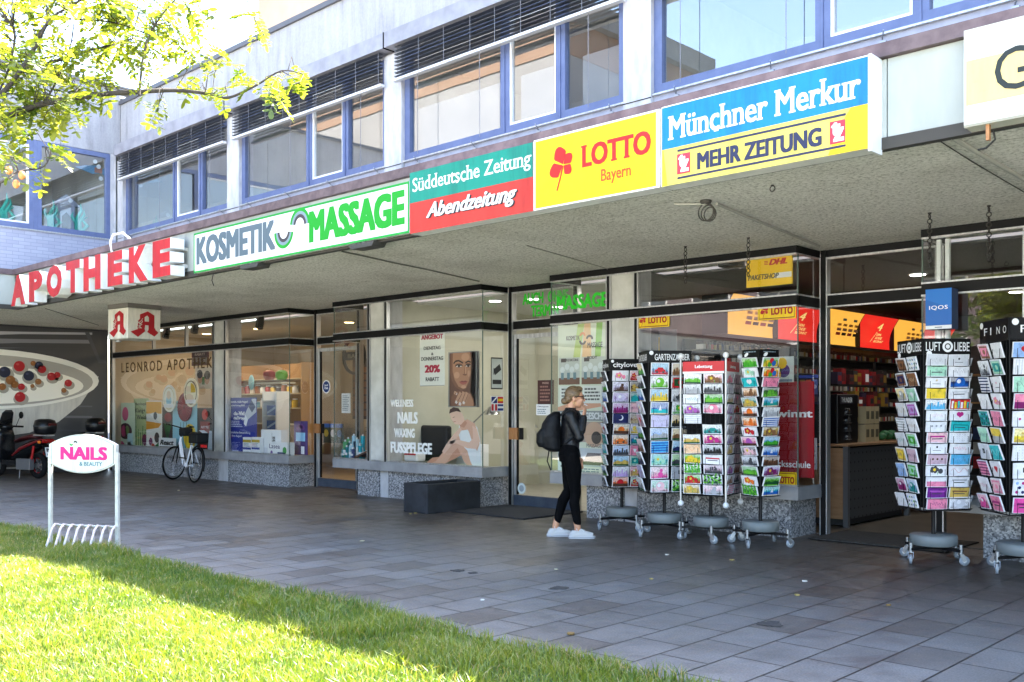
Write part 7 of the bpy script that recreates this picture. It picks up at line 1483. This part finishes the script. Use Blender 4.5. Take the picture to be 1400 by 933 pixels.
# ================================================================== KIOSK
XP = -6.6
PY0, PYW = 10.72, 1.27
YELL = P((.5, .3, .06), .4, emit=(1., .50, .07), est=.11); REDL = P((.4, .02, .012), .4, emit=(.95, .03, .02), est=.10); LBX = P((.9, .75, .5), .4, emit=(1, .8, .45), est=.5)
for i in range(6):
    y0 = PY0+PYW*i; t = thing('lottery_light_panel', f'glowing {"yellow" if i % 2 == 0 else "red"} lottery panel above the kiosk counter, {ORD[i].replace("top", "first")} from the window', 'light panel', (XP, y0, 2.36), group='glowing lottery panels above the kiosk counter')
    mt = YELL if i % 2 == 0 else REDL; m = MB(); N = 8; pr = [(.06+.06*sin(pi*j/N)-.15*j/N, .50*j/N) for j in range(N+1)]
    vs = [(-q+.06, y, z) for y in (.01, PYW-.01) for q, z in pr]+[(-.3, y, z) for y in (.01, PYW-.01) for z in (0, .5)]
    m.add(vs, [(j, N+1+j, N+2+j, j+1) for j in range(N)], mt, True); n2 = 2*(N+1); m.add([(-.3, .01, 0), (-.3, PYW-.01, 0), (.06, PYW-.01, 0), (.06, .01, 0)], [(0, 1, 2, 3)], P((.3, .3, .3), .5)); m.box(-.3, .1, .01, PYW-.01, .5, .51, DARK); m.box(-.3, .07, -.006, .006, 0, .5, DARK); m.build('curved_panel', t, local=True)
    k = Board((.0, .05, .10), (0, 1, 0), (-.20, 0, .38), PYW-.1, .36, mt, slab=False); k.o = Vector((.075, .05, .06)); k.V = Vector((.13, 0, .47)).normalized(); k.N = k.U.cross(k.V); k.st = .006
    if i % 2 == 0:
        BK, RD = P((.05, .03, .02), .5), P((.6, .05, .03), .5)
        for r_ in range(2):
            for c in range(4): u = .26+.16*c; k.rect(u, .24+.18*r_, u+.12, .36+.18*r_, [RD, BK][(c+r_) % 2] if r_ == 0 else P((.55, .25, .12), .5), 2)
        for c in range(2): k.rect(.38+.3*c, .84, .48+.3*c, .94, P((.12, .2, .2), .5), 1)
        for c in range(4): k.rect(.26+.16*c, .62, .37+.16*c, .72, P((.75, .3, .05), .5), 1)
    else: 
        yt = P((.95, .75, .3), .5, emit=(1, .75, .25), est=.09); k.fit('4', .34, .62, .50, .95, yt, 1, shear=.3); k.line([(.22, .1), (.36, .56)], .012, yt, 1); [k.fit(w_, .36-.02*j, .40-.15*j, .36-.02*j+.16+.07*j, .50-.15*j, yt, 1, shear=.3) for j, w_ in enumerate(('DEINE', 'IDEE', 'BEGINNT'))]
    k.mb.build('print', t, local=True)
t = thing('cigarette_shelf', 'long dark shelf wall with rows of cigarette packs under the glowing panels', 'shelf', (-7.2, 10.9, 0))
m = MB(); m.box(-.12, -.08, 0, 7.2, .9, 2.34, P((.05, .05, .055), .6)); m.build('back_board', t, local=True)
for z in (1.2, 1.45, 1.7, 1.95, 2.2): m = MB(); m.box(-.079, .2, 0, 7.2, z-.012, z, P((.16, .14, .12), .5)); m.build('shelf', t, local=True)
rnd = random.Random(17); PKC = [H(190, 30, 36), H(220, 214, 204), H(60, 70, 110), H(180, 150, 90), H(120, 110, 104), H(90, 30, 30), H(200, 190, 180)]
vs = MB()
for z in (1.2, 1.45, 1.7, 1.95, 2.2):
    y = 10.95
    while y < 18: 
        h = rnd.uniform(.10, .13); vs.box(-7.2+.06, -7.2+.17, y, y+.055, z+.001, z+h*.62, rnd.choice(PKC)); vs.box(-7.2+.06, -7.2+.17, y, y+.055, z+h*.62, z+h, H(70, 60, 54)); y += .064
vs.build('cigarette_packs', label='rows of small cigarette packs filling the kiosk shelves', kind='stuff')
# shelves at the far end
t = thing('back_shelf', 'wooden shelf at the back of the kiosk with folders', 'shelf', (-5.0, 18.6, 0)); m = MB(); [m.box(-1.8, 1.8, -.25, .25, z, z+.03, SHW) for z in (.5, 1.0, 1.5, 2.0)]; m.build('shelf', t, local=True); m = MB(); [m.box(x-.02, x+.02, -.25, .25, 0, 2.5, SHW) for x in (-1.82, 0.3, 1.82)]; m.build('upright', t, local=True)
for i, (nm, mt) in enumerate((('dark red', DRED), ('grey', GREYT), ('orange', H(220, 100, 30)), ('orange red', H(206, 70, 30)), ('white', WHITE))): m = MB(); x = -4.9+.22*i; m.box(x, x+.17, 18.40, 18.6, 2.035, 2.6, mt); m.build('folder', label=f'{nm} folder standing on the back shelf of the kiosk', cat='folder', group='folders at the back of the kiosk')
# counter with perforated front
t = thing('kiosk_counter', 'wooden ended counter with grey perforated front inside the entrance', 'counter', (-5.2, 11.2, 0))
CW = noisy('counter wood', (.30, .16, .08), (.40, .23, .12), 3, .5, (1, 1, 6)); m = MB(); m.box(-.62, -.04, 0, .03, .10, .95, CW); m.build('end_panel', t, local=True)
def peg():
    k_ = NT('perforated steel'); v = k_.coord(); vo = k_.n('ShaderNodeTexVoronoi'); vo.inputs['Scale'].default_value = 9; vo.inputs['Randomness'].default_value = 0; k_.l(v, vo.inputs['Vector'])
    k_.l(k_.ramp(vo.outputs['Distance'], [(.10, (.01, .01, .01)), (.14, (.10, .10, .105))]), k_.b.inputs['Base Color']); k_.b.inputs['Roughness'].default_value = .45; k_.b.inputs['Metallic'].default_value = .3; return k_.m
m = MB(); m.box(-.03, -.0, .05, 1.8, .10, .95, peg()); m.build('perforated_front', t, local=True); m = MB(); m.box(-.04, .02, -.01, .05, 0, .97, P((.2, .2, .21), .4, .6)); m.build('upright', t, local=True); m = MB(); m.box(-.04, .02, 1.8, 1.86, 0, .97, P((.2, .2, .21), .4, .6)); m.build('upright', t, local=True)
m = MB(); m.box(-.66, .03, -.02, 1.9, .972, 1.0, CW); m.build('worktop', t, local=True, bevel=.004); m = MB(); m.box(-.3, -.26, -.012, -.0, .48, .56, DARK); m.build('handle', t, local=True); m = MB(); m.box(-.6, -.06, .06, 1.78, .02, .94, P((.03, .03, .03), .7)); m.build('carcass', t, local=True)
t = thing('coffee_machine', 'black drinks machine with a THUNDER label on the kiosk counter', 'machine', (-5.55, 11.5, 1.0))
m = MB(); m.box(-.27, .22, -.26, .3, 0, .60, P((.004, .004, .005), .35, spec=.3)); m.build('housing', t, local=True, bevel=.01)
k = Board((.222, -.2, .48), (0, 1, 0), (0, 0, 1), .36, .1, BLACK, slab=False); k.rect(0, 0, 1, 1, H(40, 36, 50), 1); k.fit('THUNDER', .08, .2, .92, .8, WHITE, 2, bold=.03); k.mb.build('label', t, local=True)
k = Board((-.24, -.262, .5), (1, 0, 0), (0, 0, 1), .4, .08, BLACK, slab=False); k.disc(.1, .5, .08, H(150, 50, 60), 1); k.rect(.55, .2, .9, .8, H(120, 120, 120), 1); k.mb.build('label', t, local=True)
for i in range(4):
    e = MB(); e.cyl((.222, .02+.0*i, .08+.1*i), (.235, .02, .08+.1*i), .05, CHROME, n=14); e.box(.222, .24, -.05, .09, .045+.1*i, .052+.1*i, STEEL); e.build('dispenser', t, local=True)
for i in range(6):
    m = MB(); x, y = -5.42+.0*i, 12.0+.14*(i % 3); z = 1.001+.23*(i // 3); m.box(x, x+.1, y, y+.12, z, z+.22, H(176, 160, 126)); m.box(x+.1, x+.103, y+.02, y+.1, z+.06, z+.16, H(80, 76, 60)); m.build('tobacco_carton', label=f'beige tobacco carton right of the drinks machine, {("bottom", "upper")[i // 3]} row {ORD[i % 3].replace("top", "first")}', cat='box', group='beige cartons on the kiosk counter')
rc = [('red', H(130, 14, 20)), ('dark red', H(76, 12, 18)), ('black', H(24, 22, 24)), ('dull yellow', H(130, 96, 24)), ('red and white', H(124, 16, 22)), ('dark violet', H(40, 28, 56))]
for i in range(20):
    nm, mt = rc[(i*7+i//10) % 6]; m = MB(); y = 12.35+.16*(i % 10); z = 1.45+.30*(i // 10); x = -5.9; h_ = (.13, .19, .16, .21)[i % 4]; m.box(x-.1, x+.06-.02*(i % 3), y, y+.135, z, z+h_, mt); m.box(x+.0605-.02*(i % 3), x+.064-.02*(i % 3), y+.02, y+.115, z+.04, z+h_*.7, WHITE if nm == 'red and white' else rc[(i+2) % 6][1]); m.build('sweets_box', label=f'{nm} sweets box on the kiosk tier, {("lower", "upper")[i // 10]} row {ORD[i % 10].replace("top", "first")} from the entrance', cat='box', group='sweets boxes over the kiosk counter')
t = thing('sweets_tier', 'dark tiered rack holding red sweets boxes behind the drinks machine', 'rack', (-5.95, 12.3, 1.0)); m = MB(); m.box(-.15, .12, 0, 1.7, .43, .449, DARK); m.box(-.15, .12, 0, 1.7, .73, .749, DARK); m.build('tier', t, local=True); m = MB(); [m.box(-.13, -.1, y, y+.03, 0, 1.1, DARK) for y in (.01, 1.66)]; m.build('upright', t, local=True)
m = MB()
for i in range(5): m.ell((-5.35, 12.55+.1*i, 1.06+.03*(i % 2)), (.07, .06, .05), H(30, 90, 50), 10, 7)
m.build('plush_toys', label='green plush heap at the end of the kiosk counter', cat='toy')
m = MB(); m.box(-5.5, -5.1, 13.4, 13.9, .2, 1.35, H(96, 50, 30)); [m.box(-5.51, -5.09, 13.39, 13.4, .3+.12*i, .33+.12*i, H(60, 30, 20)) for i in range(9)]; m.build('wicker_basket', label='tall brown wicker stand behind the counter end', cat='basket')
# kiosk window displays
def lot(k): k.rect(.03, .06, .97, .94, H(120, 30, 20), 1); k.rect(.045, .11, .955, .89, YEL, 2); clover(k, .20, .56, .32*k.h, H(170, 20, 24), 3); k.fit('LOTTO', .36, .28, .93, .72, H(150, 24, 20), 3, bold=.06)
LG = 'yellow lottery stickers in the kiosk window'
panel('lottery_sticker', 871, 915, 428, 448, YB-.012, YEL, lot, 'yellow LOTTO sticker at the left end of the kiosk window', 'sticker', LG, .003)
panel('lottery_sticker', 1036, 1088, 414, 437, YB-.012, YEL, lot, 'yellow LOTTO sticker at the top right glass corner of the kiosk window', 'sticker', LG, .003)
panel('lottery_sticker', 1050, 1089, 645.5, 667, YB-.012, YEL, lot, 'yellow LOTTO sticker at the bottom right of the kiosk window', 'sticker', LG, .003)
def dhl(k): k.rect(0, 0, 1, 1, H(248, 200, 0), 1); k.fit('DHL', .50, .70, .90, .90, H(200, 16, 36), 2, bold=.06, shear=.35); [k.rect(.40, .73+.05*i, .48, .755+.05*i, H(200, 16, 36), 2) for i in range(3)]; k.rect(.62, .24, .99, .42, WHITE, 2); k.fit('PAKETSHOP', .04, .24, .72, .42, INK, 3, bold=.035, shear=.25)
panel('parcel_sign', 1020.5, 1083, 351, 391, YB+.10, H(248, 200, 0), dhl, 'yellow sign reading DHL PAKETSHOP hung in the kiosk window', 'sign', None, .02)
def iq(k): k.rect(0, .09, 1, 1, H(0, 96, 180, .3), 1); k.rect(0, .0, 1, .09, H(226, 230, 234), 1); k.fit('IQOS', .14, .47, .86, .585, WHITE, 2, bold=.012, space=1.1); k.poly([(.0, .75), (1, .5), (1, 1), (0, 1)], H(10, 110, 196, .3), 1.5); k.rect(.36, .03, .64, .055, GREYT, 2)
k = bPix(1265.5, 1301, 395, 450, YB-.22, H(0, 80, 150), thick=.006); iq(k); a_ = k.o; k.mb.box(a_.x, a_.x+k.w, a_.y+.006, YB-.05, a_.z, a_.z+k.h, H(10, 40, 80)); k.build('advertising_box', label='blue box sign reading IQOS beside the kiosk entrance', cat='sign')
def redp(k): k.rect(0, 0, 1, 1, H(150, 12, 26, .45), 1); k.fit('gewinnt', .02, .60, .99, .70, WHITE, 2, bold=.03); k.fit('Glücksschule', .1, .10, .95, .17, WHITE, 2, bold=.02)
panel('poster', 1040, 1112, 522, 652, YB+.22, H(200, 16, 34), redp, 'red poster reading gewinnt behind the slim card rack', 'poster', None, .02)
panel('parrot_display', 1050, 1085, 488, 523, YB+.14, H(210, 214, 206), lambda k: (k.disc(.35, .6, .24, H(40, 150, 60), 2), k.disc(.55, .75, .2, H(240, 190, 20), 3), k.disc(.62, .45, .24, H(70, 50, 120), 2), k.disc(.3, .3, .22, H(240, 180, 20), 3), k.rect(.1, .02, .95, .12, GREYT, 2)), 'white display with green, yellow and violet shapes in the kiosk window', 'display board')
def tripic(k): k.rect(0, .9, 1, 1, H(60, 80, 170), 1); [(k.rect(.04+.32*i, .34, .32+.32*i, .84, (H(150, 130, 60), H(190, 80, 40), H(90, 100, 160))[i], 2), k.disc(.18+.32*i, .6, .1, (H(60, 50, 20), H(230, 180, 60), H(200, 200, 230))[i], 3)) for i in range(3)]; k.rect(.05, .08, .95, .26, H(70, 50, 60), 2)
panel('game_poster', 1092, 1119, 513, 553, YB+.5, H(24, 26, 60), tripic, 'dark blue poster with three pictures beside the entrance post', 'poster', None, .004)
panel('notice', 1102, 1117, 599, 642, YB+.5, H(206, 212, 216), lambda k: k.lines(.1, .1, .9, .92, 6, GREYT, 1), 'grey paper notice low beside the kiosk entrance post', 'notice', None, .002)
panel('newspaper_shelf', 985, 1080, 478, 655, YB+.9, H(50, 46, 46), lambda k: ([k.rect(.02+.075*i, .08+.11*j, .08+.075*i, .17+.11*j, rnd.choice(PKC+[H(60, 80, 130), H(150, 110, 60)]), 1) for i in range(13) for j in range(8)]), 'dark rack full of magazines behind the card racks', 'shelf', None, .1)
panel('window_blind_panel', 876, 925, 452, 640, YB+.7, H(120, 124, 130), lambda k: (k.rect(.3, .75, .34, .95, H(200, 160, 30), 1), k.rect(.5, .75, .54, .95, H(200, 160, 30), 1), [k.rect(.3, .77+.05*i, .54, .785+.05*i, H(200, 160, 30), 1) for i in range(4)]), 'grey back panel with a small yellow ladder in the kiosk window', 'panel')
panel('magazine_display', 1290, 1400, 560, 650, YB+.4, H(60, 44, 40), lambda k: ([k.rect(.02+.12*i, .1+.22*j, .12+.12*i, .28+.22*j, rnd.choice(PKC+[H(60, 80, 130), H(200, 150, 40)]), 1) for i in range(8) for j in range(4)]), 'magazine display low in the right shop window', 'shelf', None, .05)
m = MB(); [m.box(x-.02, x+.02, YB+.08, YB+.12, ZL, 3.1, WHITE) for x in (WY(1284, 500, YB+.1).x, WY(1296, 500, YB+.1).x)]; m.build('white_uprights', label='pair of white uprights behind the blue box sign', cat='frame')
m = MB(); p = WY(905, 365, 10.3); m.box(p.x-.1, p.x+1.6, 10.3, 10.5, p.z-.02, p.z+.2, H(210, 210, 200)); m.box(p.x, p.x+1.0, 10.29, 10.3, p.z+.02, p.z+.12, BLACK); m.build('air_unit', label='long white air unit with black slot high in the kiosk window', cat='air conditioner')
t = thing('shop_spotlight', 'dark spotlight high in the kiosk window left of the yellow parcel sign', 'spotlight', WY(1000, 356, 10.3)); m = MB(); m.box(-.14, .14, -.08, .08, -.08, .05, DARK); m.build('housing', t, local=True, bevel=.01); m = MB(); m.cyl((0, 0, .05), (0, 0, .2), .015, DARK); m.build('stem', t, local=True)
